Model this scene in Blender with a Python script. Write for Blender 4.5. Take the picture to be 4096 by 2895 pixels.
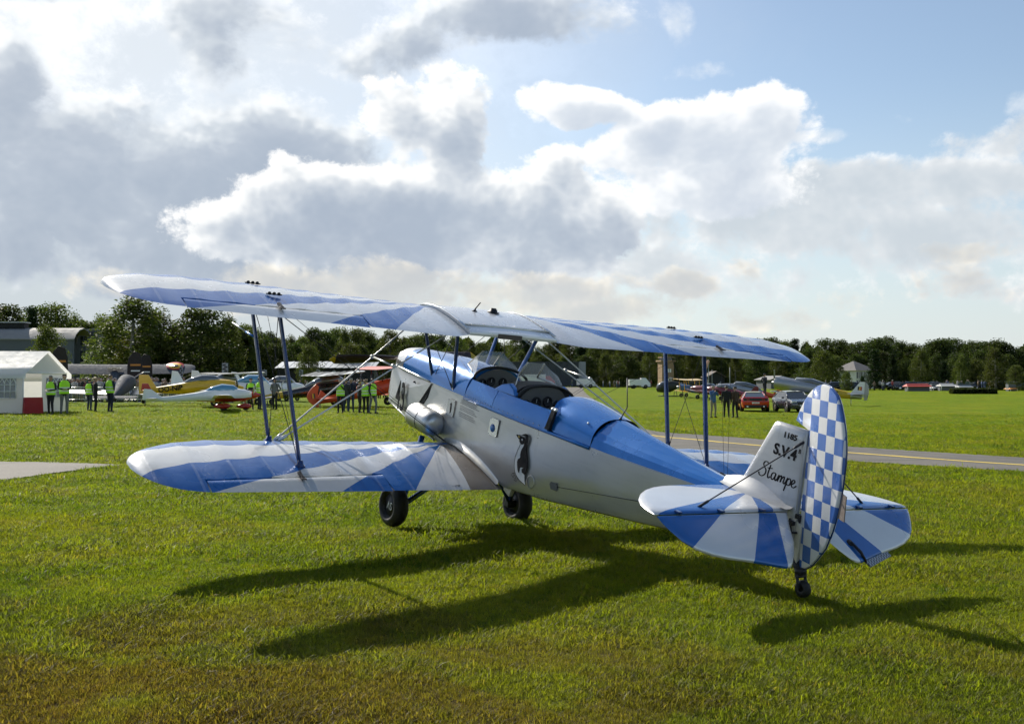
import bpy, bmesh, math, random
import numpy as np
from mathutils import Vector, Matrix
R = math.radians
scene = bpy.context.scene
for _o in list(bpy.data.objects):
    bpy.data.objects.remove(_o)
COL = scene.collection

# ------------------------------------------------------------------ camera
CAMP = np.array([-6.30483, -9.50000, 1.58912])
YAW, PITCH, ROLL, FPX = R(34.72769), R(1.14962), R(-0.0896), 4229.34   # focal length in pixels of a 4096 px wide frame
_cf = np.array([math.sin(YAW) * math.cos(PITCH), math.cos(YAW) * math.cos(PITCH), math.sin(PITCH)])
_cr = np.array([math.cos(YAW), -math.sin(YAW), 0.0])
_cu = np.cross(_cr, _cf)
_r2 = _cr * math.cos(ROLL) + _cu * math.sin(ROLL)
_u2 = -_cr * math.sin(ROLL) + _cu * math.cos(ROLL)
camd = bpy.data.cameras.new('camera')
camo = bpy.data.objects.new('camera', camd)
COL.objects.link(camo)
camd.sensor_width = 36.0
camd.lens = FPX / 4096.0 * 36.0
camd.clip_start = 0.05
camd.clip_end = 6000.0
camo.matrix_world = Matrix(((_r2[0], _u2[0], -_cf[0], CAMP[0]), (_r2[1], _u2[1], -_cf[1], CAMP[1]),
                            (_r2[2], _u2[2], -_cf[2], CAMP[2]), (0, 0, 0, 1)))
scene.camera = camo

# ------------------------------------------------------------------ sun and view
SUN_EL, SUN_AZ = R(35.6), R(-0.5)
sund = bpy.data.lights.new('sun', 'SUN')
sund.energy = 5.0
sund.angle = R(0.53)
sund.color = (1.0, 0.93, 0.82)
suno = bpy.data.objects.new('sun', sund)
COL.objects.link(suno)
SUND = Vector((math.sin(SUN_AZ) * math.cos(SUN_EL), math.cos(SUN_AZ) * math.cos(SUN_EL), math.sin(SUN_EL)))
suno.rotation_euler = SUND.to_track_quat('Z', 'Y').to_euler()
suno.location = (0, 30, 40)
scene.view_settings.view_transform = 'Standard'
scene.view_settings.look = 'None'
scene.view_settings.gamma = 1.0
scene.view_settings.use_curve_mapping = False
scene.view_settings.exposure = 0.35

# ------------------------------------------------------------------ node helpers
class NT:
    """small wrapper for building node trees"""
    def __init__(s, tree):
        s.t = tree; s.n = tree.nodes; s.l = tree.links
    def new(s, typ, **kw):
        n = s.n.new(typ)
        for k, v in kw.items(): setattr(n, k, v)
        return n
    def put(s, sock, v):
        if v is None: return
        if isinstance(v, bpy.types.NodeSocket): s.l.new(v, sock)
        else: sock.default_value = v
    def m(s, op, a, b=None, c=None, clamp=False):
        n = s.new('ShaderNodeMath', operation=op); n.use_clamp = clamp
        s.put(n.inputs[0], a); s.put(n.inputs[1], b); s.put(n.inputs[2], c)
        return n.outputs[0]
    def v(s, op, a, b=None, scale=None):
        n = s.new('ShaderNodeVectorMath', operation=op)
        s.put(n.inputs[0], a); s.put(n.inputs[1], b)
        if scale is not None: s.put(n.inputs['Scale'], scale)
        return n.outputs['Value'] if op in ('DOT_PRODUCT', 'LENGTH', 'DISTANCE') else n.outputs[0]
    def sep(s, v):
        n = s.new('ShaderNodeSeparateXYZ'); s.put(n.inputs[0], v); return n.outputs
    def comb(s, x, y, z):
        n = s.new('ShaderNodeCombineXYZ'); s.put(n.inputs[0], x); s.put(n.inputs[1], y); s.put(n.inputs[2], z); return n.outputs[0]
    def noise(s, vec, scale, detail=4, rough=0.5, lac=2.0, dist=0.0, dims='3D', norm=True):
        n = s.new('ShaderNodeTexNoise'); n.noise_dimensions = dims
        n.normalize = norm
        s.put(n.inputs['Vector'], vec); n.inputs['Scale'].default_value = scale
        n.inputs['Detail'].default_value = detail; n.inputs['Roughness'].default_value = rough
        n.inputs['Lacunarity'].default_value = lac; n.inputs['Distortion'].default_value = dist
        return n.outputs[0]
    def mix(s, f, a, b, typ='MIX'):
        n = s.new('ShaderNodeMix', data_type='RGBA', blend_type=typ)
        s.put(n.inputs[0], f); s.put(n.inputs[6], col4(a)); s.put(n.inputs[7], col4(b)); return n.outputs[2]
    def ss(s, x, lo, hi, a=0.0, b=1.0):
        n = s.new('ShaderNodeMapRange', interpolation_type='SMOOTHSTEP')
        s.put(n.inputs[0], x); s.put(n.inputs[1], lo); s.put(n.inputs[2], hi); s.put(n.inputs[3], a); s.put(n.inputs[4], b)
        return n.outputs[0]
    def lin(s, x, lo, hi, a=0.0, b=1.0):
        n = s.new('ShaderNodeMapRange')
        s.put(n.inputs[0], x); s.put(n.inputs[1], lo); s.put(n.inputs[2], hi); s.put(n.inputs[3], a); s.put(n.inputs[4], b)
        return n.outputs[0]
    def ramp(s, x, stops, interp='LINEAR'):
        n = s.new('ShaderNodeValToRGB'); r = n.color_ramp; r.interpolation = interp
        while len(r.elements) < len(stops): r.elements.new(0.5)
        for e, (p, c) in zip(r.elements, stops): e.position = p; e.color = col4(c)
        s.put(n.inputs[0], x); return n.outputs[0]
def col4(c):
    if isinstance(c, (tuple, list)): return tuple(c) if len(c) == 4 else tuple(c) + (1.0,)
    return c
MATS = {}
def newmat(name):
    m = bpy.data.materials.new(name); m.use_nodes = True
    nt = NT(m.node_tree); b = m.node_tree.nodes['Principled BSDF']
    MATS[name] = m
    return m, nt, b
def pmat(name, colr, rough=0.5, metal=0.0, coat=0.0, var=0.12, vscale=6.0, bump=0.0, bscale=40.0, spec=0.5, emit=None, estr=0.0):
    """plain surface with mottled colour and roughness"""
    if name in MATS: return MATS[name]
    m, nt, b = newmat(name)
    tc = nt.new('ShaderNodeTexCoord')
    n = nt.noise(tc.outputs['Object'], vscale, 5, 0.6)
    lo = tuple(c * (1 - var) for c in colr[:3]); hi = tuple(min(1, c * (1 + var)) for c in colr[:3])
    nt.put(b.inputs['Base Color'], nt.mix(n, lo, hi))
    nt.put(b.inputs['Roughness'], nt.lin(n, 0.3, 0.7, max(0.02, rough * 0.85), min(1, rough * 1.15)))
    b.inputs['Metallic'].default_value = metal
    b.inputs['Coat Weight'].default_value = coat
    b.inputs['Specular IOR Level'].default_value = spec
    if emit: b.inputs['Emission Color'].default_value = col4(emit); b.inputs['Emission Strength'].default_value = estr
    if bump:
        bn = nt.new('ShaderNodeBump'); bn.inputs['Strength'].default_value = bump; bn.inputs['Distance'].default_value = 0.01
        nt.put(bn.inputs['Height'], nt.noise(tc.outputs['Object'], bscale, 4, 0.6))
        nt.l.new(bn.outputs[0], b.inputs['Normal'])
    return m

# ------------------------------------------------------------------ mesh helpers
class MB:
    """collects verts and faces (with a material slot per face); build() links them as ONE mesh object"""
    def __init__(s): s.v = []; s.f = []; s.mi = []; s.sm = []
    def add(s, vs, fs, mi=0, smooth=False):
        o = len(s.v); s.v += [tuple(map(float, p)) for p in vs]
        for f in fs:
            s.f.append([i + o for i in f]); s.mi.append(mi); s.sm.append(smooth)
    def box(s, c, size, mi=0, rot=None):
        hx, hy, hz = [q / 2 for q in size]
        vs = [Vector((x, y, z)) for x in (-hx, hx) for y in (-hy, hy) for z in (-hz, hz)]
        if rot is not None: vs = [rot @ p for p in vs]
        c = Vector(c); vs = [p + c for p in vs]
        s.add(vs, [(0, 1, 3, 2), (4, 6, 7, 5), (0, 4, 5, 1), (2, 3, 7, 6), (0, 2, 6, 4), (1, 5, 7, 3)], mi)
    def tube(s, pts, r, n=8, mi=0, caps=True, ell=1.0, up=None):
        """tube along pts; r a radius or list; ell flattens it across"""
        pts = [Vector(p) for p in pts]; k = len(pts)
        rr = r if isinstance(r, (list, tuple)) else [r] * k
        rings = []
        prev = None
        for i, p in enumerate(pts):
            d = (pts[min(i + 1, k - 1)] - pts[max(i - 1, 0)]).normalized()
            u = Vector(up) if up is not None else (prev if prev is not None else (Vector((0, 0, 1)) if abs(d.z) < 0.9 else Vector((1, 0, 0))))
            a = (u - d * u.dot(d)).normalized(); b = d.cross(a); prev = a
            rings.append([p + (a * math.cos(t) * rr[i] + b * math.sin(t) * rr[i] * ell) for t in [2 * math.pi * j / n for j in range(n)]])
        s.loft(rings, mi, caps, True)
    def loft(s, rings, mi=0, caps=True, closed=True, smooth=True):
        n = len(rings[0]); vs = [p for r in rings for p in r]; fs = []
        for i in range(len(rings) - 1):
            for j in range(n if closed else n - 1):
                j2 = (j + 1) % n
                fs.append((i * n + j, i * n + j2, (i + 1) * n + j2, (i + 1) * n + j))
        s.add(vs, fs, mi, smooth)
        if caps and closed:
            o = len(s.v) - len(vs)
            s.f.append([o + j for j in range(n)][::-1]); s.mi.append(mi); s.sm.append(False)
            o2 = o + (len(rings) - 1) * n
            s.f.append([o2 + j for j in range(n)]); s.mi.append(mi); s.sm.append(False)
    def lathe(s, prof, c, axis='Z', n=24, mi=0, smooth=True):
        """prof: (radius, height) pairs revolved round an axis through c"""
        rings = []
        c = Vector(c)
        if isinstance(axis, str): ax = {'X': Vector((1, 0, 0)), 'Y': Vector((0, 1, 0)), 'Z': Vector((0, 0, 1))}[axis]
        else: ax = Vector(axis).normalized()
        a = ax.orthogonal().normalized(); b = ax.cross(a)
        for (r, h) in prof:
            rings.append([c + ax * h + (a * math.cos(t) + b * math.sin(t)) * r for t in [2 * math.pi * j / n for j in range(n)]])
        s.loft(rings, mi, False, True, smooth)
    def prism(s, poly, n0, thick, mi=0, mi_side=None):
        """poly: 3D points (planar), extruded by thick along the vector n0"""
        n0 = Vector(n0); k = len(poly); P = [Vector(p) for p in poly]
        vs = [p - n0 * thick / 2 for p in P] + [p + n0 * thick / 2 for p in P]
        s.add(vs, [tuple(range(k))[::-1], tuple(range(k, 2 * k))], mi)
        o = len(s.v) - 2 * k
        for i in range(k):
            j = (i + 1) % k
            s.f.append([o + i, o + j, o + k + j, o + k + i]); s.mi.append(mi if mi_side is None else mi_side); s.sm.append(False)
    def build(s, name, mats, parent=None, recalc=True, smooth=None, bevel=0.0, auto=None):
        me = bpy.data.meshes.new(name)
        me.from_pydata(s.v, [], s.f)
        if not isinstance(mats, (list, tuple)): mats = [mats]
        for m in mats: me.materials.append(m)
        me.polygons.foreach_set('material_index', s.mi)
        me.polygons.foreach_set('use_smooth', s.sm if smooth is None else [smooth] * len(s.f))
        if recalc or bevel:
            bm = bmesh.new(); bm.from_mesh(me)
            bmesh.ops.recalc_face_normals(bm, faces=bm.faces)
            if bevel:
                bmesh.ops.bevel(bm, geom=[e for e in bm.edges if e.calc_face_angle(0) > 0.5], offset=bevel, segments=2, profile=0.7, affect='EDGES', clamp_overlap=True)
            bm.to_mesh(me); bm.free()
        if auto is not None:
            try: me.set_sharp_from_angle(angle=auto)
            except Exception: pass
        me.update()
        o = bpy.data.objects.new(name, me); COL.objects.link(o)
        if parent is not None: o.parent = parent
        return o
def tag(o, label=None, cat=None, group=None, kind=None):
    if label: o['label'] = label
    if cat: o['category'] = cat
    if group: o['group'] = group
    if kind: o['kind'] = kind
    return o
def empty(name, loc=(0, 0, 0), rz=0.0, label=None, cat=None, group=None):
    o = bpy.data.objects.new(name, None); COL.objects.link(o)
    o.location = loc; o.rotation_euler = (0, 0, rz); o.empty_display_size = 0.3
    return tag(o, label, cat, group)
def copy_tree(o, parent=None):
    c = o.copy(); COL.objects.link(c); c.parent = parent
    for ch in list(o.children):
        copy_tree(ch, c)
    return c

# ------------------------------------------------------------------ terrain
LATV = np.array([math.cos(YAW), -math.sin(YAW)]); DEPV = np.array([math.sin(YAW), math.cos(YAW)])
_lx = np.array([-400, -60, -35, -19, -8.6, -3, 0, 3, 6, 12.5, 25, 60, 400.])
_lz = np.array([.35, .35, .31, .24, .10, .06, .0, -.066, -.14, -.36, -.50, -.55, -.55])
_gx = np.linspace(-400, 400, 1601); _gz = np.interp(_gx, _lx, _lz)
_k = np.exp(-(np.arange(-12, 13) * .5 / 2.5) ** 2); _k /= _k.sum()
_gz = np.convolve(np.pad(_gz, 12, mode='edge'), _k, mode='valid')
_gz -= np.interp(0.0, _gx, _gz)
def sstep(x, a, b):
    t = np.clip((x - a) / (b - a), 0, 1); return t * t * (3 - 2 * t)
def hlat(lat, dep):
    return np.interp(lat, _gx, _gz) + 1.05 * sstep(dep, 70., 230.)
def latdep(x, y):
    dx, dy = x - CAMP[0], y - CAMP[1]
    return dx * LATV[0] + dy * LATV[1], dx * DEPV[0] + dy * DEPV[1]
def hground(x, y):
    a, b = latdep(x, y); return float(hlat(a, b))
def fromld(lat, dep, z=None):
    x = CAMP[0] + lat * LATV[0] + dep * DEPV[0]; y = CAMP[1] + lat * LATV[1] + dep * DEPV[1]
    return Vector((x, y, float(hlat(lat, dep)) if z is None else z))
def gnd(px, dep):
    """terrain point at a distance along the view and a bearing"""
    return fromld((px - 2048.) / FPX * dep, dep)
HORI = 1447.5 + FPX * math.tan(PITCH)
def elev(py, dep):
    return CAMP[2] + (HORI - py) / FPX * dep
def gp(px, py):
    """terrain point seen in a direction"""
    d = 2.0
    while d < 1500:
        z = elev(py, d)
        if z <= hlat((px - 2048.) / FPX * d, d): break
        d *= 1.004
    return gnd(px, d)
def gpd(px, py):
    p = gp(px, py); return latdep(p.x, p.y)[1]
# ------------------------------------------------------------------ sky: clear-sky model with cumulus and stratus decks over it
world = bpy.data.worlds.new('World'); scene.world = world; world.use_nodes = True
def build_sky():
    wt = world.node_tree
    for n in list(wt.nodes): wt.nodes.remove(n)
    nt = NT(wt)
    out = nt.new('ShaderNodeOutputWorld')
    sky = nt.new('ShaderNodeTexSky', sky_type='NISHITA')
    sky.sun_disc = False; sky.sun_elevation = SUN_EL; sky.sun_rotation = SUN_AZ
    sky.air_density = 1.0; sky.dust_density = 0.8; sky.ozone_density = 1.5
    tc = nt.new('ShaderNodeTexCoord')
    d = nt.v('NORMALIZE', tc.outputs['Generated'])
    a = nt.v('DOT_PRODUCT', d, (LATV[0], LATV[1], 0)); b = nt.v('DOT_PRODUCT', d, (DEPV[0], DEPV[1], 0))
    z = nt.sep(d)[2]
    U = nt.m('ARCTAN2', a, b); V = nt.m('ARCSINE', z)
    k = 1.784 / FPX
    dv = nt.v('MULTIPLY', d, (1.0, 1.0, 1.25))          # cloud detail is a little stretched along the horizon
    wn = nt.new('ShaderNodeTexNoise'); wn.inputs['Scale'].default_value = 6.0; wn.inputs['Detail'].default_value = 2.0; wn.inputs['Roughness'].default_value = 0.6
    nt.l.new(dv, wn.inputs['Vector'])
    wc = nt.sep(wn.outputs['Color'])
    Uw = nt.m('ADD', U, nt.m('MULTIPLY', nt.m('SUBTRACT', wc[0], 0.5), 0.09)); Vw = nt.m('ADD', V, nt.m('MULTIPLY', nt.m('SUBTRACT', wc[1], 0.5), 0.06))
    # step across the sky towards the sun
    su, sv = -0.0095, 0.0120
    Us, Vs = nt.m('ADD', Uw, su), nt.m('ADD', Vw, sv)
    st = Vector((LATV[0], LATV[1], 0)) * su + Vector((0, 0, 1.25)) * sv
    dw = nt.v('ADD', dv, nt.v('SCALE', nt.v('SUBTRACT', wn.outputs['Color'], (0.5, 0.5, 0.5)), None, 0.035))
    def rough(vec, dn=6, dvr=3.0):
        vo = nt.new('ShaderNodeTexVoronoi', feature='F1'); nt.put(vo.inputs['Vector'], vec)
        vo.inputs['Scale'].default_value = 15.0; vo.inputs['Detail'].default_value = dvr; vo.inputs['Roughness'].default_value = 0.55; vo.inputs['Lacunarity'].default_value = 2.4; vo.normalize = True
        n1 = nt.noise(vec, 6.5, dn, 0.66, 2.2)
        return nt.m('ADD', nt.m('MULTIPLY', nt.m('SUBTRACT', n1, 0.5), 4.2), nt.m('MULTIPLY', nt.m('SUBTRACT', 0.30, vo.outputs['Distance']), 2.6))
    N0, N1 = rough(dw), rough(nt.v('ADD', dw, tuple(st)), 4, 2.0)
    P0, P1 = nt.comb(Uw, Vw, 0.0), nt.comb(Us, Vs, 0.0)
    def vma(x, m_, c):
        n = nt.new('ShaderNodeVectorMath', operation='MULTIPLY_ADD'); nt.l.new(x, n.inputs[0]); n.inputs[1].default_value = m_; n.inputs[2].default_value = c; return n.outputs[0]
    def shape(blobs, P):
        acc = None
        for (x, y, rx, ry, w) in blobs:
            cu, cv = math.atan((x * 1.784 - 2048) / FPX), math.atan((HORI - y * 1.784) / FPX)
            iu, iv = 1 / (rx * k * 1.15), 1 / (ry * k * 1.15)
            q = vma(P, (iu, iv, 0), (-cu * iu, -cv * iv, 0))
            s = nt.m('MULTIPLY_ADD', nt.v('DOT_PRODUCT', q, q), -w, w)
            acc = s if acc is None else nt.m('SMOOTH_MAX', acc, s, 0.35)
        return acc
    col = None
    def over(base, blobs, amp, soft, lo, hi, ramp, opacity=1.0, extra=None, flat=False):
        s0 = shape(blobs, P0); d0 = nt.m('ADD', s0, nt.m('MULTIPLY', N0, amp)); d1 = nt.m('ADD', s0 if flat else shape(blobs, P1), nt.m('MULTIPLY', N1, amp))
        if extra is not None: d0 = nt.m('SMOOTH_MAX', d0, nt.m('ADD', extra, nt.m('MULTIPLY', N0, amp)), .3); d1 = nt.m('SMOOTH_MAX', d1, nt.m('ADD', extra, nt.m('MULTIPLY', N1, amp)), .3)
        al = nt.m('MULTIPLY', nt.ss(d0, 0.0, soft), opacity)
        light = nt.ss(d1, lo, hi, 1.0, 0.0)             # little cloud between here and the sun: bright
        return nt.mix(al, base, nt.ramp(light, ramp))
    # clear air: the sky model, paler low down
    skyc = nt.mix(1.0, sky.outputs[0], (0.115, 0.115, 0.112), 'MULTIPLY')
    base = nt.mix(nt.ss(V, -0.02, 0.28, 0.80, 0.06), skyc, (0.60, 0.665, 0.71))
    # bright veil towards the sun's side
    az = nt.m('SUBTRACT', U, -0.55); el = nt.m('SUBTRACT', V, 0.55)
    gl = nt.m('SQRT', nt.m('ADD', nt.m('MULTIPLY', az, az), nt.m('MULTIPLY', el, el)))
    veil = nt.ss(nt.m('ADD', gl, nt.m('MULTIPLY', N0, 0.06)), 0.25, 0.86, 0.92, 0.0)
    veil = nt.m('MULTIPLY', veil, nt.ss(V, 0.03, 0.26, 0.15, 1.0))
    base = nt.mix(veil, base, nt.mix(nt.ss(N0, -0.5, 0.7), (0.66, 0.71, 0.76), (0.97, 0.98, 0.98)))
    lowleft = nt.m('MULTIPLY', nt.ss(U, -0.30, 0.12, 1.0, 0.0), nt.ss(V, 0.08, 0.20, 1.0, 0.0))
    base = nt.mix(nt.m('MULTIPLY', lowleft, 0.8), base, (0.46, 0.515, 0.565))
    # thin high flecks
    w8 = (1, 1, 1, 1)
    base = over(base, [(1500, 45, 40, 40, .35), (2275, 290, 30, 26, .4), (1840, 322, 55, 22, .6), (1990, 300, 60, 14, .3), (1580, 160, 60, 16, .2)], 0.7, 0.9, -.2, .8, [(0, (.70, .75, .80)), (1, (.94, .95, .95))], 0.7, flat=True)
    # unseen broken deck outside the frame, even all round, thinned to lower ambient light
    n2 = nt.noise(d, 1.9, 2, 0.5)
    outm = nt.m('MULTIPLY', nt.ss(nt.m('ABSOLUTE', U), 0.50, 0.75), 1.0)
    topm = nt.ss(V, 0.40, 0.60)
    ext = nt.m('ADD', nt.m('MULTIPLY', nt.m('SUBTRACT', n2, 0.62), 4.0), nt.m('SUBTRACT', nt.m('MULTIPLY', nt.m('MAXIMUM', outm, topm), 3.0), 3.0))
    grey = [(0, (.325, .385, .475)), (.35, (.40, .455, .535)), (.62, (.55, .60, .655)), (.82, (.82, .845, .86)), (1, (1.02, 1.01, 1.0))]
    # right-hand bank, pale and soft
    base = over(base, [(1980, 455, 430, 62, 1), (2260, 370, 150, 48, 1), (1680, 520, 420, 60, .9), (2150, 570, 340, 75, .9), (1500, 600, 260, 60, .7), (1750, 640, 300, 45, .6), (2250, 680, 260, 45, .6)], 0.95, 0.8, -.5, 1.5, [(0, (.53, .58, .625)), (.5, (.66, .69, .715)), (1, (.97, .965, .95))], 0.9, flat=True)
    # tower
    base = over(base, [(1640, 335, 175, 105, 1), (1728, 262, 82, 72, 1), (1490, 300, 88, 62, 1), (1305, 238, 118, 46, 1), (1580, 440, 240, 62, .8), (1410, 380, 120, 60, .6)], 0.62, 0.40, -.3, 1.5, [(0, (.52, .58, .665)), (.4, (.66, .705, .76)), (.75, (.90, .91, .92)), (1, (1.04, 1.03, 1.02))], 0.97)
    # high grey deck on the left
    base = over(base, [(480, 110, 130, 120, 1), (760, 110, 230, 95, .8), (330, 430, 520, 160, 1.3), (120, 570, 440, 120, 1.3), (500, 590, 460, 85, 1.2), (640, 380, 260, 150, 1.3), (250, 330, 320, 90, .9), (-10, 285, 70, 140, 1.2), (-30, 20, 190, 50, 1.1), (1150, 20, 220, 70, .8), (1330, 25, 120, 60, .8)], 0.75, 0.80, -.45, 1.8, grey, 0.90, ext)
    # the big cumulus in the middle, flat grey base
    base = over(base, [(1150, 480, 250, 130, 1.4), (900, 490, 340, 125, 1.35), (650, 540, 280, 80, 1), (1340, 515, 90, 80, 1.1), (1000, 300, 110, 120, .95), (860, 270, 90, 90, .8), (1230, 400, 130, 70, .9)], 0.70, 0.40, -.3, 1.6, [(0, (.36, .42, .51)), (.3, (.45, .505, .58)), (.6, (.62, .66, .705)), (.8, (.84, .855, .86)), (1, (1.03, 1.02, 1.0))], 0.97)
    # warm low cumuli against the light
    base = over(base, [(1720, 712, 150, 42, 1), (1870, 685, 90, 44, 1), (1540, 640, 60, 30, .8), (820, 660, 360, 55, 1), (1050, 625, 230, 38, 1), (560, 640, 140, 36, .8), (130, 665, 44, 30, .9), (260, 650, 85, 30, .9), (2190, 600, 70, 24, .7), (1250, 640, 180, 40, .8), (1650, 600, 50, 26, .6), (1420, 690, 160, 40, .7), (2100, 680, 160, 40, .5)], 1.0, 0.9, -.5, 1.3, [(0, (.54, .555, .56)), (.45, (.67, .655, .61)), (.8, (.86, .81, .71)), (1, (.93, .885, .78))], 0.85, flat=True)
    bg = nt.new('ShaderNodeBackground'); nt.l.new(base, bg.inputs[0]); bg.inputs[1].default_value = 0.92
    nt.l.new(bg.outputs[0], out.inputs[0])
build_sky()
world.cycles.sampling_method = 'NONE'
cy = scene.cycles; cy.max_bounces = 5; cy.diffuse_bounces = 2; cy.glossy_bounces = 2; cy.transmission_bounces = 3; cy.transparent_max_bounces = 8; cy.caustics_reflective = False; cy.caustics_refractive = False
cy.use_adaptive_sampling = True; cy.adaptive_threshold = 0.02; cy.adaptive_min_samples = 8
# ------------------------------------------------------------------ ground, taxiway
def grass_color(nt, pos):
    """colour of the turf by position: mown green, yellowed sweeps, brown scorched patches near the mown edge"""
    p2 = nt.v('MULTIPLY', pos, (1, 1, 0))
    n1 = nt.noise(p2, 0.16, 4, 0.6); n2 = nt.noise(p2, 1.1, 4, 0.6); n3 = nt.noise(p2, 7.0, 3, 0.6)
    c = nt.mix(nt.ss(n2, 0.35, 0.68), (0.078, 0.118, 0.009), (0.155, 0.190, 0.014))
    c = nt.mix(nt.m('MULTIPLY', nt.ss(n1, 0.42, 0.66), 0.7), c, (0.185, 0.180, 0.020))
    c = nt.mix(nt.m('MULTIPLY', nt.ss(n3, 0.42, 0.72), 0.55), c, (0.045, 0.085, 0.010))
    pw = nt.noise(p2, 1.9, 4, 0.65, 2.0, 0.6); pd = nt.noise(p2, 0.55, 4, 0.6, 2.0, 0.5)
    c = nt.mix(nt.ss(pw, 0.56, 0.66, 0.0, 0.75), c, (0.030, 0.072, 0.008))
    c = nt.mix(nt.ss(pd, 0.55, 0.68, 0.0, 0.55), c, (0.175, 0.155, 0.045))
    # dead patches: a strip along the near edge of the field
    q = nt.v('SUBTRACT', p2, (CAMP[0], CAMP[1], 0))
    dep = nt.v('DOT_PRODUCT', q, (DEPV[0], DEPV[1], 0))
    latq = nt.v('DOT_PRODUCT', q, (LATV[0], LATV[1], 0))
    strip = nt.m('MULTIPLY', nt.ss(dep, 4.6, 9.0, 1.0, 0.0), nt.ss(latq, -2.5, 2.5, 1.0, 0.45))
    pn = nt.noise(p2, 0.95, 5, 0.62, 2.0, 0.4)
    dead = nt.m('MULTIPLY', nt.ss(nt.m('ADD', pn, nt.m('MULTIPLY', strip, 0.25)), 0.57, 0.68), nt.m('ADD', nt.m('MULTIPLY', strip, 0.85), 0.10))
    c = nt.mix(nt.m('MULTIPLY', strip, 0.62), c, (0.138, 0.122, 0.038))
    c = nt.mix(dead, c, (0.112, 0.070, 0.032))
    return c, n3
def mat_ground():
    m, nt, b = newmat('turf')
    g = nt.new('ShaderNodeNewGeometry'); pos = g.outputs['Position']
    c, n3 = grass_color(nt, pos)
    fine = nt.noise(nt.v('MULTIPLY', pos, (1, 1, 0)), 38.0, 3, 0.7)
    mid = nt.noise(nt.v('MULTIPLY', pos, (1, 1, 0)), 3.2, 5, 0.7)
    c = nt.mix(nt.m('MULTIPLY', nt.ss(fine, 0.3, 0.75), 0.6), c, nt.mix(0.5, c, (0.01, 0.016, 0.002)))
    c = nt.mix(nt.m('MULTIPLY', nt.ss(mid, 0.55, 0.7), 0.35), c, (0.04, 0.07, 0.008))
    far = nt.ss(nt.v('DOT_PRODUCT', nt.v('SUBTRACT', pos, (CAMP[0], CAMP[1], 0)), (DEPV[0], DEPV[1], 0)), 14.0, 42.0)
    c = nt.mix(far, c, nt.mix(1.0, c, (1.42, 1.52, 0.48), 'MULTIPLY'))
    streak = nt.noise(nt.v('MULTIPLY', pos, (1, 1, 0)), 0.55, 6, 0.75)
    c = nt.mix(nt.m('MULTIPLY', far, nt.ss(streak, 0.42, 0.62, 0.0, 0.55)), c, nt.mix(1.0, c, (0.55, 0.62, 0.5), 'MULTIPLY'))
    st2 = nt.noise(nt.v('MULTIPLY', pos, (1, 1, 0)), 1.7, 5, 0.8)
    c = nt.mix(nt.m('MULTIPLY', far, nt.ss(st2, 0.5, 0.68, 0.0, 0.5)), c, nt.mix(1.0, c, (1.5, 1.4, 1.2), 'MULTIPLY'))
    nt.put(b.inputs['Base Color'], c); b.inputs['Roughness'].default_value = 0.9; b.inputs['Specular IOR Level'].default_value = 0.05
    h = nt.m('ADD', nt.m('MULTIPLY', fine, 0.03), nt.m('MULTIPLY', mid, 0.08))
    bn = nt.new('ShaderNodeBump'); bn.inputs['Strength'].default_value = 0.9; bn.inputs['Distance'].default_value = 1.0
    nt.put(bn.inputs['Height'], h); nt.l.new(bn.outputs[0], b.inputs['Normal'])
    return m
def build_ground():
    la = np.concatenate([np.linspace(-24, 24, 121)])
    far = np.array([26, 29, 33, 38, 44, 52, 62, 75, 95, 120, 160, 220, 320, 500, 900, 1800.])
    la = np.concatenate([-far[::-1], la, far])
    de = np.concatenate([[-1500, -700, -300, -120, -50, -20, -8, -3], np.arange(0, 40, .4), np.arange(40, 100, 2.), np.arange(100, 260, 6.), [280, 320, 380, 460, 600, 850, 1300, 2200, 4000]])
    A, D = np.meshgrid(la, de)
    Z = hlat(A, D)
    rng = np.random.RandomState(3)
    near = np.exp(-((A) / 16.) ** 2) * np.exp(-((D - 9) / 10.) ** 2)
    Z = Z + near * 0.012 * (np.sin(A * 1.9 + .7 * D) + np.sin(D * 2.3 - A * .9 + 1.))
    X = CAMP[0] + A * LATV[0] + D * DEPV[0]; Y = CAMP[1] + A * LATV[1] + D * DEPV[1]
    n, k = A.shape
    vs = np.stack([X, Y, Z], -1).reshape(-1, 3)
    fs = [(i * k + j, i * k + j + 1, (i + 1) * k + j + 1, (i + 1) * k + j) for i in range(n - 1) for j in range(k - 1)]
    mb = MB(); mb.add(vs, fs, 0, True)
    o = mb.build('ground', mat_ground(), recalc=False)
    return tag(o, 'mown green airfield grass with brown scorched patches', None, None, 'structure')
ground = build_ground()
def spline(pts, n):
    """resample a px polyline smoothly"""
    P = np.array(pts, float); t = np.linspace(0, len(P) - 1, n); r = []
    for q in t:
        i = min(int(q), len(P) - 2); f = q - i
        p0, p1, p2, p3 = P[max(i - 1, 0)], P[i], P[i + 1], P[min(i + 2, len(P) - 1)]
        r.append(.5 * ((2 * p1) + (-p0 + p2) * f + (2 * p0 - 5 * p1 + 4 * p2 - p3) * f * f + (-p0 + 3 * p1 - 3 * p2 + p3) * f ** 3))
    return r
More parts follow.
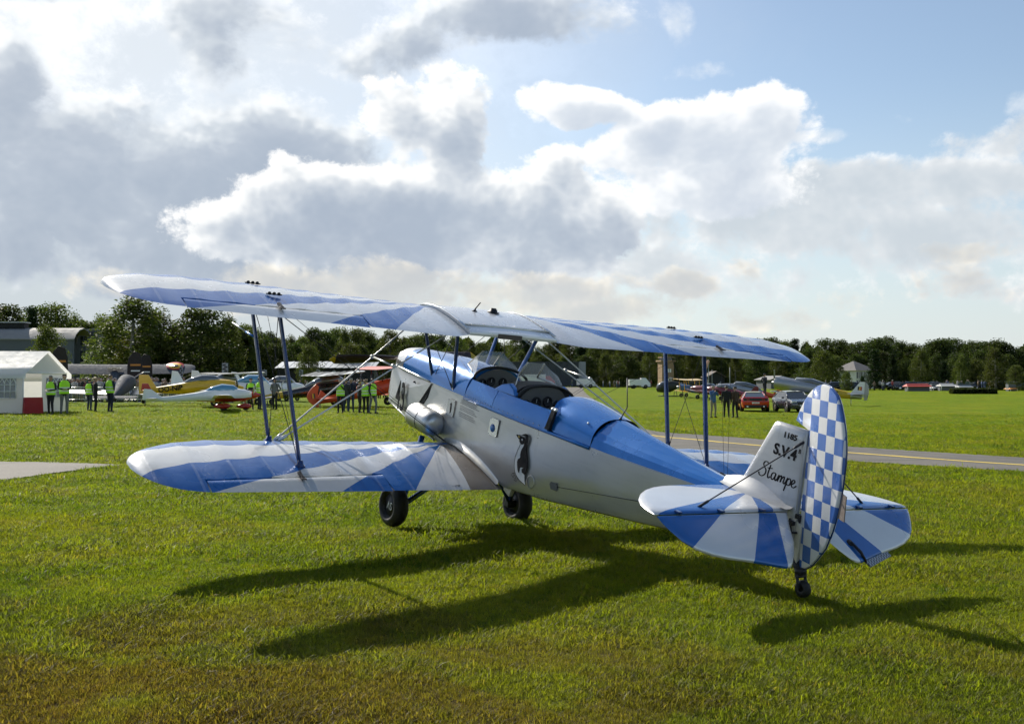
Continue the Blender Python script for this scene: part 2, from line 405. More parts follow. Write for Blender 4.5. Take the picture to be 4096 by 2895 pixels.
def strip_sheet(name, ea, eb, mat, lift, nseg, ncross, kind='structure', wob=0.0):
    rng = np.random.RandomState(5)
    A = [gp(*q) for q in spline(ea, nseg)]; B = [gp(*q) for q in spline(eb, nseg)]
    mb = MB(); rows = []
    for p, q in zip(A, B):
        row = []
        for j in range(ncross + 1):
            t = j / ncross
            if wob and j in (0, ncross): t += rng.uniform(-wob, wob)
            x = p.x + (q.x - p.x) * t; y = p.y + (q.y - p.y) * t
            row.append((x, y, hground(x, y) + lift))
        rows.append(row)
    mb.loft(rows, 0, False, False)
    o = mb.build(name, mat, recalc=False)
    if o.data.polygons[0].normal.z < 0: o.data.flip_normals()
    return tag(o, None, None, None, kind)
def mat_asphalt():
    m, nt, b = newmat('asphalt')
    g = nt.new('ShaderNodeNewGeometry'); p = g.outputs['Position']
    n1 = nt.noise(p, 0.35, 5, 0.6); n2 = nt.noise(p, 14.0, 4, 0.7)
    c = nt.mix(nt.ss(n1, 0.35, 0.65), (0.100, 0.092, 0.078), (0.140, 0.127, 0.106))
    c = nt.mix(nt.m('MULTIPLY', nt.ss(n2, 0.4, 0.75), 0.5), c, (0.065, 0.06, 0.052))
    vo = nt.new('ShaderNodeTexVoronoi', feature='DISTANCE_TO_EDGE'); vo.inputs['Scale'].default_value = 0.22
    nt.put(vo.inputs['Vector'], nt.v('ADD', p, nt.v('SCALE', nt.new('ShaderNodeTexNoise').outputs['Color'], None, 1.5)))
    crack = nt.ss(vo.outputs['Distance'], 0.0, 0.02, 0.85, 0.0)
    c = nt.mix(crack, c, (0.045, 0.05, 0.035))
    nt.put(b.inputs['Base Color'], c); b.inputs['Roughness'].default_value = 0.85
    bn = nt.new('ShaderNodeBump'); bn.inputs['Strength'].default_value = 0.4; bn.inputs['Distance'].default_value = 0.01
    nt.put(bn.inputs['Height'], n2); nt.l.new(bn.outputs[0], b.inputs['Normal'])
    return m
asphalt = mat_asphalt()
TU = [(2330, 1549), (2345, 1575), (2420, 1630), (2500, 1690), (2620, 1727), (2800, 1742), (3000, 1757), (3390, 1790), (4096, 1836), (5300, 1910)]
TL = [(2192, 1549), (2200, 1600), (2230, 1660), (2330, 1730), (2500, 1780), (2800, 1812), (3000, 1824), (3390, 1848), (4096, 1892), (5300, 1965)]
taxi = strip_sheet('taxiway', TU, TL, asphalt, 0.02, 420, 6, wob=0.022)
tag(taxi, 'grey asphalt taxiway curving through the grass behind the biplane')
def mat_line():
    m, nt, b = newmat('yellow_paint')
    g = nt.new('ShaderNodeNewGeometry'); n = nt.noise(g.outputs['Position'], 9.0, 4, 0.7)
    nt.put(b.inputs['Base Color'], nt.mix(nt.ss(n, 0.5, 0.75), (0.62, 0.45, 0.06), (0.30, 0.25, 0.12))); b.inputs['Roughness'].default_value = 0.7
    return m
YC = [(2256, 1549), (2272, 1590), (2330, 1648), (2430, 1708), (2620, 1746), (2800, 1764), (3000, 1783), (3390, 1815), (4096, 1866), (5300, 1936)]
def yl(off):
    r = []
    for i, q in enumerate(YC):
        r.append((q[0] + (off * 14 if i < 3 else 0), q[1] + (off * (0 if i < 3 else 2.6 + i * .1))))
    return r
ln = strip_sheet('taxiway_line', yl(-.5), yl(.5), mat_line(), 0.026, 140, 1)
ln.parent = taxi; del ln['kind']
apron = strip_sheet('apron_edge', [(-1500, 1812), (-700, 1828), (0, 1846), (250, 1850), (476, 1858)], [(-1500, 2080), (-700, 2010), (0, 1922), (250, 1888), (478, 1861)], asphalt, 0.02, 200, 6, wob=0.02)
tag(apron, 'tapering end of grey asphalt beyond the lower left wing tip')
# ------------------------------------------------------------------ the biplane (authored level in body axes: x right, y forward, z up)
_r, _p = R(2.89056), R(12.5)
_Mr = Matrix.Rotation(_r, 3, 'Y'); _Mp = Matrix.Rotation(_p + R(0.0499), 3, 'X')
def stripe_mat(name, xf, yf, stops, silver, blue, extra=None, sag=True):
    """rays painted from a point (xf, yf) on each half span"""
    m, nt, b = newmat(name)
    tc = nt.new('ShaderNodeTexCoord'); o = tc.outputs['Object']
    x, y, z = nt.sep(o)
    ax = nt.m('SUBTRACT', nt.m('ABSOLUTE', x), xf)
    if extra == 'tail':   # the elevator hangs below its hinge: unfold it into the stabiliser's plane
        dy = nt.m('ADD', y, 3.87); dz = nt.m('SUBTRACT', z, 1.495)
        c = nt.m('SQRT', nt.m('ADD', nt.m('MULTIPLY', dy, dy), nt.m('MULTIPLY', dz, dz)))
        isel = nt.m('LESS_THAN', dy, 0.0)
        y = nt.m('ADD', nt.m('MULTIPLY', isel, nt.m('SUBTRACT', -3.87, c)), nt.m('MULTIPLY', nt.m('SUBTRACT', 1.0, isel), y))
    mm = nt.m('DIVIDE', nt.m('SUBTRACT', y, yf), nt.m('MAXIMUM', ax, 0.001))
    t = nt.lin(mm, -6.0, 2.0, 0.0, 1.0)
    st = [((q + 6.0) / 8.0 if q > -6 else 0.0, (c, c, c)) for q, c in stops]
    f = nt.ramp(t, st, 'CONSTANT')
    n = nt.noise(o, 5.0, 5, 0.6); n2 = nt.noise(o, 0.9, 4, 0.55)
    s2 = tuple(q * 0.86 for q in silver); b2 = tuple(q * 0.8 for q in blue)
    c = nt.mix(f, nt.mix(n, s2, silver), nt.mix(n, b2, blue))
    if extra == 'walk':
        w = nt.m('MULTIPLY', nt.m('LESS_THAN', mm, -4.2), nt.m('LESS_THAN', nt.m('ABSOLUTE', x), 0.95))
        c = nt.mix(w, c, nt.mix(nt.noise(o, 60.0, 3, 0.8), (0.16, 0.13, 0.10), (0.26, 0.215, 0.17)))
    tape = None
    if extra != 'tail':     # doped tape over every rib, with its stitching
        fr = nt.m('FRACT', nt.m('ADD', nt.m('DIVIDE', nt.m('SUBTRACT', nt.m('ABSOLUTE', x), 3.886), 0.345), 20.5))
        rd = nt.m('MULTIPLY', nt.m('ABSOLUTE', nt.m('SUBTRACT', fr, 0.5)), 0.345)
        tape = nt.ss(rd, 0.010, 0.016, 1.0, 0.0)
        st_ = nt.m('MULTIPLY', nt.ss(nt.m('ABSOLUTE', nt.m('SUBTRACT', nt.m('FRACT', nt.m('MULTIPLY', y, 9.0)), 0.5)), 0.10, 0.2, 1.0, 0.0), nt.ss(rd, 0.004, 0.008, 1.0, 0.0))
        c = nt.mix(nt.m('MULTIPLY', tape, 0.10), c, (0.85, 0.86, 0.88))
        stain = nt.ss(nt.noise(nt.v('MULTIPLY', o, (3.0, 0.5, 1.0)), 3.0, 6, 0.7), 0.55, 0.8, 0.0, 0.28)
        c = nt.mix(stain, c, nt.mix(1.0, c, (0.62, 0.60, 0.55), 'MULTIPLY'))
    nt.put(b.inputs['Base Color'], c)
    nt.put(b.inputs['Roughness'], nt.lin(n2, 0.3, 0.7, 0.20, 0.34))
    nt.put(b.inputs['Metallic'], nt.m('SUBTRACT', 0.30, nt.m('MULTIPLY', f, 0.15)))
    b.inputs['Coat Weight'].default_value = 0.35; b.inputs['Coat Roughness'].default_value = 0.15
    bn = nt.new('ShaderNodeBump'); bn.inputs['Strength'].default_value = 0.15; bn.inputs['Distance'].default_value = 0.02
    hh = nt.m('ADD', nt.noise(o, 4.0, 3, 0.5), nt.m('MULTIPLY', nt.noise(o, 300.0, 2, 0.5), 0.02))
    if tape is not None: hh = nt.m('ADD', hh, nt.m('ADD', nt.m('MULTIPLY', tape, 0.18), nt.m('MULTIPLY', st_, 0.25)))
    nt.put(bn.inputs['Height'], hh)
    nt.l.new(bn.outputs[0], b.inputs['Normal'])
    return m
SILVER = (0.72, 0.73, 0.74); BLUE = (0.010, 0.125, 0.44)
m_upw = stripe_mat('striped_fabric_upper', 0.62, 0.97, [(-6, 0), (-1.16, 1), (-.735, 0), (-.483, 1), (-.367, 0), (-.235, 1)], SILVER, BLUE)
m_low = stripe_mat('striped_fabric_lower', 0.53, 0.43, [(-6, 0), (-1.30, 1), (-.78, 0), (-.505, 1), (-.365, 0), (-.222, 1)], SILVER, BLUE, 'walk')
m_tail = stripe_mat('striped_fabric_tail', 0.05, -3.45, [(-6, 0), (-2.5, 1), (-1.25, 0), (-.62, 1), (-.32, 0), (.26, 1)], SILVER, BLUE, 'tail')
def metal_paint(name, colr, metal=0.55, rough=0.28, coat=0.4, dirt=0.25):
    m, nt, b = newmat(name)
    tc = nt.new('ShaderNodeTexCoord'); o = tc.outputs['Object']
    n = nt.noise(o, 3.0, 6, 0.65); n2 = nt.noise(nt.v('MULTIPLY', o, (1, .35, 3)), 9.0, 5, 0.65)
    c = nt.mix(nt.m('MULTIPLY', nt.ss(n2, 0.45, 0.8), dirt), colr, tuple(q * 0.55 for q in colr))
    drip = nt.ss(nt.noise(nt.v('MULTIPLY', o, (6.0, 9.0, 0.9)), 2.2, 6, 0.7), 0.56, 0.82, 0.0, dirt * 1.3)
    c = nt.mix(drip, c, nt.mix(1.0, c, (0.55, 0.52, 0.46), 'MULTIPLY'))
    nt.put(b.inputs['Base Color'], c); b.inputs['Metallic'].default_value = metal
    nt.put(b.inputs['Roughness'], nt.lin(n, 0.3, 0.7, rough * 0.75, rough * 1.3))
    b.inputs['Coat Weight'].default_value = coat; b.inputs['Coat Roughness'].default_value = 0.1
    bn = nt.new('ShaderNodeBump'); bn.inputs['Strength'].default_value = 0.22; bn.inputs['Distance'].default_value = 0.02
    nt.put(bn.inputs['Height'], nt.noise(o, 2.6, 3, 0.5)); nt.l.new(bn.outputs[0], b.inputs['Normal'])
    return m
m_sil = metal_paint('silver_dope', (0.53, 0.53, 0.515), 0.58, 0.32)
m_alu = metal_paint('bare_aluminium', (0.74, 0.74, 0.73), 0.9, 0.22, 0.0)
m_blu = metal_paint('blue_metallic', (0.010, 0.155, 0.50), 0.35, 0.24, 0.6, 0.12)
m_fin = metal_paint('silver_fin', (0.45, 0.455, 0.46), 0.45, 0.36)
m_strut = pmat('blue_tube', (0.006, 0.038, 0.16), 0.28, 0.1, 0.5)
m_gearblue = pmat('gear_blue', (0.012, 0.10, 0.36), 0.3, 0.1, 0.5)
m_black = pmat('black_rubber', (0.012, 0.012, 0.012), 0.62, bump=0.3, bscale=60)
m_dark = pmat('dark_interior', (0.010, 0.010, 0.011), 0.7)
m_ink = pmat('black_lettering', (0.008, 0.008, 0.010), 0.6, spec=.15)
m_wire = pmat('steel_wire', (0.74, 0.74, 0.72), 0.25, 0.45)
m_cable = pmat('dark_cable', (0.025, 0.025, 0.03), 0.5, 0.3)
m_wood = pmat('propeller_wood', (0.030, 0.010, 0.006), 0.35, 0.0, 0.3, vscale=3)
m_yel = pmat('yellow_tip', (0.62, 0.42, 0.01), 0.4)
m_white = pmat('white_paint', (0.78, 0.78, 0.76), 0.4)
m_cream = pmat('cream_paint', (0.62, 0.58, 0.47), 0.5)
m_panel = pmat('panel_grey', (0.11, 0.11, 0.105), 0.5)
m_brass = pmat('brass', (0.6, 0.5, 0.25), 0.3, 0.9)
def mat_glass():
    m, nt, b = newmat('perspex')
    b.inputs['Base Color'].default_value = (0.93, 0.95, 0.95, 1); b.inputs['Roughness'].default_value = 0.02
    b.inputs['Alpha'].default_value = 0.25; b.inputs['Specular IOR Level'].default_value = 0.7
    return m
m_glass = mat_glass()

hero = empty('biplane', (0, 0, 0), 0, 'blue and silver biplane with checkered rudder and sunburst striped wings parked on the grass', 'biplane')
hero.matrix_world = (_Mr @ _Mp).to_4x4()

def airfoil(c, n=15, tau=0.115, cam=0.045):
    """upper and lower heights at t from the leading edge, as fractions of chord"""
    ts = [0.5 * (1 - math.cos(math.pi * i / n)) for i in range(n + 1)]
    up, lo = [], []
    for t in ts:
        yt = 5 * tau * (.2969 * math.sqrt(t) - .126 * t - .3516 * t * t + .2843 * t ** 3 - .1036 * t ** 4)
        p = .4; yc = cam / p ** 2 * (2 * p * t - t * t) if t < p else cam / (1 - p) ** 2 * ((1 - 2 * p) + 2 * p * t - t * t)
        up.append(yc + yt); lo.append(yc - yt * 0.9)
    return ts, up, lo
RIB0, RIBS = 3.886, 0.345
def sagf(x):
    f = ((x - RIB0) / RIBS) % 1.0
    return (math.sin(math.pi * f)) ** 0.72
class Wing:
    def __init__(s, le, te, zte, dih, x0, inc, tip, xle, xte, yA, cutx=None, cuty=None):
        s.le, s.te, s.zte, s.dih, s.x0, s.inc, s.tip, s.xle, s.xte, s.yA, s.cutx, s.cuty = le, te, zte, dih, x0, inc, tip, xle, xte, yA, cutx, cuty
    def edges(s, x):
        L = s.le(x); T = s.te(x)
        if x > s.xle:
            q = min(1, (x - s.xle) / (s.tip - s.xle)); L = s.yA + (L - s.yA) * max(0, 1 - q ** 2.1) ** 0.52
        if x > s.xte:
            q = min(1, (x - s.xte) / (s.tip - s.xte)); T = s.yA + (T - s.yA) * max(0, 1 - q ** 2.1) ** 0.52
        return L, T
    def z0(s, x, y):
        return s.zte + s.dih * (x - s.x0) + s.inc * (y - s.te(x))
    def sec(s, x, t0=0.0, y_end=None, n=15, grow=0.0):
        """closed section ring at |x|; truncated at y_end when given"""
        L, T = s.edges(x); full = s.le(x) - s.te(x); c = max(L - T, 0.002)
        k = (c / full) ** 0.75
        Tc = s.te(x) if s.cutx is None or x > s.cutx else T
        ts, up, lo = airfoil(c, n)
        U, D = [], []
        tend = 1.0 if y_end is None else (L - y_end) / c
        for t, u, l in zip(ts, up, lo):
            tt = t * tend
            # re-evaluate at tt
            _, u2, l2 = s._at(tt)
            y = L - tt * c
            zb = s.z0(x, y)
            sg = sagf(x) * 0.018 * math.sin(math.pi * min(1, max(0, (tt - .02) / .9))) ** 0.6 * k
            U.append((x, y, zb + u2 * full * k - sg)); D.append((x, y, zb + l2 * full * k + sg * .6))
        return U + D[::-1][0 if y_end is not None else 1:-1]
    def _at(s, t):
        tau, cam = 0.115, 0.045
        yt = 5 * tau * (.2969 * math.sqrt(t) - .126 * t - .3516 * t * t + .2843 * t ** 3 - .1036 * t ** 4)
        p = .4; yc = cam / p ** 2 * (2 * p * t - t * t) if t < p else cam / (1 - p) ** 2 * ((1 - 2 * p) + 2 * p * t - t * t)
        return t, yc + yt, yc - yt * 0.9
    def top(s, x, y):
        L, T = s.edges(x); c = L - T; full = s.le(x) - s.te(x); t = min(1, max(0, (L - y) / c))
        return s.z0(x, y) + s._at(t)[1] * full * (c / full) ** .75
    def bot(s, x, y):
        L, T = s.edges(x); c = L - T; full = s.le(x) - s.te(x); t = min(1, max(0, (L - y) / c))
        return s.z0(x, y) + s._at(t)[2] * full * (c / full) ** .75
up_cut = lambda x: (-.03 - .146 * (x - .83)) if x > .83 else (-.03 + (.83 - x) * .74)
UW = Wing(lambda x: .92 - .19 * (x - 2.7), lambda x: -.03 - .146 * (x - .83), 2.075, .0385, .83, .06, 4.25, 3.25, 3.78, .05)
LW = Wing(lambda x: .345 - .19 * (x - 2.554), lambda x: -.80 - .14 * (x - 1.75), .655, .045, .36, .06, 4.02, 3.05, 3.45, -.50)
_ue = UW.edges
def ue(x):
    L, T = _ue(x)
    if x < .83: T = -.03 + (.83 - x) * .74
    return L, T
UW.edges = ue
uh = lambda x: .06 - .1885 * (x - 1.855)
lh = lambda x: -.525 - .194 * (x - 1.688)
def xs_range(a, b, step=RIBS / 6.0):
    n = max(2, int(round((b - a) / step))); return [a + (b - a) * i / n for i in range(n + 1)]
def build_wing(name, W, mat, side, x0, ai, ao, hinge, tip):
    mb = MB()
    flip = lambda ring: [(side * p[0], p[1], p[2]) for p in ring]
    mb.loft([flip(W.sec(x)) for x in xs_range(x0, ai)])
    mb.loft([flip(W.sec(x, y_end=hinge(x) + .012)) for x in xs_range(ai, ao)])
    xs = xs_range(ao, tip - .06) + [tip - .04, tip - .022, tip - .01, tip - .003]
    mb.loft([flip(W.sec(x)) for x in xs])
    return mb.build(name, mat, hero, auto=R(50))
def build_aileron(W, mat, side, ai, ao, hinge, defl):
    mb = MB(); rings = []
    for x in xs_range(ai + .012, ao - .012):
        h = hinge(x) - .012; L, T = W.edges(x); zh = (W.top(x, h) + W.bot(x, h)) / 2; th = W.top(x, h) - W.bot(x, h)
        ring = []
        ys = [h - (h - T) * q for q in (0, .08, .3, .6, 1.0)]
        pts = [(y, W.top(x, y) - (0.006 if i == 0 else 0)) for i, y in enumerate(ys)] + [(y, W.bot(x, y) + (0.006 if i == 0 else 0)) for i, y in list(enumerate(ys))[::-1][1:]]
        for y, z in pts:
            dy, dz = y - h, z - zh
            ring.append((side * x, h + dy * math.cos(defl) - dz * math.sin(defl), zh + dy * math.sin(defl) + dz * math.cos(defl)))
        rings.append(ring)
    mb.loft(rings)
    o = mb.build('aileron', mat, hero, auto=R(40))
    # hinge fittings
    for xx in (ai + .9,):
        h = MB(); y = hinge(xx)
        h.box((side * xx, y - .01, W.top(xx, y) + .012), (.03, .11, .022), 0, Matrix.Rotation(R(14), 3, 'X')); h.box((side * xx, y - .07, W.top(xx, y) + .0), (.045, .05, .012))
        h.build('hinge', m_cable, o, bevel=.004)
    return o
for sd in (-1, 1):
    build_wing('upper_wing', UW, m_upw, sd, .565, 1.855, 3.69, uh, 4.25)
    build_aileron(UW, m_upw, sd, 1.855, 3.69, uh, R(2))
    build_wing('lower_wing', LW, m_low, sd, .375, 1.70, 3.50, lh, 4.02)
    build_aileron(LW, m_low, sd, 1.70, 3.50, lh, R(1))
    # rib-end fittings standing on the upper wing
    for (x, y) in ((2.72, .72), (2.70, .20)):
        f = MB()
        for k in range(3): f.lathe([(.0, 0), (.014, 0), (.018, .012), (.014, .026), (.0, .03)], (sd * (x + (k - 1) * .045), y, UW.top(x, y) - .004), 'Z', 8)
        f.box((sd * x, y, UW.top(x, y) + .004), (.15, .02, .01))
        f.build('strut_fitting', m_dark, hero)

# centre section: the fuel tank between the upper wings
def centre_section():
    mb = MB(); rings = []
    for x in (-.56, -.545, -.3, 0, .3, .545, .56):
        ax = abs(x); ring = []
        k = 1.0
        for t in [0, .01, .03, .06, .1, .16, .24, .34, .46, .6, .75, .88]:
            y = 1.335 - t * 1.33
            ring.append((x, y, UW.z0(.56, y) + UW._at(t)[1] * 1.36 + .012 * (1 - (ax / .56) ** 2)))
        ring += [(x, .155, 2.10), (x, .155, 2.075)]
        for t in [.88, .6, .34, .16, .06, .02]:
            y = 1.335 - t * 1.33
            ring.append((x, y, UW.z0(.56, y) + UW._at(t)[2] * 1.36))
        rings.append(ring)
    mb.loft(rings)
    o = mb.build('centre_section', m_wingsil, hero, auto=R(45))
    st = MB()
    for s in (-1, 1):
        pts = [(s * .565, 1.335 - t * 1.33, UW.z0(.56, 1.335 - t * 1.33) + UW._at(t)[1] * 1.36 + .008) for t in (.005, .03, .08, .16, .26, .4, .55, .7, .85)]
        st.tube(pts, .022, 6, ell=.2, up=(1, 0, 0))
    st.tube([(-.55, .30, UW.z0(.56, .30) + UW._at(.78)[1] * 1.36 + .012), (.55, .30, UW.z0(.56, .30) + UW._at(.78)[1] * 1.36 + .012)], .012, 6, ell=.5)
    st.build('seam_strip', m_alu, o)
    rv = MB()
    for s in (-1, 1):
        for i in range(26):
            t = .04 + .8 * i / 25; y = 1.335 - t * 1.33
            rv.lathe([(0, 0), (.0055, 0), (.004, .004), (0, .005)], (s * .533, y, UW.z0(.56, y) + UW._at(t)[1] * 1.36 + .007), 'Z', 6)
    for i in range(34):
        x = -.5 + i / 33.; y = .335
        rv.lathe([(0, 0), (.0055, 0), (.004, .004), (0, .005)], (x, y, UW.z0(.56, y) + UW._at(.752)[1] * 1.36 + .012 * (1 - (x / .56) ** 2) + .003), 'Z', 6)
    r = rv.build('rivets', m_alu, o); tag(r, None, None, None, 'stuff')
    fc = MB(); zc = UW.z0(.56, .82) + UW._at(.385)[1] * 1.36 + .012
    fc.lathe([(0, 0), (.07, 0), (.07, .006), (.045, .01), (.04, .035), (.0, .038)], (.12, .82, zc), 'Z', 20); fc.box((.12, .82, zc + .042), (.06, .012, .012))
    fc.build('filler_cap', m_cable, o)
    an = MB(); an.tube([(-.14, .80, zc), (-.13, .80, zc + .03), (-.10, .77, zc + .10)], [.012, .008, .006], 8); an.lathe([(0, 0), (.03, 0), (.028, .006), (0, .007)], (-.14, .80, zc - .002), 'Z', 12)
    an.build('antenna', m_cable, o)
    pt = MB(); pt.box((-.06, .155 - .004, 2.09), (.30, .012, .05)); pt.build('worn_panel', pmat('worn_brown', (.12, .10, .085), .6), o)
m_wingsil = metal_paint('tank_silver', SILVER, 0.35, 0.25)
centre_section()

# ---- fuselage
FY = [2.26, 1.95, 1.5, 1.0, .4, -.2, -.6, -1.2, -2.0, -3.0, -3.95]
FW = [.225, .275, .325, .355, .375, .387, .387, .363, .287, .167, .04]
FB = [.885, .855, .815, .77, .71, .68, .67, .735, .855, 1.0, 1.13]
FL = [1.345, 1.36, 1.37, 1.375, 1.385, 1.395, 1.40, 1.41, 1.412, 1.435, 1.46]
def fint(arr, y): return float(np.interp(-y, [-q for q in FY], arr))
hw = lambda y: fint(FW, y); zb = lambda y: fint(FB, y); zl = lambda y: fint(FL, y)
def fuselage():
    mb = MB(); rings = []
    for y in [2.26, 2.1, 1.95, 1.7, 1.5, 1.25, 1.0, .7, .4, .1, -.2, -.6, -.9, -1.2, -1.6, -2.0, -2.5, -3.0, -3.5, -3.95]:
        w, b, l = hw(y), zb(y), zl(y); c = min(.06, w * .5)
        half = [(w, l), (w * 1.005, l - (l - b) * .25), (w * 1.01, l - (l - b) * .5), (w, b + c), (w - c * .3, b + c * .3), (w - c, b)]
        rings.append([(-x, y, z) for x, z in half] + [(x, y, z) for x, z in half[::-1]])
    mb.loft(rings, 0, False, False)
    n = 12
    # nose and tail bulkheads
    mb.add([rings[0][i] for i in range(n)], [tuple(range(n))]); mb.add([rings[-1][i] for i in range(n)], [tuple(range(n))[::-1]])
    return mb.build('fuselage', m_sil, hero, auto=R(35))
fus = fuselage()
# dark lining of the two cockpits
def lining():
    mb = MB(); rings = []
    for y in (.42, .1, -.2, -.6, -1.0, -1.25):
        w, l = hw(y) - .02, zl(y) + .12
        rings.append([(-w * .93, y, l + .02), (-w, y, l - .15), (-w, y, .95), (w, y, .95), (w, y, l - .15), (w * .93, y, l + .02)])
    mb.loft(rings, 0, False, False)
    mb.add(rings[0], [tuple(range(6))]); mb.add(rings[-1], [tuple(range(6))])
    mb.build('cockpit_lining', m_dark, hero, recalc=False)
lining()
def deck(name, stations, mat, p=0.9, n=17, parent=hero, cap=(True, True), mi=None):
    """arched decking; stations are (y, half width, base z, crown z)"""
    mb = MB(); rings = []
    for (y, w, z0, zt) in stations:
        ring = []
        for i in range(n):
            a = math.pi * i / (n - 1); ca, sa = math.cos(a), math.sin(a)
            ring.append((-w * math.copysign(abs(ca) ** p, ca), y, z0 + (zt - z0) * abs(sa) ** p))
        rings.append(ring)
    mb.loft(rings, 0, False, False)
    if cap[0]: mb.add(rings[0], [tuple(range(n))])
    if cap[1]: mb.add(rings[-1], [tuple(range(n))])
    return mb.build(name, mat, parent, auto=R(40))
deck('cowl_nose', [(2.34, .10, 1.36, 1.44), (2.325, .16, 1.352, 1.50), (2.28, .205, 1.347, 1.545), (2.2, .24, 1.347, 1.585), (2.1, .258, 1.351, 1.607), (1.96, .279, 1.361, 1.62)], m_alu, p=.8)
deck('cowl_top', [(1.96, .278, 1.36, 1.618), (1.5, .328, 1.37, 1.66), (1.16, .348, 1.374, 1.685)], m_blu, p=.8)
deck('fuel_deck', [(1.158, .350, 1.374, 1.687), (.9, .362, 1.378, 1.70), (.60, .372, 1.383, 1.705), (.36, .376, 1.386, 1.71)], m_blu, p=.8)
st = MB(); st.tube([(-hw(y) - .004, y, zl(y) + .0) for y in (2.26, 1.95, 1.5, 1.16)], .013, 6, ell=.6); st.tube([(hw(y) + .004, y, zl(y)) for y in (2.26, 1.95, 1.5, 1.16)], .013, 6, ell=.6)
st.build('cowl_strip', m_alu, hero)
# chin with intake ahead of the side cowls
ch = MB(); rr = []
for y, k, dz in ((2.25, 1.0, 0), (2.31, .97, 0), (2.35, .86, .01), (2.37, .66, .02)):
    rr.append([(x * k, y, 1.12 + (z - 1.12) * k + dz) for x, z in ((-.228, 1.34), (-.235, 1.2), (-.235, 1.0), (-.215, .90), (-.15, .885), (.15, .885), (.215, .90), (.235, 1.0), (.235, 1.2), (.228, 1.34))])
ch.loft(rr); ch.build('chin_cowl', m_sil, hero, auto=R(50))
for sd in (-1, 1):
    # side cowl, creased down its middle, its rear edge cut back on the slant
    poly = [(2.245, .895), (2.245, 1.34), (1.10, 1.365), (1.30, 1.13), (1.40, 1.0), (1.50, .835)]
    mid = (1.75, 1.16)
    mb = MB(); P = [(sd * (hw(y) + .018), y, z) for y, z in poly]; Mx = (sd * (hw(mid[0]) + .034), mid[0], mid[1])
    Q = [(sd * (hw(y) - .01), y, z) for y, z in poly]
    k = len(P); mb.add(P + [Mx], [(i, (i + 1) % k, k) for i in range(k)])
    mb.add(P + Q, [(i, (i + 1) % k, k + (i + 1) % k, k + i) for i in range(k)])
    mb.build('side_cowl', m_sil, hero)
    ol = MB(); ol.prism([(sd * (hw(1.2) + .003), 1.10, 1.355), (sd * (hw(1.2) + .003), 1.31, 1.12), (sd * (hw(1.3) + .003), 1.45, .84), (sd * (hw(1.2) + .003), 1.30, 1.03), (sd * (hw(1.1) + .003), 1.16, 1.19)], (1, 0, 0), .008)  # thin dark plate standing in for the shadow under the cowl's rear edge
    ol.build('cowl_shadow', m_dark, hero)
    # lower longeron rail and gear bracket
    rl = MB(); rl.tube([(sd * (hw(y) + .004), y, zb(y) + .02) for y in (2.2, 1.9, 1.5, 1.15, .85)], .014, 6); rl.build('lower_rail', m_alu, hero)
# oil tank on the left side
tk = MB(); ax = Vector((0, -1, -.02)).normalized()
prof = [(0, 0), (.06, 0), (.115, .012), (.138, .04), (.142, .09), (.142, .40), (.136, .46), (.112, .51), (.07, .535), (0, .54)]
tk.lathe(prof, (-.455, 1.22, .985), ax, 28); tank = tk.build('oil_tank', metal_paint('tank_alloy', (.58, .58, .57), .8, .38, 0.0), hero)
bd = MB()
for h in (.27,): bd.lathe([(.1405, h), (.1445, h + .001), (.1445, h + .008), (.1405, h + .009)], (-.455, 1.22, .985), ax, 28)
bd.build('tank_strap', m_cable, tank)
# wing root fillets
for sd in (-1, 1):
    mb = MB(); A, Bq = [], []
    for i in range(13):
        t = i / 12; y = .70 - t * 1.24
        zt = LW.top(.44, max(y, LW.edges(.44)[1] + .002))
        w = .035 + .03 * math.sin(math.pi * t)
        A.append((sd * (hw(y) + .004), y, zt + .045 + .015 * math.sin(math.pi * t))); Bq.append((sd * (hw(y) + w), y, zt + .006))
    mb.loft([[a, tuple((Vector(a) * .5 + Vector(b) * .5) + Vector((-sd * .012, 0, -.016))), b] for a, b in zip(A, Bq)], 0, False, False)
    mb.build('wing_fillet', m_sil, hero)
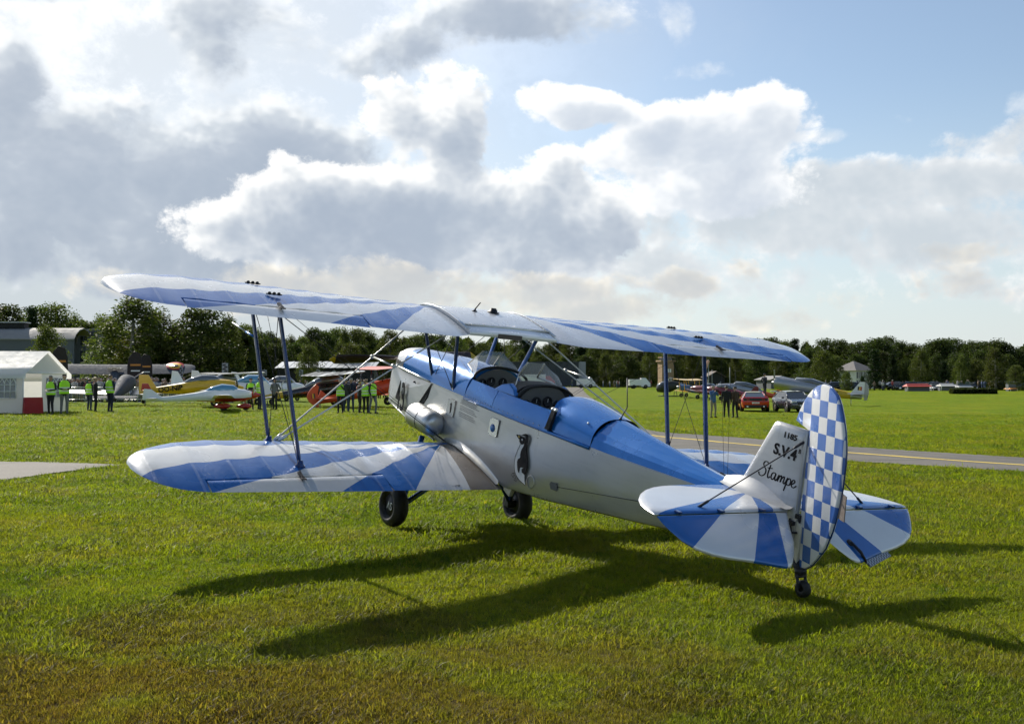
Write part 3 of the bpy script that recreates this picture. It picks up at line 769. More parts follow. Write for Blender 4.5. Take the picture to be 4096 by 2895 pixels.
# coamings
for sd in (-1, 1):
    for nm, y0, y1, s0, s1 in (('coaming_panel', .345, -.205, .285, -.245), ('coaming_panel', -.212, -1.165, -.25, -1.185)):
        mb = MB(); rings = []
        for i in range(7):
            t = i / 6; yb_ = y0 + (y1 - y0) * t; yt = s0 + (s1 - s0) * t
            w0 = hw(yb_) + .012; w1 = hw(yt) - .022
            za, zt_ = zl(yb_) - .005, zl(yt) + .205
            zt_ = 1.588 + (.012 * (s0 - yt))
            rings.append([(sd * w0, yb_, za), (sd * (w0 * .5 + w1 * .5 + .012), (yb_ + yt) / 2, (za + zt_) / 2), (sd * w1, yt, zt_), (sd * (w1 - .014), yt, zt_), (sd * (w0 - .016), yb_, za)])
        mb.loft(rings); pn = mb.build(nm, m_blu, hero, auto=R(40))
        rv = MB()
        for i in range(11):
            y = y0 + (y1 - y0) * (i + .5) / 11
            rv.lathe([(0, 0), (.006, 0), (.004, .005), (0, .006)], (sd * (hw(y) + .013), y, zl(y) + .02), (sd, 0, .1), 6)
        r = rv.build('rivets', m_alu, pn); tag(r, None, None, None, 'stuff')
    sk = MB(); sk.tube([(sd * (hw(y) + .008), y, zl(y) - .012) for y in (.36, 0, -.5, -1.0, -1.5, -1.75)], .018, 6, ell=.5, up=(0, 0, 1)); sk.build('coaming_sill', m_blu, hero)
    sp = MB(); sp.prism([(sd * .372, -1.195, 1.618), (sd * .372, -1.25, 1.612), (sd * .378, -1.205, 1.425), (sd * .378, -1.14, 1.42)], (1, 0, 0), .03); sp.build('strap', m_dark, hero)
    for yy in (-1.19, -1.235):
        b_ = MB(); b_.lathe([(0, 0), (.02, 0), (.024, .012), (.016, .024), (0, .026)], (sd * .36, yy, 1.615), (sd * .4, 0, 1), 12); b_.build('clasp', m_wire, hero)
# scuttle between the cockpits and its instrument panel; front panel under the fuel deck
deck('scuttle', [(-.24, .335, 1.575, 1.705), (-.33, .345, 1.58, 1.728), (-.43, .348, 1.585, 1.735), (-.525, .348, 1.59, 1.732)], pmat('scuttle_hood', (.022, .022, .024), .5), p=.8)
for sd in (-1, 1):
    ff = MB(); ff.prism([(sd * .352, -.16, 1.585), (sd * .352, -.56, 1.60), (sd * .335, -.50, 1.66), (sd * .325, -.40, 1.70), (sd * .335, -.28, 1.665)], (1, 0, 0), .05); ff.build('strut_fairing', m_blu, hero, bevel=.015)
def dials(name, y, zc, spots, back):
    mb = MB(); n = 15; ring = []
    w, z0, zt = back
    for i in range(n):
        a = math.pi * i / (n - 1); ring.append((-w * math.cos(a), y, z0 + (zt - z0) * math.sin(a)))
    ring = [(-w, y, 1.1)] + ring + [(w, y, 1.1)]
    mb.prism(ring, (0, 1, 0), .012); pn = mb.build(name, m_panel, hero)
    for (x, z, r) in spots:
        d = MB(); d.lathe([(0, -.012), (r, -.012), (r, .012), (r * .86, .014), (r * .82, .006), (0, .006)], (x, y - .012, z), (0, -1, 0), 20)
        dd = d.build('dial', m_dark, pn)
        h = MB(); h.box((x, y - .0195, z + r * .25), (.004, .002, r * .7)); h.build('needle', m_white, dd)
dials('instrument_panel', .34, 1.5, [(-.20, 1.55, .045), (-.09, 1.57, .05), (.06, 1.57, .05), (.19, 1.54, .045), (-.13, 1.44, .05), (.05, 1.44, .045), (.2, 1.42, .04)], (.352, 1.4, 1.705))
dials('instrument_panel', -.535, 1.5, [(-.22, 1.52, .05), (-.10, 1.55, .055), (.04, 1.56, .055), (.17, 1.53, .05), (-.12, 1.42, .055), (.03, 1.42, .05), (.18, 1.41, .045)], (.345, 1.4, 1.735))
for (ya, yb2, w) in ((.345, .20, .345), (-.545, -.62, .345)):
    rim = MB()
    pts = []
    for i in range(15):
        a = math.pi * i / 14; pts.append((-w * math.cos(a), ya + (yb2 - ya) * (1 - math.sin(a)) * .5, 1.60 + .125 * math.sin(a)))
    rim.tube(pts, .015, 8); rim.build('padded_rim', m_black, hero)
rim = MB(); pts = [(.355 , -.55 - .62 * i / 8, 1.60 + .05 * math.sin(math.pi * i / 8)) for i in range(9)]
rim.tube(pts, .016, 8); rim.build('padded_rim', m_black, hero)
for yy in (-.05, -.92):
    se = MB(); se.box((0, yy, 1.12), (.42, .36, .05)); se.box((0, yy - .17, 1.3), (.42, .05, .40), 0, Matrix.Rotation(R(-10), 3, 'X')); se.build('seat', pmat('brown_leather', (.05, .025, .015), .5), hero, bevel=.015)
# rear decking with headrest fairing
def rear_deck():
    mb = MB(); rings = []
    S = [(-1.08, .33, 1.60, 1.735, .9), (-1.14, .35, 1.44, 1.742, .85), (-1.25, .355, 1.415, 1.738, .82), (-1.5, .334, 1.413, 1.71, .82), (-1.75, .311, 1.413, 1.677, .85)]
    n = 17
    for (y, w, z0, zt, p) in S:
        r = []
        for i in range(n):
            a = math.pi * i / (n - 1); ca, sa = math.cos(a), math.sin(a)
            yy = y - (.10 * (1 - abs(sa)) if y == -1.08 else 0)
            r.append((-w * math.copysign(abs(ca) ** p, ca), yy, z0 + (zt - z0) * abs(sa) ** p))
        rings.append(r)
    mb.loft(rings, 0, False, False); mb.add(rings[0], [tuple(range(n))])
    o = mb.build('headrest_fairing', m_blu, hero, auto=R(40))
    mb = MB(); rings = []
    for y in (-1.752, -2.1, -2.6, -3.0, -3.4, -3.75):
        w = hw(y); l = zl(y); zt = float(np.interp(-y, [1.75, 2.1, 3.23, 3.75], [1.672, 1.636, 1.52, 1.505]))
        f = float(np.interp(-y, [1.75, 2.0, 3.3, 3.75], [1.555, 1.535, 1.495, 1.49]))
        half = [(w * 1.002, l - .008), (w * .93, l + (f - l) * .6), (w * .80, f), (w * .50, f + (zt - f) * .62), (w * .17, zt - .004), (0, zt)]
        rings.append([(-x, y, z) for x, z in half] + [(x, y, z) for x, z in half[::-1][1:]])
    mb.loft(rings, 0, False, False)
    mb.build('tail_decking', m_blu, hero, smooth=False)
rear_deck()
ant = MB(); ant.tube([(0, -1.74, 1.672), (0, -1.77, 1.74), (.02, -1.78, 1.80)], .006, 6); ant.tube([(.02, -1.78, 1.80), (.12, -1.62, 1.95), (.20, -1.5, 2.02)], .005, 6); ant.lathe([(0, 0), (.02, 0), (.012, .02), (0, .022)], (0, -1.74, 1.668), 'Z', 10)
ant.build('whip_aerial', m_cable, hero)
for (y, z) in ((-1.42, 1.56), (-1.62, 1.60)):
    b_ = MB(); b_.lathe([(0, 0), (.012, 0), (.010, .006), (0, .008)], (-.27, y, z), (-1, 0, .8), 10); b_.build('screw', m_wire, hero)
# windscreens: one raked flat front pane and two swept side panes in thin frames
def windscreen(xt, yt, zt, yb_, zb_, wb, ys, zs):
    F = [(-xt, yt, zt), (xt, yt, zt), (wb, yb_, zb_), (-wb, yb_, zb_)]
    root = MB(); root.prism(F, Vector((0, .8, .6)).normalized(), .004); w = root.build('windscreen', m_glass, hero)
    for s in (-1, 1):
        p = [(s * xt, yt, zt), (s * wb, yb_, zb_), (s * .31, ys, zs)]
        if s > 0:   # curved outer edge
            q = [(s * .185, yt - .02, zt - .06), (s * .25, ys + .06, zs + .14), (s * .29, ys + .01, zs + .05)]
        else: q = [(s * .185, yt - .02, zt - .06), (s * .25, ys + .06, zs + .14), (s * .29, ys + .01, zs + .05)]
        poly = [p[0], p[1], p[2]] + q[::-1]
        e1 = Vector(p[1]) - Vector(p[0]); e2 = Vector(p[2]) - Vector(p[0]); nn = e1.cross(e2).normalized()
        sp = MB(); sp.add(poly + [tuple(Vector(v) + nn * .004) for v in poly], [tuple(range(6)), tuple(range(6, 12))[::-1]] + [(i, (i + 1) % 6, 6 + (i + 1) % 6, 6 + i) for i in range(6)])
        sp.build('side_pane', m_glass, w)
        fr = MB(); fr.tube([p[0], p[1]], .009, 6); fr.build('frame_bar', m_cream, w)
        ft = MB(); ft.tube([p[1], ((p[1][0] + p[2][0]) / 2, (p[1][1] + p[2][1]) / 2, (p[1][2] + p[2][2]) / 2 + .02), p[2]], .011, 6, ell=.5); ft.build('frame_foot', m_white, w)
windscreen(.126, .511, 1.871, .72, 1.675, .17, .33, 1.60)
windscreen(.105, -.30, 1.908, -.20, 1.742, .12, -.44, 1.66)

# ---- struts
def stream(p, q, r=.034, ell=.45):
    mb = MB(); p, q = Vector(p), Vector(q); d = q - p
    ts = (0, .06, .5, .94, 1); rr = [r * .6, r, r * 1.04, r, r * .6]
    mb.tube([p + d * t for t in ts], rr, 12, ell=ell, up=(0, 1, 0)); return mb
CF0, CF1 = Vector((.318, 1.157, 1.40)), Vector((.537, 1.222, 2.13)); CR0, CR1 = Vector((.361, .629, 1.39)), Vector((.535, .446, 2.13))
IF0, IR0 = Vector((2.554, .214, LW.top(2.554, .214) - .01)), Vector((2.527, -.499, LW.top(2.527, -.499) - .01))
IF1, IR1 = Vector((2.702, .790, UW.bot(2.702, .79) + .01)), Vector((2.69, .069, UW.bot(2.69, .069) + .01))
mir = lambda v, s: Vector((v.x * s, v.y, v.z))
for sd in (-1, 1):
    for a, b in ((IF0, IF1), (IR0, IR1)):
        o = stream(mir(a, sd), mir(b, sd)).build('interplane_strut', m_strut, hero)
        f = MB(); f.lathe([(0, -.004), (.05, -.004), (.046, .008), (.03, .018), (.022, .05), (0, .052)], mir(a, sd), 'Z', 14); f.build('strut_foot', m_strut, o)
    for a, b in ((CF0, CF1), (CR0, CR1)):
        stream(mir(a, sd), mir(b, sd), .030).build('cabane_strut', m_strut if sd < 0 else m_gearblue, hero)
    # bracing
    def wire(p, q, r, mat, name='bracing_wire', ends=True):
        p, q = Vector(p), Vector(q); mb = MB(); d = (q - p); L = d.length; u = d / L
        if ends: mb.tube([p, p + u * .09, p + u * .10, q - u * .10, q - u * .09, q], [r * 2.1, r * 2.1, r, r, r * 2.1, r * 2.1], 6)
        else: mb.tube([p, q], r, 5)
        return mb.build(name, mat, hero)
    lw0 = mir(IF0, sd) + Vector((-sd * .06, .0, .015))
    wire(lw0, mir(CF1, sd) + Vector((0, .02, -.02)), .0085, m_wire, 'landing_wire')
    wire(lw0 + Vector((-sd * .02, -.03, .0)), mir(CR1, sd) + Vector((0, -.01, -.02)), .0085, m_wire, 'landing_wire')
    mid1 = lw0.lerp(mir(CF1, sd), .62); mid2 = lw0.lerp(mir(CR1, sd), .62)
    sp = MB(); sp.tube([mid1, mid2], .011, 8); sp.lathe([(0, -.02), (.02, -.02), (.02, .02), (0, .02)], mid1, mid2 - mid1, 8); sp.lathe([(0, -.02), (.02, -.02), (.02, .02), (0, .02)], mid2, mid2 - mid1, 8)
    sp.build('wire_spacer', m_wire, hero)
    root = Vector((sd * .375, .66, LW.top(.40, .62) + .01))
    for dy in (0, .05):
        wire(root + Vector((0, -dy, 0)), mir(IF1, sd) + Vector((-sd * .04, -dy, 0)), .0022, m_cable, 'flying_wire')
    wire(root + Vector((0, -.08, 0)), mir(IR1, sd) + Vector((-sd * .04, 0, 0)), .0022, m_cable, 'flying_wire')
    wire(mir(IF0, sd), mir(IR1, sd), .0036, m_cable, 'incidence_wire'); wire(mir(IR0, sd), mir(IF1, sd), .0036, m_cable, 'incidence_wire')
    wire(mir(CF0, sd), mir(CR1, sd), .0042, m_cable, 'cabane_wire'); wire(mir(CR0, sd), mir(CF1, sd), .0042, m_cable, 'cabane_wire')
    for (xu, xl, dy) in ((2.78, 2.60, -.02), (2.90, 2.62, -.05)):
        wire((sd * xu, uh(xu) + dy, UW.bot(xu, uh(xu))), (sd * xl, lh(xl) + dy, LW.top(xl, lh(xl))), .0022, m_cable, 'control_cable', False)
    # fin to stabiliser
    wire((sd * .03, -3.86, 2.03), (sd * .924, -3.786, 1.515), .0055, m_cable, 'tail_wire')
    wire((sd * .03, -3.9, 1.25), (sd * .924, -3.70, 1.47), .0055, m_cable, 'tail_wire')
wire(mir(CF0, -1), CF1, .0042, m_cable, 'cabane_wire'); wire(CF0, mir(CF1, -1), .0042, m_cable, 'cabane_wire')
pt = MB(); a = IF0.lerp(IF1, .70); a = mir(a, -1)
pt.tube([a, a + Vector((-.02, .10, .01)), a + Vector((-.035, .18, .02))], .012, 8, 0); pt.tube([a + Vector((-.035, .18, .02)), a + Vector((-.08, .46, .06))], .008, 8, 1)
pt.build('pitot_tube', [m_blu, m_wire], hero)

# ---- propeller
pm = MB(); ang = R(4.6)
for s in (-1, 1):
    rings = []
    for i in range(15):
        t = i / 14; r = .02 + t * 1.00
        c = (.030 + .046 * math.sin(min(1, t * 1.25) * math.pi * .72)) * (1 if t < .9 else max(.15, math.sqrt(max(0, 1 - ((t - .9) / .1) ** 2)) * .97 + .03))
        tw = R(60 - 42 * t); th = .045 * (1 - t) + .012
        ring = []
        for j in range(10):
            a2 = 2 * math.pi * j / 10; u, v = math.cos(a2) * c, math.sin(a2) * th / 2 * 1.2
            py, pz = u * math.sin(tw) + v * math.cos(tw), u * math.cos(tw) - v * math.sin(tw)
            x = s * r; zz = pz * s
            ring.append((x * math.cos(ang) - zz * math.sin(ang), 2.418 + py, 1.415 + x * math.sin(ang) + zz * math.cos(ang)))
        rings.append(ring)
    n0 = len(pm.f); pm.loft(rings)
    for k in range(n0, len(pm.f)):
        if np.mean([abs(pm.v[i][0]) for i in pm.f[k]]) > .945: pm.mi[k] = 1
prop = pm.build('propeller', [m_wood, m_yel], hero)
hb = MB(); hb.lathe([(0, -.09), (.075, -.09), (.085, -.05), (.085, .05), (.06, .075), (.03, .09), (0, .092)], (0, 2.418, 1.415), 'Y', 20); hb.build('hub', m_alu, prop)

# ---- undercarriage
UPB = (_Mr @ _Mp).transposed() @ Vector((0, 0, 1))
def wheel(sd):
    c = Vector((sd * .82, .655, -.143)) + UPB * .228
    t = MB(); prof = []
    for i in range(17):
        a = -math.pi * .86 + 2 * math.pi * .86 * i / 16
        prof.append((.163 + .072 * math.cos(a) ** 1 if math.cos(a) > 0 else .163 + .045 * math.cos(a), .086 * math.sin(a)))
    prof = [(.10, -.05)] + prof + [(.10, .05)]
    t.lathe(prof, c, 'X', 40); ty = t.build('wheel', m_black, hero)
    d = MB(); d.lathe([(0, -.052), (.118, -.045), (.122, -.03), (.122, .03), (.118, .045), (0, .052)], c, 'X', 28); hub = d.build('wheel_disc', pmat('disc_black', (.014, .014, .015), .45), ty)
    d = MB(); d.lathe([(.121, .038), (.129, .043), (.133, .03), (.121, .028)], c - Vector((0, 0, 0)), (sd, 0, 0), 28); d.build('rim', pmat('rim_grey', (.05, .05, .05), .4, .5), ty)
    return c
for sd in (-1, 1):
    c = wheel(sd)
    if sd < 0: WL = c
    g = MB(); top = Vector((sd * .40, 1.06, .76)); ax0 = c + Vector((-sd * .10, 0, 0))
    g.tube([top, top.lerp(ax0, .35)], .034, 10); g.tube([top.lerp(ax0, .33), top.lerp(ax0, .62)], .046, 12); g.tube([top.lerp(ax0, .6), ax0], .03, 10)
    leg = g.build('gear_leg', m_gearblue, hero)
    b_ = MB(); b_.lathe([(0, 0), (.055, 0), (.055, .03), (0, .03)], top.lerp(ax0, .62), ax0 - top, 14); b_.build('oleo_collar', m_cable, leg); b_ = MB(); b_.box(ax0, (.12, .085, .085)); b_.build('axle_block', m_cable, leg, bevel=.012)
    g = MB(); g.tube([ax0 + Vector((0, 0, -.02)), (sd * .10, .42, .69)], .022, 10, ell=.7); g.build('gear_strut', m_gearblue if sd < 0 else m_strut, hero)
    g = MB(); g.tube([ax0, (sd * .36, .20, .72)], .020, 10); g.build('gear_strut', m_strut, hero)
    s_ = MB(); s_.box((sd * .30, -.62, .665), (.05, .12, .10), 0, Matrix.Rotation(R(20), 3, 'X')); s_.build('step', m_cream, hero, bevel=.01)
# tail wheel
tw = Vector((0, -4.118, .905)); twc = tw + UPB * .062
g = MB(); g.lathe([(.02, -.028), (.045, -.032), (.062, -.018), (.066, 0), (.062, .018), (.045, .032), (.02, .028)], twc, 'X', 24); tww = g.build('tail_wheel', m_black, hero)
g = MB()
for s in (-1, 1): g.tube([twc + Vector((s * .045, 0, 0)), twc + UPB * .09 + Vector((s * .045, .02, 0))], .012, 8)
g.tube([twc + UPB * .09 + Vector((-.05, .02, 0)), twc + UPB * .09 + Vector((.05, .02, 0))], .016, 8); g.tube([twc + UPB * .09 + Vector((0, .02, 0)), (0, -3.97, 1.16)], [.030, .034], 12)
g.tube([twc + UPB * .10 + Vector((0, .02, 0)), twc + UPB * .15 + Vector((0, .025, 0))], .045, 12)
g.build('tail_wheel_fork', m_cable, hero)

# ---- tail
def thick_plate(outline, origin, U, V, N, th, mat, name, parent=hero, edge=.25, bev=True):
    """outline in (u, v); lens-shaped plate with a rounded edge"""
    origin, U, V, N = Vector(origin), Vector(U), Vector(V), Vector(N)
    c = np.mean(np.array(outline), axis=0); mb = MB(); k = len(outline)
    def ring(sc, off): return [origin + U * (c[0] + (u - c[0]) * sc) + V * (c[1] + (v - c[1]) * sc) + N * off for u, v in outline]
    rings = [ring(.80, th), ring(.93, th * .82), ring(.985, th * .4), ring(1.0, 0), ring(.985, -th * .4), ring(.93, -th * .82), ring(.80, -th)]
    mb.loft(rings, 0, True, True)
    return mb.build(name, mat, parent, auto=R(40))
stab = [(.05, -3.23), (.30, -3.225), (.586, -3.235), (.80, -3.255), (.93, -3.29), (1.06, -3.35), (1.17, -3.43), (1.28, -3.54), (1.36, -3.66), (1.40, -3.78), (1.412, -3.865), (.05, -3.865)]
elv = [(.085, 0), (1.405, 0), (1.385, .055), (1.35, .115), (1.285, .205), (1.2, .275), (1.085, .328), (.945, .365), (.715, .405), (.5, .452), (.42, .468), (.37, .465), (.325, .43), (.25, .345), (.19, .26), (.145, .13)]
de = R(38)
for sd in (-1, 1):
    thick_plate([(sd * u, v) for u, v in stab], (0, 0, 1.495), (1, 0, 0), (0, 1, 0), (0, 0, 1), .024, m_tail, 'stabiliser')
    thick_plate([(sd * u, v) for u, v in elv], (0, -3.882, 1.490), (1, 0, 0), (0, -math.cos(de), -math.sin(de)), (0, -math.sin(de), math.cos(de)), .018, m_tail, 'elevator')
    for x in (.35, .78, 1.2):
        h = MB(); h.box((sd * x, -3.872, 1.512), (.035, .05, .016)); h.build('elevator_hinge', m_strut, hero, bevel=.004)
# trim tab with woven guard on the right elevator
tb = MB(); o0 = Vector((0, -3.882, 1.490)); Vv = Vector((0, -math.cos(de), -math.sin(de))); Nn = Vector((0, -math.sin(de), math.cos(de)))
def elp(x, c, n=0.): return o0 + Vector((x, 0, 0)) + Vv * c + Nn * n
def checker_mat(name, ca, cb, sx, sy, ax='XY', rough=.35):
    m, nt, b = newmat(name); tc = nt.new('ShaderNodeTexCoord'); u = tc.outputs['UV']
    ck = nt.new('ShaderNodeTexChecker'); nt.put(ck.inputs['Vector'], nt.v('MULTIPLY', u, (sx, sy, 1))); ck.inputs['Scale'].default_value = 1.0
    ck.inputs['Color1'].default_value = col4(ca); ck.inputs['Color2'].default_value = col4(cb)
    n = nt.noise(tc.outputs['Object'], 8., 5, .6)
    c = nt.mix(nt.m('MULTIPLY', n, .25), ck.outputs['Color'], (.3, .3, .3))
    nt.put(b.inputs['Base Color'], c); nt.put(b.inputs['Roughness'], nt.lin(n, .3, .7, rough * .6, rough * 1.3)); b.inputs['Coat Weight'].default_value = .6; b.inputs['Coat Roughness'].default_value = .08
    bn = nt.new('ShaderNodeBump'); bn.inputs['Strength'].default_value = .25; bn.inputs['Distance'].default_value = .02
    nt.put(bn.inputs['Height'], nt.noise(tc.outputs['Object'], 3.5, 4, .55)); nt.l.new(bn.outputs[0], b.inputs['Normal'])
    return m
tb.prism([elp(.46, .44), elp(.80, .385), elp(.815, .43), elp(.50, .51)], Nn, .012)
tbo = tb.build('trim_tab', None or checker_mat('woven_guard', (.03, .035, .05), (.30, .33, .38), 62, 40), hero)
def planar_uv(o, fu, fv):
    uv = o.data.uv_layers.new(name='UVMap')
    for l in o.data.loops:
        p = o.data.vertices[l.vertex_index].co; uv.data[l.index].uv = (fu(p), fv(p))
planar_uv(tbo, lambda p: p.x, lambda p: (p - o0).dot(Vv))
hn = MB(); hn.tube([elp(.40, .30, .03), elp(.43, .40, .04), elp(.47, .47, .01)], [.012, .012, .008], 8); hn.lathe([(0, 0), (.03, 0), (.028, .012), (0, .014)], elp(.40, .30, .014), Nn, 14); hn.build('tab_horn', m_cable, hero)
# fin and its fairing
fin = [(-3.285, 1.51), (-3.533, 2.10), (-3.55, 2.118), (-3.60, 2.122), (-3.868, 2.124), (-3.875, 2.115), (-3.925, 1.50), (-3.95, 1.18), (-3.90, 1.14), (-3.80, 1.30)]
thick_plate(fin, (0, 0, 0), (0, 1, 0), (0, 0, 1), (1, 0, 0), .034, m_fin, 'fin')
for sd in (-1, 1):
    mb = MB(); rr = []
    for i in range(11):
        t = i / 10; y = -3.17 - .72 * t; h = .10 * math.sin(math.pi * min(1, .12 + t)) + .02; w = .04 + .075 * math.sin(math.pi * min(.8, .1 + t))
        rr.append([(sd * .035, y, 1.51 + h), (sd * (.035 + w * .35), y, 1.51 + h * .35), (sd * (.035 + w), y, 1.516)])
    mb.loft(rr, 0, False, False); mb.build('fin_fairing', m_fin, hero)
# rudder, turned a little to the left
h0, h1 = Vector((0, -3.885, 2.12)), Vector((0, -4.06, 1.11)); hd = (h0 - h1).normalized(); ra = R(18)
chv = Vector((-math.sin(ra), -math.cos(ra), 0)); chv = (chv - hd * chv.dot(hd)).normalized(); rn = chv.cross(hd)
rud = [(-.204, 1.097), (-.185, 1.135), (-.159, 1.18), (-.108, 1.246), (-.055, 1.30), (-.005, 1.339), (.066, 1.373), (.137, 1.385), (.20, 1.376), (.25, 1.357), (.324, 1.306), (.37, 1.24), (.407, 1.16), (.44, 1.07), (.46, .987), (.469, .908), (.468, .80), (.455, .68), (.438, .57), (.405, .44), (.362, .331), (.29, .199), (.193, .101), (.126, .042), (.06, .008), (.0, -.006), (-.03, .0), (-.06, .30), (-.045, .55), (-.005, 1.03)]
m_chk = checker_mat('checkered_fabric', (.74, .74, .73), (.012, .115, .45), 1 / .108, 1 / .1215)
rb = MB(); pts = [h1 + chv * u + hd * v for u, v in rud]
c0 = h1 + chv * .18 + hd * .70
def rring(sc, off):
    out = []
    for (u, v) in rud:
        cu = .17; cv = min(max(v, .18), 1.22); out.append(h1 + chv * (cu + (u - cu) * sc) + hd * (cv + (v - cv) * sc) + rn * off)
    return out
rings = [rring(.88, .02), rring(.96, .016), rring(.99, .008), rring(1, 0), rring(.99, -.008), rring(.96, -.016), rring(.88, -.02)]
rb.loft(rings, 0, True, True); ru = rb.build('rudder', m_chk, hero, auto=R(40))
planar_uv(ru, lambda p: (p - h1).dot(chv) - .017 + 1.08, lambda p: (p - h1).dot(hd) + .09 * (p - h1).dot(chv) - .063 + 1.215)
ed = MB(); ed.tube([h1 + chv * u + hd * v for u, v in rud[8:26]], .006, 6); ed.build('trailing_edge', m_strut, ru)
tp = MB(); tp.prism([h1 + chv * (.44) + hd * .62, h1 + chv * .50 + hd * .60, h1 + chv * .49 + hd * .42, h1 + chv * .405 + hd * .44], rn, .008); tp.build('rudder_tab', pmat('tab_brown', (.16, .13, .11), .6), ru)
# control-horn cluttered gap between fuselage tail and elevators
cl = MB(); cl.box((0, -3.93, 1.32), (.05, .07, .34)); cl.box((-.05, -3.92, 1.42), (.06, .05, .03)); cl.tube([(-.04, -3.98, 1.36), (-.11, -3.86, 1.33)], .008, 6); cl.tube([(-.06, -3.9, 1.45), (-.06, -3.98, 1.25)], .008, 6)
cl.build('control_horn', m_cable, hero)
sp = MB(); sp.prism([(0, -3.93, 1.46), (0, -3.96, 1.12), (0, -4.02, 1.12), (0, -4.00, 1.40)], (1, 0, 0), .06); sp.build('stern_post', m_cream, hero, bevel=.01)

# ---- lettering and marks
def text_mesh(body, size, mat, name, parent, xdir, ydir, origin, sx=1.0, shear=0.0, align='LEFT', thick=.0012, bold=0.0, rz=None):
    cu = bpy.data.curves.new(name, 'FONT'); cu.body = body; cu.size = size; cu.align_x = align; cu.shear = shear; cu.offset = bold; cu.extrude = thick
    cu.resolution_u = 3
    o = bpy.data.objects.new(name, cu); COL.objects.link(o)
    dg = bpy.context.evaluated_depsgraph_get(); me = bpy.data.meshes.new_from_object(o.evaluated_get(dg))
    bpy.data.objects.remove(o)
    X, Yv = Vector(xdir).normalized(), Vector(ydir).normalized(); Zv = X.cross(Yv)
    for v in me.vertices:
        p = v.co.copy(); v.co = Vector(origin) + X * p.x * sx + Yv * p.y + Zv * p.z
    me.name = name; me.materials.clear(); me.materials.append(mat)
    ob = bpy.data.objects.new(name, me); COL.objects.link(ob); ob.parent = parent
    return ob
AFT = (0, -1, 0); UPZ = (0, 0, 1)
# side number follows the cowl's taper
def side_dir(y): return Vector((-(hw(y - .2) - hw(y + .2)) / .4 * 1.0, -1, 0)).normalized()
text_mesh('43', .47, m_ink, 'number_43', hero, side_dir(1.75), (0, .10, 1), (-hw(1.88) - .048, 1.915, .905), .62, bold=.008)
text_mesh('1185', .062, m_ink, 'serial_number', hero, AFT, UPZ, (-.0375, -3.662, 2.021), 1.12, bold=.0012)
text_mesh('S.V.4', .118, m_ink, 'type_lettering', hero, AFT, UPZ, (-.0375, -3.598, 1.875), .97, bold=.0035)
text_mesh('B', .05, m_ink, 'type_lettering', hero, AFT, UPZ, (-.0375, -3.836, 1.937), .8)
def strokes(name, paths, w, mat, parent, org, xd, yd, nrm, sc):
    """flat brush strokes following smooth paths"""
    mb = MB(); X, Yv, N = Vector(xd), Vector(yd), Vector(nrm)
    for path in paths:
        P = spline([(p[0], p[1]) for p in path], max(6, len(path) * 5))
        P = [Vector((p[0], p[1], 0)) for p in P]; L, Rr = [], []
        for i, p in enumerate(P):
            d = (P[min(i + 1, len(P) - 1)] - P[max(i - 1, 0)]); d = d.normalized() if d.length > 1e-6 else Vector((1, 0, 0))
            n = Vector((-d.y, d.x, 0)); ww = w * (.62 + .75 * abs(d.y)) * (0.55 if i in (0, len(P) - 1) else 1)
            L.append(p + n * ww / 2); Rr.append(p - n * ww / 2)
        f = lambda q, o: Vector(org) + X * q.x * sc + Yv * q.y * sc + N * o
        mb.loft([[f(a, .0), f(a, .0012), f(b, .0012), f(b, .0)] for a, b in zip(L, Rr)])
    return mb.build(name, mat, parent, smooth=False)
script = [
    [(1.05, 1.62), (.85, 1.78), (.55, 1.72), (.42, 1.45), (.62, 1.18), (.85, .92), (.80, .50), (.45, .22), (.10, .28), (-.02, .55)],
    [(1.35, 1.62), (1.22, .95), (1.18, .48), (1.30, .25), (1.52, .45)], [(.98, 1.22), (1.30, 1.25), (1.68, 1.32)],
    [(2.18, .88), (1.95, .98), (1.70, .78), (1.66, .42), (1.84, .25), (2.05, .45), (2.20, .92), (2.14, .48), (2.26, .25), (2.46, .50)],
    [(2.46, .50), (2.62, .92), (2.58, .55), (2.52, .26), (2.66, .70), (2.90, .95), (2.96, .70), (2.88, .28), (3.02, .70), (3.26, .95), (3.32, .70), (3.26, .38), (3.40, .26), (3.56, .50)],
    [(3.56, .50), (3.74, .95), (3.64, .30), (3.50, -.42)], [(3.70, .72), (3.95, .96), (4.15, .78), (4.10, .40), (3.88, .25), (3.68, .38)],
    [(4.10, .40), (4.42, .55), (4.66, .78), (4.58, .97), (4.38, .88), (4.30, .55), (4.42, .27), (4.66, .25), (4.95, .52)]]
strokes('script_lettering', script, .125, m_ink, hero, (-.0345, -3.497, 1.655), (0, -1, 0), (0, 0, 1), (-1, 0, 0), .0775)
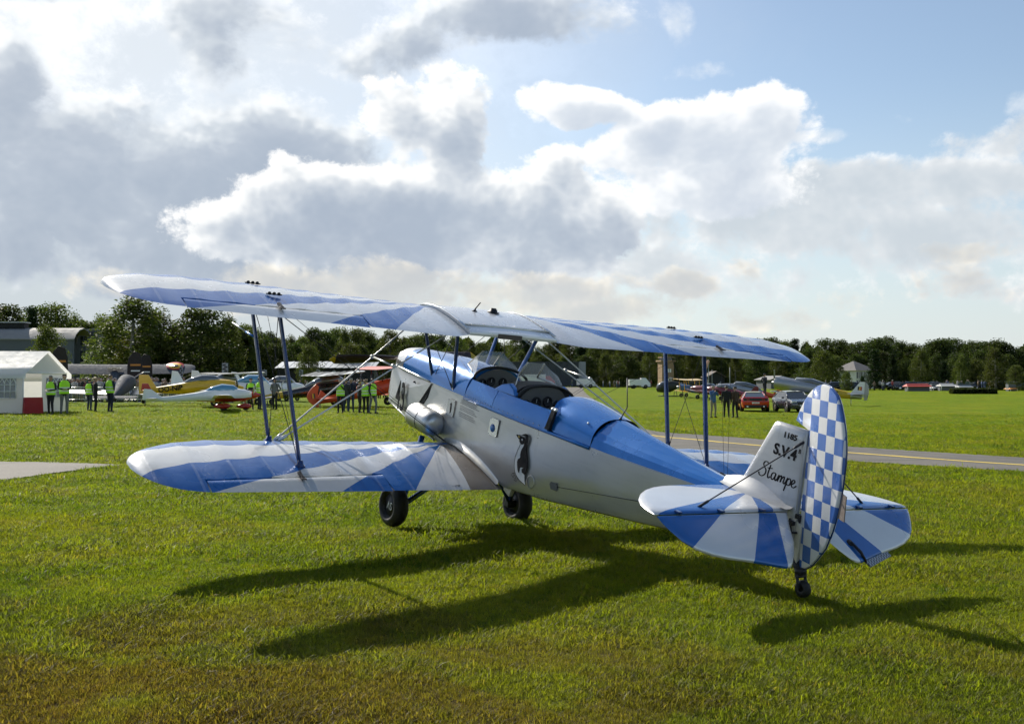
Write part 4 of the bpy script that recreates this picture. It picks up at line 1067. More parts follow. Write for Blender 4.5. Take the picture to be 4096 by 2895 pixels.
# penguin emblem
def patch(name, pts, x, mat, parent=hero, th=.002):
    mb = MB(); mb.prism([(x, y, z) for y, z in pts], (1, 0, 0), th); return mb.build(name, mat, parent)
PB = [(-0.803, 1.266), (-0.832, 1.286), (-0.866, 1.3), (-0.896, 1.3), (-0.917, 1.289), (-0.928, 1.264), (-0.93, 1.23), (-0.923, 1.194), (-0.919, 1.158), (-0.937, 1.119), (-0.958, 1.076), (-0.974, 1.036), (-0.982, 1.003), (-0.98, 0.973), (-0.972, 0.941), (-0.963, 0.914), (-0.94, 0.919), (-0.909, 0.923), (-0.898, 0.949), (-0.903, 0.958), (-0.92, 0.972), (-0.891, 0.968), (-0.869, 0.96), (-0.868, 0.935), (-0.866, 0.905), (-0.848, 0.91), (-0.83, 0.934), (-0.811, 0.974), (-0.803, 1.002), (-0.808, 1.028), (-0.826, 1.042), (-0.843, 1.05), (-0.834, 1.08), (-0.836, 1.111), (-0.845, 1.138), (-0.865, 1.173), (-0.881, 1.207), (-0.887, 1.239), (-0.882, 1.262), (-0.866, 1.273), (-0.84, 1.272)]
PH = [(-0.791, 1.253), (-0.819, 1.258), (-0.848, 1.26), (-0.868, 1.251), (-0.876, 1.231), (-0.868, 1.206), (-0.852, 1.189), (-0.828, 1.181), (-0.805, 1.187), (-0.787, 1.202), (-0.781, 1.218), (-0.787, 1.234)]
PY = [(-0.811, 1.181), (-0.796, 1.144), (-0.776, 1.094), (-0.761, 1.04), (-0.761, 0.989), (-0.77, 0.942), (-0.787, 0.907), (-0.813, 0.879), (-0.845, 0.859), (-0.885, 0.843), (-0.931, 0.832), (-0.968, 0.826), (-0.994, 0.817), (-0.997, 0.835), (-0.979, 0.859), (-0.969, 0.886), (-0.963, 0.914)]
XS = -.3965
wb = patch('penguin_emblem', PY + [(-0.9, 1.0), (-.86, 1.20), (-.83, 1.26)], XS + .002, pmat('emblem_white', (.66, .67, .66), .35), hero)
patch('emblem_black', PB, XS, m_ink, wb); patch('emblem_head', PH, XS - .0005, m_ink, wb); patch('emblem_eye', [(-0.824, 1.24), (-0.838, 1.234), (-0.834, 1.221), (-0.82, 1.226)], XS - .003, m_white, wb)
patch('emblem_beak', [(-0.715, 1.253), (-0.74, 1.259), (-0.788, 1.258), (-0.788, 1.244), (-0.78, 1.222), (-0.763, 1.225), (-0.738, 1.236)], XS - .001, m_ink, wb); patch('emblem_beak', [(-0.752, 1.254), (-0.783, 1.252), (-0.777, 1.231), (-0.763, 1.236)], XS - .003, pmat('beak_yellow', (.45, .33, .06), .5), wb)
ol = MB()
def ribbon(mb, pts, w, x):
    P = [Vector((x, y, z)) for y, z in pts]; rows = []
    for i, p in enumerate(P):
        d = (P[min(i + 1, len(P) - 1)] - P[max(i - 1, 0)]).normalized(); n = Vector((0, -d.z, d.y)) * w / 2
        rows.append([p + n, p - n])
    mb.loft(rows, 0, False, False)
ribbon(ol, PY, .006, XS - .0012)
for ft in ([(-0.798, 0.885), (-0.762, 0.872), (-0.745, 0.854), (-0.787, 0.834), (-0.795, 0.849), (-0.797, 0.859), (-0.808, 0.868)], [(-0.831, 0.862), (-0.812, 0.836), (-0.804, 0.819), (-0.847, 0.809), (-0.85, 0.828), (-0.861, 0.849)]): ribbon(ol, ft, .005, XS - .0012)
ribbon(ol, [(-.775, .875), (-.79, .845)], .004, XS - .0012); ribbon(ol, [(-.825, .855), (-.828, .815)], .004, XS - .0012)
ol.build('emblem_outline', m_ink, wb, recalc=False)
# plates on the left side
def plate(pts, x, mat, name='access_plate'):
    o = patch(name, pts, x, mat, hero, .006)
    s_ = MB()
    for (y, z) in pts:
        cy, cz = np.mean([p[0] for p in pts]), np.mean([p[1] for p in pts]); s_.lathe([(0, 0), (.008, 0), (.006, .004), (0, .005)], (x - .003, y + (cy - y) * .14, z + (cz - z) * .12), (-1, 0, 0), 8)
    s_.build('screws', m_wire, o); return o
p1 = plate([(.655, 1.302), (.505, 1.302), (.512, 1.115), (.662, 1.115)], -hw(.58) - .014, m_sil)
patch('small_penguin', [(.60, 1.245), (.585, 1.265), (.57, 1.255), (.563, 1.21), (.566, 1.165), (.58, 1.145), (.585, 1.165), (.59, 1.20), (.588, 1.235)], -hw(.58) - .019, m_ink, p1)
p2 = plate([(-.232, 1.312), (-.392, 1.312), (-.384, 1.132), (-.226, 1.132)], -hw(-.3) - .012, m_alu)
dsk = MB(); dsk.lathe([(0, 0), (.042, 0), (.042, .0025), (0, .0025)], (-hw(-.3) - .0145, -.298, 1.21), (-1, 0, 0), 28); dsk.build('blue_disc', pmat('disc_blue', (.01, .10, .30), .35), p2)
gl = MB(); gl.lathe([(.058, 0), (.064, 0), (.064, .004), (.058, .004)], (-hw(-1.05) - .006, -1.047, .868), (-1, 0, 0), 28); gl.build('inspection_ring', m_sil, hero)
patch('rudder_cable_exit', [(-1.313, .931), (-1.33, .958), (-1.426, .968), (-1.438, .897), (-1.345, .889)], -hw(-1.37) - .006, pmat('exit_grey', (.10, .105, .10), .5))
wire((-hw(-1.40) - .004, -1.40, .93), (-.20, -3.0, 1.22), .003, m_cable, 'control_cable', False)
# small printed notices (three paragraphs of tiny capitals) below the sill
def notice_lines():
    mb = MB(); rng = random.Random(4); z = 1.345
    for blk in range(3):
        for ln_ in range(3):
            y = .405 + rng.uniform(-.01, .01); end = .10 - (.06 if ln_ == 2 else 0) + rng.uniform(-.02, .03)
            while y > end:
                w = rng.uniform(.012, .034)
                mb.box((-hw(y) - .006, y - w / 2, z), (.001, w, .007)); y -= w + .009
            z -= .019
        z -= .012
    o = mb.build('printed_notice', pmat('notice_grey', (.24, .24, .25), .5), hero); tag(o, None, None, None, 'stuff')
notice_lines()
text_mesh('SV', .12, m_white, 'wheel_lettering', hero, (0, 1, 0), (0, -.1, -1), tuple(WL + Vector((-.0545, -.062, .04))), .9)
text_mesh('NO STEP', .035, m_ink, 'wing_lettering', hero, (1, 0, 0), (0, 1, .06), (-1.02, LW.te(.95) + .06, LW.top(.95, LW.te(.95) + .06) + .002), 1.0)
for q in ((1.62, 1.285),):
    b_ = MB(); b_.tube([(-hw(1.5) - .04, 1.50, 1.30), (-hw(1.5) - .04, 1.44, 1.29)], .006, 6); b_.lathe([(0, 0), (.012, 0), (.012, .02), (0, .02)], (-hw(1.5) - .03, 1.48, 1.30), (-1, 0, 0), 10); b_.build('cowl_latch', m_cable, hero)
# ------------------------------------------------------------------ turf: short tufts scattered over the near field
def mat_blades():
    m = bpy.data.materials.new('grass_blades'); m.use_nodes = True; t = m.node_tree
    for n in list(t.nodes): t.nodes.remove(n)
    nt = NT(t); out = nt.new('ShaderNodeOutputMaterial')
    g = nt.new('ShaderNodeNewGeometry'); oi = nt.new('ShaderNodeObjectInfo')
    c, _ = grass_color(nt, g.outputs['Position'])
    c = nt.mix(nt.m('MULTIPLY', oi.outputs['Random'], 0.40), c, (0.135, 0.170, 0.020))
    dead = nt.m('GREATER_THAN', oi.outputs['Random'], 0.955)
    c = nt.mix(nt.m('MULTIPLY', dead, 0.75), c, (0.22, 0.17, 0.06))
    c = nt.mix(1.0, c, (1.75, 1.62, 1.1), 'MULTIPLY')
    b = nt.new('ShaderNodeBsdfPrincipled'); nt.put(b.inputs['Base Color'], nt.mix(1.0, c, (0.66, 0.66, 0.7), 'MULTIPLY')); b.inputs['Roughness'].default_value = 0.5; b.inputs['Specular IOR Level'].default_value = 0.18
    tr = nt.new('ShaderNodeBsdfTranslucent'); nt.put(tr.inputs['Color'], nt.mix(1.0, c, (1.08, 1.20, 0.48), 'MULTIPLY'))
    mx = nt.new('ShaderNodeMixShader'); mx.inputs[0].default_value = 0.62
    nt.l.new(b.outputs[0], mx.inputs[1]); nt.l.new(tr.outputs[0], mx.inputs[2]); nt.l.new(mx.outputs[0], out.inputs[0])
    return m
def build_grass():
    rng = np.random.RandomState(11); mat = mat_blades(); protos = []
    for k in range(7):
        mb = MB(); nb = 13
        for i in range(nb):
            x, y = rng.normal(0, .024, 2); a = rng.uniform(0, 2 * math.pi); h = rng.uniform(.012, .034) * (1.5 if k == 6 else 1); w = rng.uniform(.0014, .0026)
            lean = rng.uniform(.2, 1.5) * h; dx, dy = math.cos(a), math.sin(a); sx, sy = -dy * w, dx * w
            p = [(x - sx, y - sy, -.004), (x + sx, y + sy, -.004), (x + dx * lean * .45 + sx * .8, y + dy * lean * .45 + sy * .8, h * .62), (x + dx * lean * .45 - sx * .8, y + dy * lean * .45 - sy * .8, h * .62), (x + dx * lean * 1.1, y + dy * lean * 1.1, h)]
            mb.add(p, [(0, 1, 2, 3), (3, 2, 4)], 0, True)
        o = mb.build('grass_tuft', mat, recalc=False); COL.objects.unlink(o); protos.append(o)
    pts, scl = [], []
    for d0, d1, den, s in ((4.0, 6.2, 1900, 1.0), (6.2, 9, 1100, 1.1), (9, 13, 600, 1.35), (13, 19, 280, 1.7), (19, 28, 120, 2.1), (28, 40, 46, 2.5), (40, 52, 24, 2.6), (52, 70, 9, 2.6)):
        w = d1 * .60 + 1.2; n = int(den * (d1 - d0) * 2 * w)
        A = rng.uniform(-w, w, n); D = rng.uniform(d0, d1, n); ok = np.abs(A) < D * .60 + 1.2
        A, D = A[ok], D[ok]
        # leave the paved ground bare
        X = CAMP[0] + A * LATV[0] + D * DEPV[0]; Y = CAMP[1] + A * LATV[1] + D * DEPV[1]
        near = np.exp(-((A) / 16.) ** 2) * np.exp(-((D - 9) / 10.) ** 2)
        Z = hlat(A, D) + near * 0.012 * (np.sin(A * 1.9 + .7 * D) + np.sin(D * 2.3 - A * .9 + 1.))
        px = 2048 + A / D * FPX; py = HORI + (CAMP[2] - Z) / D * FPX
        def inside(U, L):
            u = np.array(U, float); l = np.array(L, float)
            return (py > np.interp(px, u[:, 0], u[:, 1])) & (py < np.interp(px, l[:, 0], l[:, 1])) & (px > max(u[0, 0], l[0, 0])) & (px < max(u[-1, 0], l[-1, 0]))
        bad = inside(TU, TL) | inside([(-1500, 1812), (-700, 1828), (0, 1846), (476, 1858)], [(-1500, 2080), (-700, 2010), (0, 1922), (476, 1860)])
        X, Y, Z = X[~bad], Y[~bad], Z[~bad]
        # clumpy growth
        cl = .5 + .5 * np.sin(X * 3.1 + 1.7 * np.sin(Y * 1.3)) * np.sin(Y * 2.7 + 1.3 * np.sin(X * 1.9))
        pts.append(np.stack([X, Y, Z], -1)); scl.append(s * rng.uniform(.65, 1.25, len(X)) * (.62 + .75 * cl) * np.where(rng.rand(len(X)) < .02, 1.7, 1.0))
    P = np.concatenate(pts); S = np.concatenate(scl).astype(np.float32)
    me = bpy.data.meshes.new('grass'); me.vertices.add(len(P)); me.vertices.foreach_set('co', P.astype(np.float32).ravel())
    at = me.attributes.new('scl', 'FLOAT', 'POINT'); at.data.foreach_set('value', S)
    at = me.attributes.new('rot', 'FLOAT_VECTOR', 'POINT')
    rot = np.stack([rng.uniform(-.25, .25, len(P)), rng.uniform(-.25, .25, len(P)), rng.uniform(0, 6.28, len(P))], -1).astype(np.float32); at.data.foreach_set('vector', rot.ravel())
    at = me.attributes.new('pick', 'INT', 'POINT'); at.data.foreach_set('value', rng.randint(0, 7, len(P)).astype(np.int32))
    me.update(); o = bpy.data.objects.new('grass', me); COL.objects.link(o); me.materials.append(mat)
    tag(o, 'short mown grass blades covering the near airfield', None, None, 'stuff')
    ng = bpy.data.node_groups.new('scatter_tufts', 'GeometryNodeTree')
    ng.interface.new_socket('Geometry', in_out='INPUT', socket_type='NodeSocketGeometry'); ng.interface.new_socket('Geometry', in_out='OUTPUT', socket_type='NodeSocketGeometry')
    N = ng.nodes; L = ng.links
    gi = N.new('NodeGroupInput'); go = N.new('NodeGroupOutput'); mp = N.new('GeometryNodeMeshToPoints'); ip = N.new('GeometryNodeInstanceOnPoints'); jn = N.new('GeometryNodeJoinGeometry')
    for pr in protos[::-1]:
        oi = N.new('GeometryNodeObjectInfo'); oi.inputs['Object'].default_value = pr; oi.inputs['As Instance'].default_value = True; L.new(oi.outputs['Geometry'], jn.inputs[0])
    def attr(nm, typ):
        a = N.new('GeometryNodeInputNamedAttribute'); a.data_type = typ; a.inputs['Name'].default_value = nm; return a.outputs[0]
    L.new(gi.outputs[0], mp.inputs[0]); L.new(mp.outputs[0], ip.inputs['Points']); L.new(jn.outputs[0], ip.inputs['Instance'])
    ip.inputs['Pick Instance'].default_value = True; L.new(attr('pick', 'INT'), ip.inputs['Instance Index'])
    er = N.new('FunctionNodeEulerToRotation'); L.new(attr('rot', 'FLOAT_VECTOR'), er.inputs[0]); L.new(er.outputs[0], ip.inputs['Rotation'])
    cx = N.new('ShaderNodeCombineXYZ'); sc_ = attr('scl', 'FLOAT'); pw = N.new('ShaderNodeMath'); pw.operation = 'POWER'; L.new(sc_, pw.inputs[0]); pw.inputs[1].default_value = 0.6; L.new(sc_, cx.inputs[0]); L.new(sc_, cx.inputs[1]); L.new(pw.outputs[0], cx.inputs[2]); L.new(cx.outputs[0], ip.inputs['Scale']); L.new(ip.outputs[0], go.inputs[0])
    md = o.modifiers.new('scatter', 'NODES'); md.node_group = ng
    print('grass tufts', len(P))
build_grass()
# ------------------------------------------------------------------ trees
def mat_leaf(name, ca, cb, trans=0.35):
    m = bpy.data.materials.new(name); m.use_nodes = True; t = m.node_tree
    for n in list(t.nodes): t.nodes.remove(n)
    nt = NT(t); out = nt.new('ShaderNodeOutputMaterial'); oi = nt.new('ShaderNodeObjectInfo'); tc = nt.new('ShaderNodeTexCoord')
    n1 = nt.noise(tc.outputs['Object'], 0.9, 3, 0.6); n2 = nt.noise(tc.outputs['Object'], 6.0, 2, 0.6)
    f = nt.m('ADD', nt.m('MULTIPLY', n1, .7), nt.m('MULTIPLY', n2, .5))
    c = nt.mix(nt.ss(f, .4, .8), ca, cb)
    hs = nt.new('ShaderNodeHueSaturation'); nt.put(hs.inputs['Hue'], nt.lin(oi.outputs['Random'], 0, 1, .485, .515)); nt.put(hs.inputs['Value'], nt.lin(oi.outputs['Random'], 0, 1, .75, 1.25)); nt.put(hs.inputs['Color'], c)
    b = nt.new('ShaderNodeBsdfPrincipled'); nt.put(b.inputs['Base Color'], hs.outputs[0]); b.inputs['Roughness'].default_value = .55; b.inputs['Specular IOR Level'].default_value = .12
    tr = nt.new('ShaderNodeBsdfTranslucent'); nt.put(tr.inputs['Color'], nt.mix(1.0, hs.outputs[0], (1.2, 1.4, .6), 'MULTIPLY'))
    mx = nt.new('ShaderNodeMixShader'); mx.inputs[0].default_value = trans + .08
    nt.l.new(b.outputs[0], mx.inputs[1]); nt.l.new(tr.outputs[0], mx.inputs[2]); nt.l.new(mx.outputs[0], out.inputs[0])
    MATS[name] = m; return m
l_birch = mat_leaf('leaf_birch', (.050, .068, .018), (.105, .112, .034)); l_oak = mat_leaf('leaf_oak', (.030, .045, .015), (.066, .078, .025)); l_pine = mat_leaf('leaf_pine', (.016, .032, .012), (.036, .056, .020), .2)
l_yel = mat_leaf('leaf_turning', (.075, .075, .014), (.135, .120, .022)); l_wil = mat_leaf('leaf_willow', (.085, .105, .060), (.17, .19, .12))
m_bark = pmat('bark', (.060, .046, .034), .9, bump=.6, bscale=12); m_bbark = pmat('birch_bark', (.30, .28, .25), .8, var=.5, vscale=4)
def make_tree(kind, seed, leafmat, bark, H=10.0, n_leaf=3600, leaf=.20):
    """trunk with limbs, crown of leaf-sized faces gathered in clumps round the limb ends"""
    rng = np.random.RandomState(seed); tr = MB()
    lean = rng.uniform(-.03, .03, 2) * H
    tp = [(lean[0] * t * t, lean[1] * t * t, H * t * .94) for t in (0, .15, .35, .55, .75, 1)]
    r0 = H * .017; tr.tube([(0, 0, -.2)] + tp[1:], [r0 * 1.3, r0, r0 * .8, r0 * .6, r0 * .38, r0 * .1], 7)
    clumps = []
    if kind == 'birch': lo, wid, n = .05, .20, 74
    elif kind == 'oak': lo, wid, n = .03, .33, 82
    elif kind == 'pine': lo, wid, n = .05, .22, 76
    else: lo, wid, n = .05, .45, 44
    for i in range(n):
        t = lo + (1 - lo) * ((i + rng.rand()) / n)
        u = (t - lo) / (1 - lo)
        if kind == 'pine': rad = wid * H * (1.02 - u) ** .8 * (.75 + .4 * rng.rand())
        elif kind == 'birch': rad = wid * H * (math.sin(math.pi * min(1, u * .76 + .24)) ** .7 + .06)
        else: rad = wid * H * (math.sin(math.pi * min(1, u * .66 + .34)) ** .55 + .05)
        a = i * 2.4 + rng.uniform(-.6, .6); q = math.sqrt(rng.uniform(.12, 1.0)) * rng.uniform(.78, 1.12)
        p0 = np.array([lean[0] * t * t, lean[1] * t * t, H * t * (.94 if kind != 'pine' else .97)])
        p = p0 + np.array([math.cos(a) * rad * q, math.sin(a) * rad * q, rng.uniform(-.02, .05) * H - (.05 * H * q if kind == 'birch' else 0) - (.03 * H * q if kind == 'pine' else 0)])
        clumps.append((p, rad, q))
        if i % 3 == 0 and u < .9:
            st_ = p0 - np.array([0, 0, .10 * H * (1 - u) * q]); st_[2] = max(st_[2], .08 * H)
            tr.tube([tuple(st_), tuple(st_ * .5 + p * .5 + [0, 0, .02 * H]), tuple(p)], [r0 * .38 * (1 - u * .6), r0 * .22, r0 * .06], 5)
    V, F = [], []
    per = n_leaf // len(clumps)
    cs = []
    for (p, rad, q) in clumps:
        cr = H * rng.uniform(.055, .105) * (1.15 if kind in ('oak', 'bush') else .95)
        if kind == 'birch': sc = np.array([.85, .85, 1.35])
        elif kind == 'pine': sc = np.array([1.25, 1.25, .5])
        else: sc = np.array([1.15, 1.15, .85])
        d = rng.normal(0, 1, (per, 3)); d /= np.linalg.norm(d, axis=1)[:, None]
        r = cr * rng.rand(per) ** .45
        c = p + d * r[:, None] * sc
        if kind == 'birch': c[:, 2] -= rng.rand(per) ** 2 * .06 * H
        cs.append(c)
    C = np.concatenate(cs); C[:, 2] = np.maximum(C[:, 2], .03 * H); n = len(C)
    a = rng.normal(0, 1, (n, 3)); a /= np.linalg.norm(a, axis=1)[:, None]
    b = np.cross(a, rng.normal(0, 1, (n, 3))); b /= np.linalg.norm(b, axis=1)[:, None]
    s = leaf * rng.uniform(.6, 1.3, n)[:, None]
    P = np.stack([C - a * s * .6, C + b * s * .36, C + a * s * .6, C - b * s * .36], 1).reshape(-1, 3)
    me = bpy.data.meshes.new('crown'); me.from_pydata(P.tolist(), [], [(4 * i, 4 * i + 1, 4 * i + 2, 4 * i + 3) for i in range(n)]); me.materials.append(leafmat); me.update()
    tm = tr.build('trunk', bark, None)
    tme = tm.data; bpy.data.objects.remove(tm)
    return me, tme, H
PROT = {'birch': [make_tree('birch', s, l_birch, m_bbark, 10, 11500, .165) for s in (1, 2)], 'oak': [make_tree('oak', s, l_oak, m_bark, 10, 10500, .24) for s in (3, 4, 5, 6)],
        'green': [make_tree('oak', s, l_birch, m_bark, 10, 10500, .215) for s in (13, 14)],
        'pine': [make_tree('pine', s, l_pine, m_bark, 10, 9500, .22) for s in (7, 8)], 'turning': [make_tree('bush', 9, l_yel, m_bark, 10, 3000, .25)], 'willow': [make_tree('bush', 10, l_wil, m_bark, 10, 3000, .30)]}
_tr = random.Random(5)
def tree(kind, px, top, dep, label, group=None, wide=1.0, name=None, idx=None):
    if group: top += _tr.uniform(-14, 22); wide *= _tr.uniform(.8, 1.35)
    g = gnd(px, dep); me, tme, H = PROT[kind][idx if idx is not None else _tr.randrange(len(PROT[kind]))]
    h = elev(top, dep) - g.z; s = h / H
    e = empty(name or {'birch': 'birch_tree', 'oak': 'broadleaf_tree', 'green': 'broadleaf_tree', 'pine': 'pine_tree', 'turning': 'bush', 'willow': 'bush'}[kind], (g.x, g.y, g.z), _tr.uniform(0, 6.28), label, 'tree' if kind not in ('turning', 'willow') else 'bush', group)
    e.scale = (s * wide, s * wide, s)
    for nm, m in (('crown', me), ('trunk', tme)):
        o = bpy.data.objects.new(nm, m); COL.objects.link(o); o.parent = e
    return e
# the two tall birches and their neighbours behind the parked aircraft
tree('birch', 525, 1168, 98, 'tall full birch with hanging twigs over the grey high wing of the roundel aircraft', None, 1.9, idx=0)
tree('birch', 640, 1215, 102, 'tall birch standing between the two largest birches behind the yellow aircraft', None, 1.7, idx=1)
tree('oak', 800, 1232, 100, 'dark dense tree rising behind the white aircraft row right of the tall birch', None, 1.4, idx=0)
tree('birch', 915, 1240, 104, 'slender dark birch at the end of the tall group beside the low shed', None, 1.0, idx=1)
tree('turning', 505, 1340, 99, 'yellowing bush at the foot of the tall full birch', None, .85)
tree('turning', 455, 1420, 100, 'low yellowing shrub beside the black feather flag', None, .8)
tree('willow', 385, 1385, 104, 'silvery pale shrub in front of the arched grey hangars', None, 1.0)
tree('green', 190, 1300, 120, 'light green spreading tree in front of the long arched roof', None, 1.0, idx=0)
tree('green', 225, 1385, 108, 'small green tree beside the arched hangar doors', None, .9, idx=1)
for px, top, dep, k, w in ((20, 1216, 250, 'oak', 1.2), (-60, 1225, 240, 'oak', 1.2), (128, 1208, 230, 'pine', .8), (205, 1228, 235, 'green', 1.1), (300, 1226, 240, 'birch', 1.1), (255, 1262, 245, 'oak', 1.1), (392, 1222, 220, 'birch', 1.3), (450, 1262, 210, 'oak', 1.0), (345, 1290, 215, 'oak', 1.0), (470, 1330, 160, 'oak', 1.0)):
    tree(k, px, top, dep, {'oak': 'dark broadleaf tree behind the arched grey hangars', 'pine': 'narrow dark conifer behind the arched grey hangars', 'green': 'lighter green tree behind the arched grey hangars', 'birch': 'upright birch behind the arched grey hangars'}[k], 'trees behind the arched hangars', w)
rowc = [(985, 1292), (1035, 1318), (1075, 1322), (1120, 1330), (1162, 1311), (1210, 1325), (1255, 1311), (1300, 1308), (1345, 1318), (1378, 1301), (1425, 1315), (1465, 1330), (1500, 1330), (1560, 1318), (1615, 1332), (1660, 1325), (1700, 1336), (1760, 1342), (1820, 1330), (1880, 1338), (1935, 1350)]
for i, (px, top) in enumerate(rowc):
    k = ('green', 'oak', 'oak', 'green', 'birch')[i % 5]
    tree(k, px, top, 175 + (i * 37 % 30), {'oak': 'dark green tree in the wood behind the low shed', 'green': 'mid green tree in the wood behind the low shed', 'birch': 'birch in the wood behind the low shed'}[k], 'trees of the wood behind the low shed', 1.0)
    if i % 2 == 0: tree('oak', px + 22, top + 45, 165, 'shorter dark tree in front of the wood behind the low shed', 'trees of the wood behind the low shed', 1.0)
tree('green', 1235, 1378, 118, 'light green round tree in front of the low shed roof', None, 1.0, idx=0)
tree('green', 1400, 1372, 126, 'pale green tree at the shed behind the propeller blade', None, 1.2, idx=1)
for i in range(30):
    px = 1975 + i * 43; top = 1352 + 14 * math.sin(i * 1.7) + 8 * math.sin(i * 3.1)
    k = ('oak', 'green', 'birch', 'oak', 'pine')[(i * 3) % 5]
    tree(k, px, top + 6, 255 + (i * 53 % 30), {'oak': 'dark tree in the long wood behind the slate hangar and control tower', 'green': 'lighter tree in the long wood behind the slate hangar and control tower', 'birch': 'birch in the long wood behind the slate hangar and control tower', 'pine': 'pine in the long wood behind the slate hangar and control tower'}[k], 'trees of the wood behind the control tower', 1.05)
    if i % 2 == 0: tree(('oak', 'birch')[i % 4 // 2], px + 20, top + 58, 246, 'lower tree along the foot of the wood behind the control tower', 'trees of the wood behind the control tower', 1.1)
right = [(3235, 1392), (3300, 1370), (3356, 1370), (3405, 1372), (3454, 1362), (3505, 1360), (3551, 1351), (3598, 1380), (3650, 1376), (3719, 1370), (3765, 1366), (3809, 1360), (3860, 1368), (3906, 1357), (3955, 1366), (4008, 1360), (4078, 1380), (4140, 1372), (4200, 1360), (4270, 1365)]
for i, (px, top) in enumerate(right):
    tree('oak', px, top, 218 + (i * 29 % 16), 'dark oak in the wood behind the white house', 'oaks behind the white house', 1.05)
    if i % 2: tree('oak', px + 20, top + 55, 212, 'lower dark oak under the wood behind the white house', 'lower oaks behind the white house', 1.15)
for px, top, dep, k, w, lab in ((3290, 1403, 196, 'green', 1.25, 'broad light green tree left of the white house'), (3345, 1425, 198, 'green', 1.0, 'green tree close beside the white house'), (3497, 1396, 186, 'pine', 1.1, 'tall pine in front of the white house'), (3567, 1416, 190, 'pine', .95, 'narrower pine at the right end of the white house'),
        (3684, 1392, 188, 'birch', 1.25, 'pale drooping birch over the red stall canopy'), (3778, 1446, 184, 'pine', 1.1, 'dark pine above the white marquee'), (3842, 1416, 190, 'birch', 1.1, 'birch behind the white marquee'), (3905, 1440, 188, 'green', 1.0, 'round green tree above the dark hedge'),
        (3982, 1388, 182, 'birch', 1.5, 'large light green tree above the end of the dark hedge'), (4062, 1462, 176, 'green', 1.2, 'green tree beside the orange stall'), (3386, 1490, 180, 'green', 1.0, 'small green tree at the white house corner'), (3448, 1505, 178, 'pine', 1.3, 'low spreading pine in front of the white house wall')):
    tree(k, px, top, dep, lab, None, w)

# the depth of the woods behind the single trees: a far mass of foliage, one object
def wood_mass():
    rng = np.random.RandomState(17); Cs = []
    for px0, px1, dep, top0 in ((-200, 470, 262, 1300), (430, 1010, 150, 1330), (960, 1990, 208, 1372), (1940, 3320, 286, 1398), (3200, 4400, 238, 1405)):
        n = int((px1 - px0) * 11)
        px = rng.uniform(px0, px1, n); d = dep + rng.uniform(0, 8, n)
        A = (px - 2048) / FPX * d; g = hlat(A, d); top = CAMP[2] + (HORI - (top0 + 16 * np.sin(px * .05) + 10 * np.sin(px * .13))) / FPX * d
        z = g + (top - g) * rng.rand(n) ** .8
        Cs.append(np.stack([CAMP[0] + A * LATV[0] + d * DEPV[0], CAMP[1] + A * LATV[1] + d * DEPV[1], z], -1))
    C = np.concatenate(Cs); n = len(C); a = rng.normal(0, 1, (n, 3)); a /= np.linalg.norm(a, axis=1)[:, None]; b = np.cross(a, rng.normal(0, 1, (n, 3))); b /= np.linalg.norm(b, axis=1)[:, None]; s = rng.uniform(.4, .9, n)[:, None]
    P = np.stack([C - a * s, C + b * s * .7, C + a * s, C - b * s * .7], 1).reshape(-1, 3)
    me = bpy.data.meshes.new('wood'); me.from_pydata(P.tolist(), [], [(4 * i, 4 * i + 1, 4 * i + 2, 4 * i + 3) for i in range(n)]); me.materials.append(l_oak); me.update()
    o = bpy.data.objects.new('wood', me); COL.objects.link(o); tag(o, 'dense dark depth of the woods behind the single trees', 'wood', None, 'stuff')
wood_mass()
# ------------------------------------------------------------------ buildings and field furniture
def frame_at(px, dep, yaw_off=0.0):
    """position on the terrain; rotation so that local +y points away along the view, turned by yaw_off"""
    return gnd(px, dep), -YAW + yaw_off
m_slate = pmat('slate_cladding', (.040, .046, .058), .6, vscale=1); m_lpanel = pmat('pale_panel', (.30, .32, .34), .5)
m_roofg = pmat('grey_roofing', (.24, .235, .225), .8, vscale=.8, var=.25); m_wallg = pmat('grey_boards', (.115, .125, .14), .8, vscale=.7, var=.25)
m_glassd = pmat('dark_glazing', (.035, .042, .052), .15, spec=.8); m_brick = pmat('tan_brick', (.30, .20, .115), .85, vscale=3); m_wwall = pmat('white_render', (.80, .79, .75), .8, vscale=1)
m_tin = pmat('corrugated_tin', (.42, .44, .46), .4, .5); m_shed = pmat('shed_black', (.016, .016, .017), .8); m_tent = pmat('tent_white', (.80, .80, .79), .55, var=.05, vscale=3, bump=.4, bscale=3)
m_tentsh = pmat('tent_side', (.60, .61, .62), .6, var=.08); m_red = pmat('red_cloth', (.35, .018, .022), .7); m_redroof = pmat('red_canopy', (.42, .045, .03), .6)
m_clear = pmat('clear_pvc', (.26, .27, .29), .2, spec=.8)
def make_translucent(m, f):
    t = m.node_tree; nt = NT(t); b = t.nodes['Principled BSDF']; o = t.nodes['Material Output']; tr = nt.new('ShaderNodeBsdfTranslucent'); tr.inputs[0].default_value = (.85, .85, .82, 1)
    mx = nt.new('ShaderNodeMixShader'); mx.inputs[0].default_value = f; nt.l.new(b.outputs[0], mx.inputs[1]); nt.l.new(tr.outputs[0], mx.inputs[2]); nt.l.new(mx.outputs[0], o.inputs[0])
make_translucent(m_tent, .4); make_translucent(m_tentsh, .35)
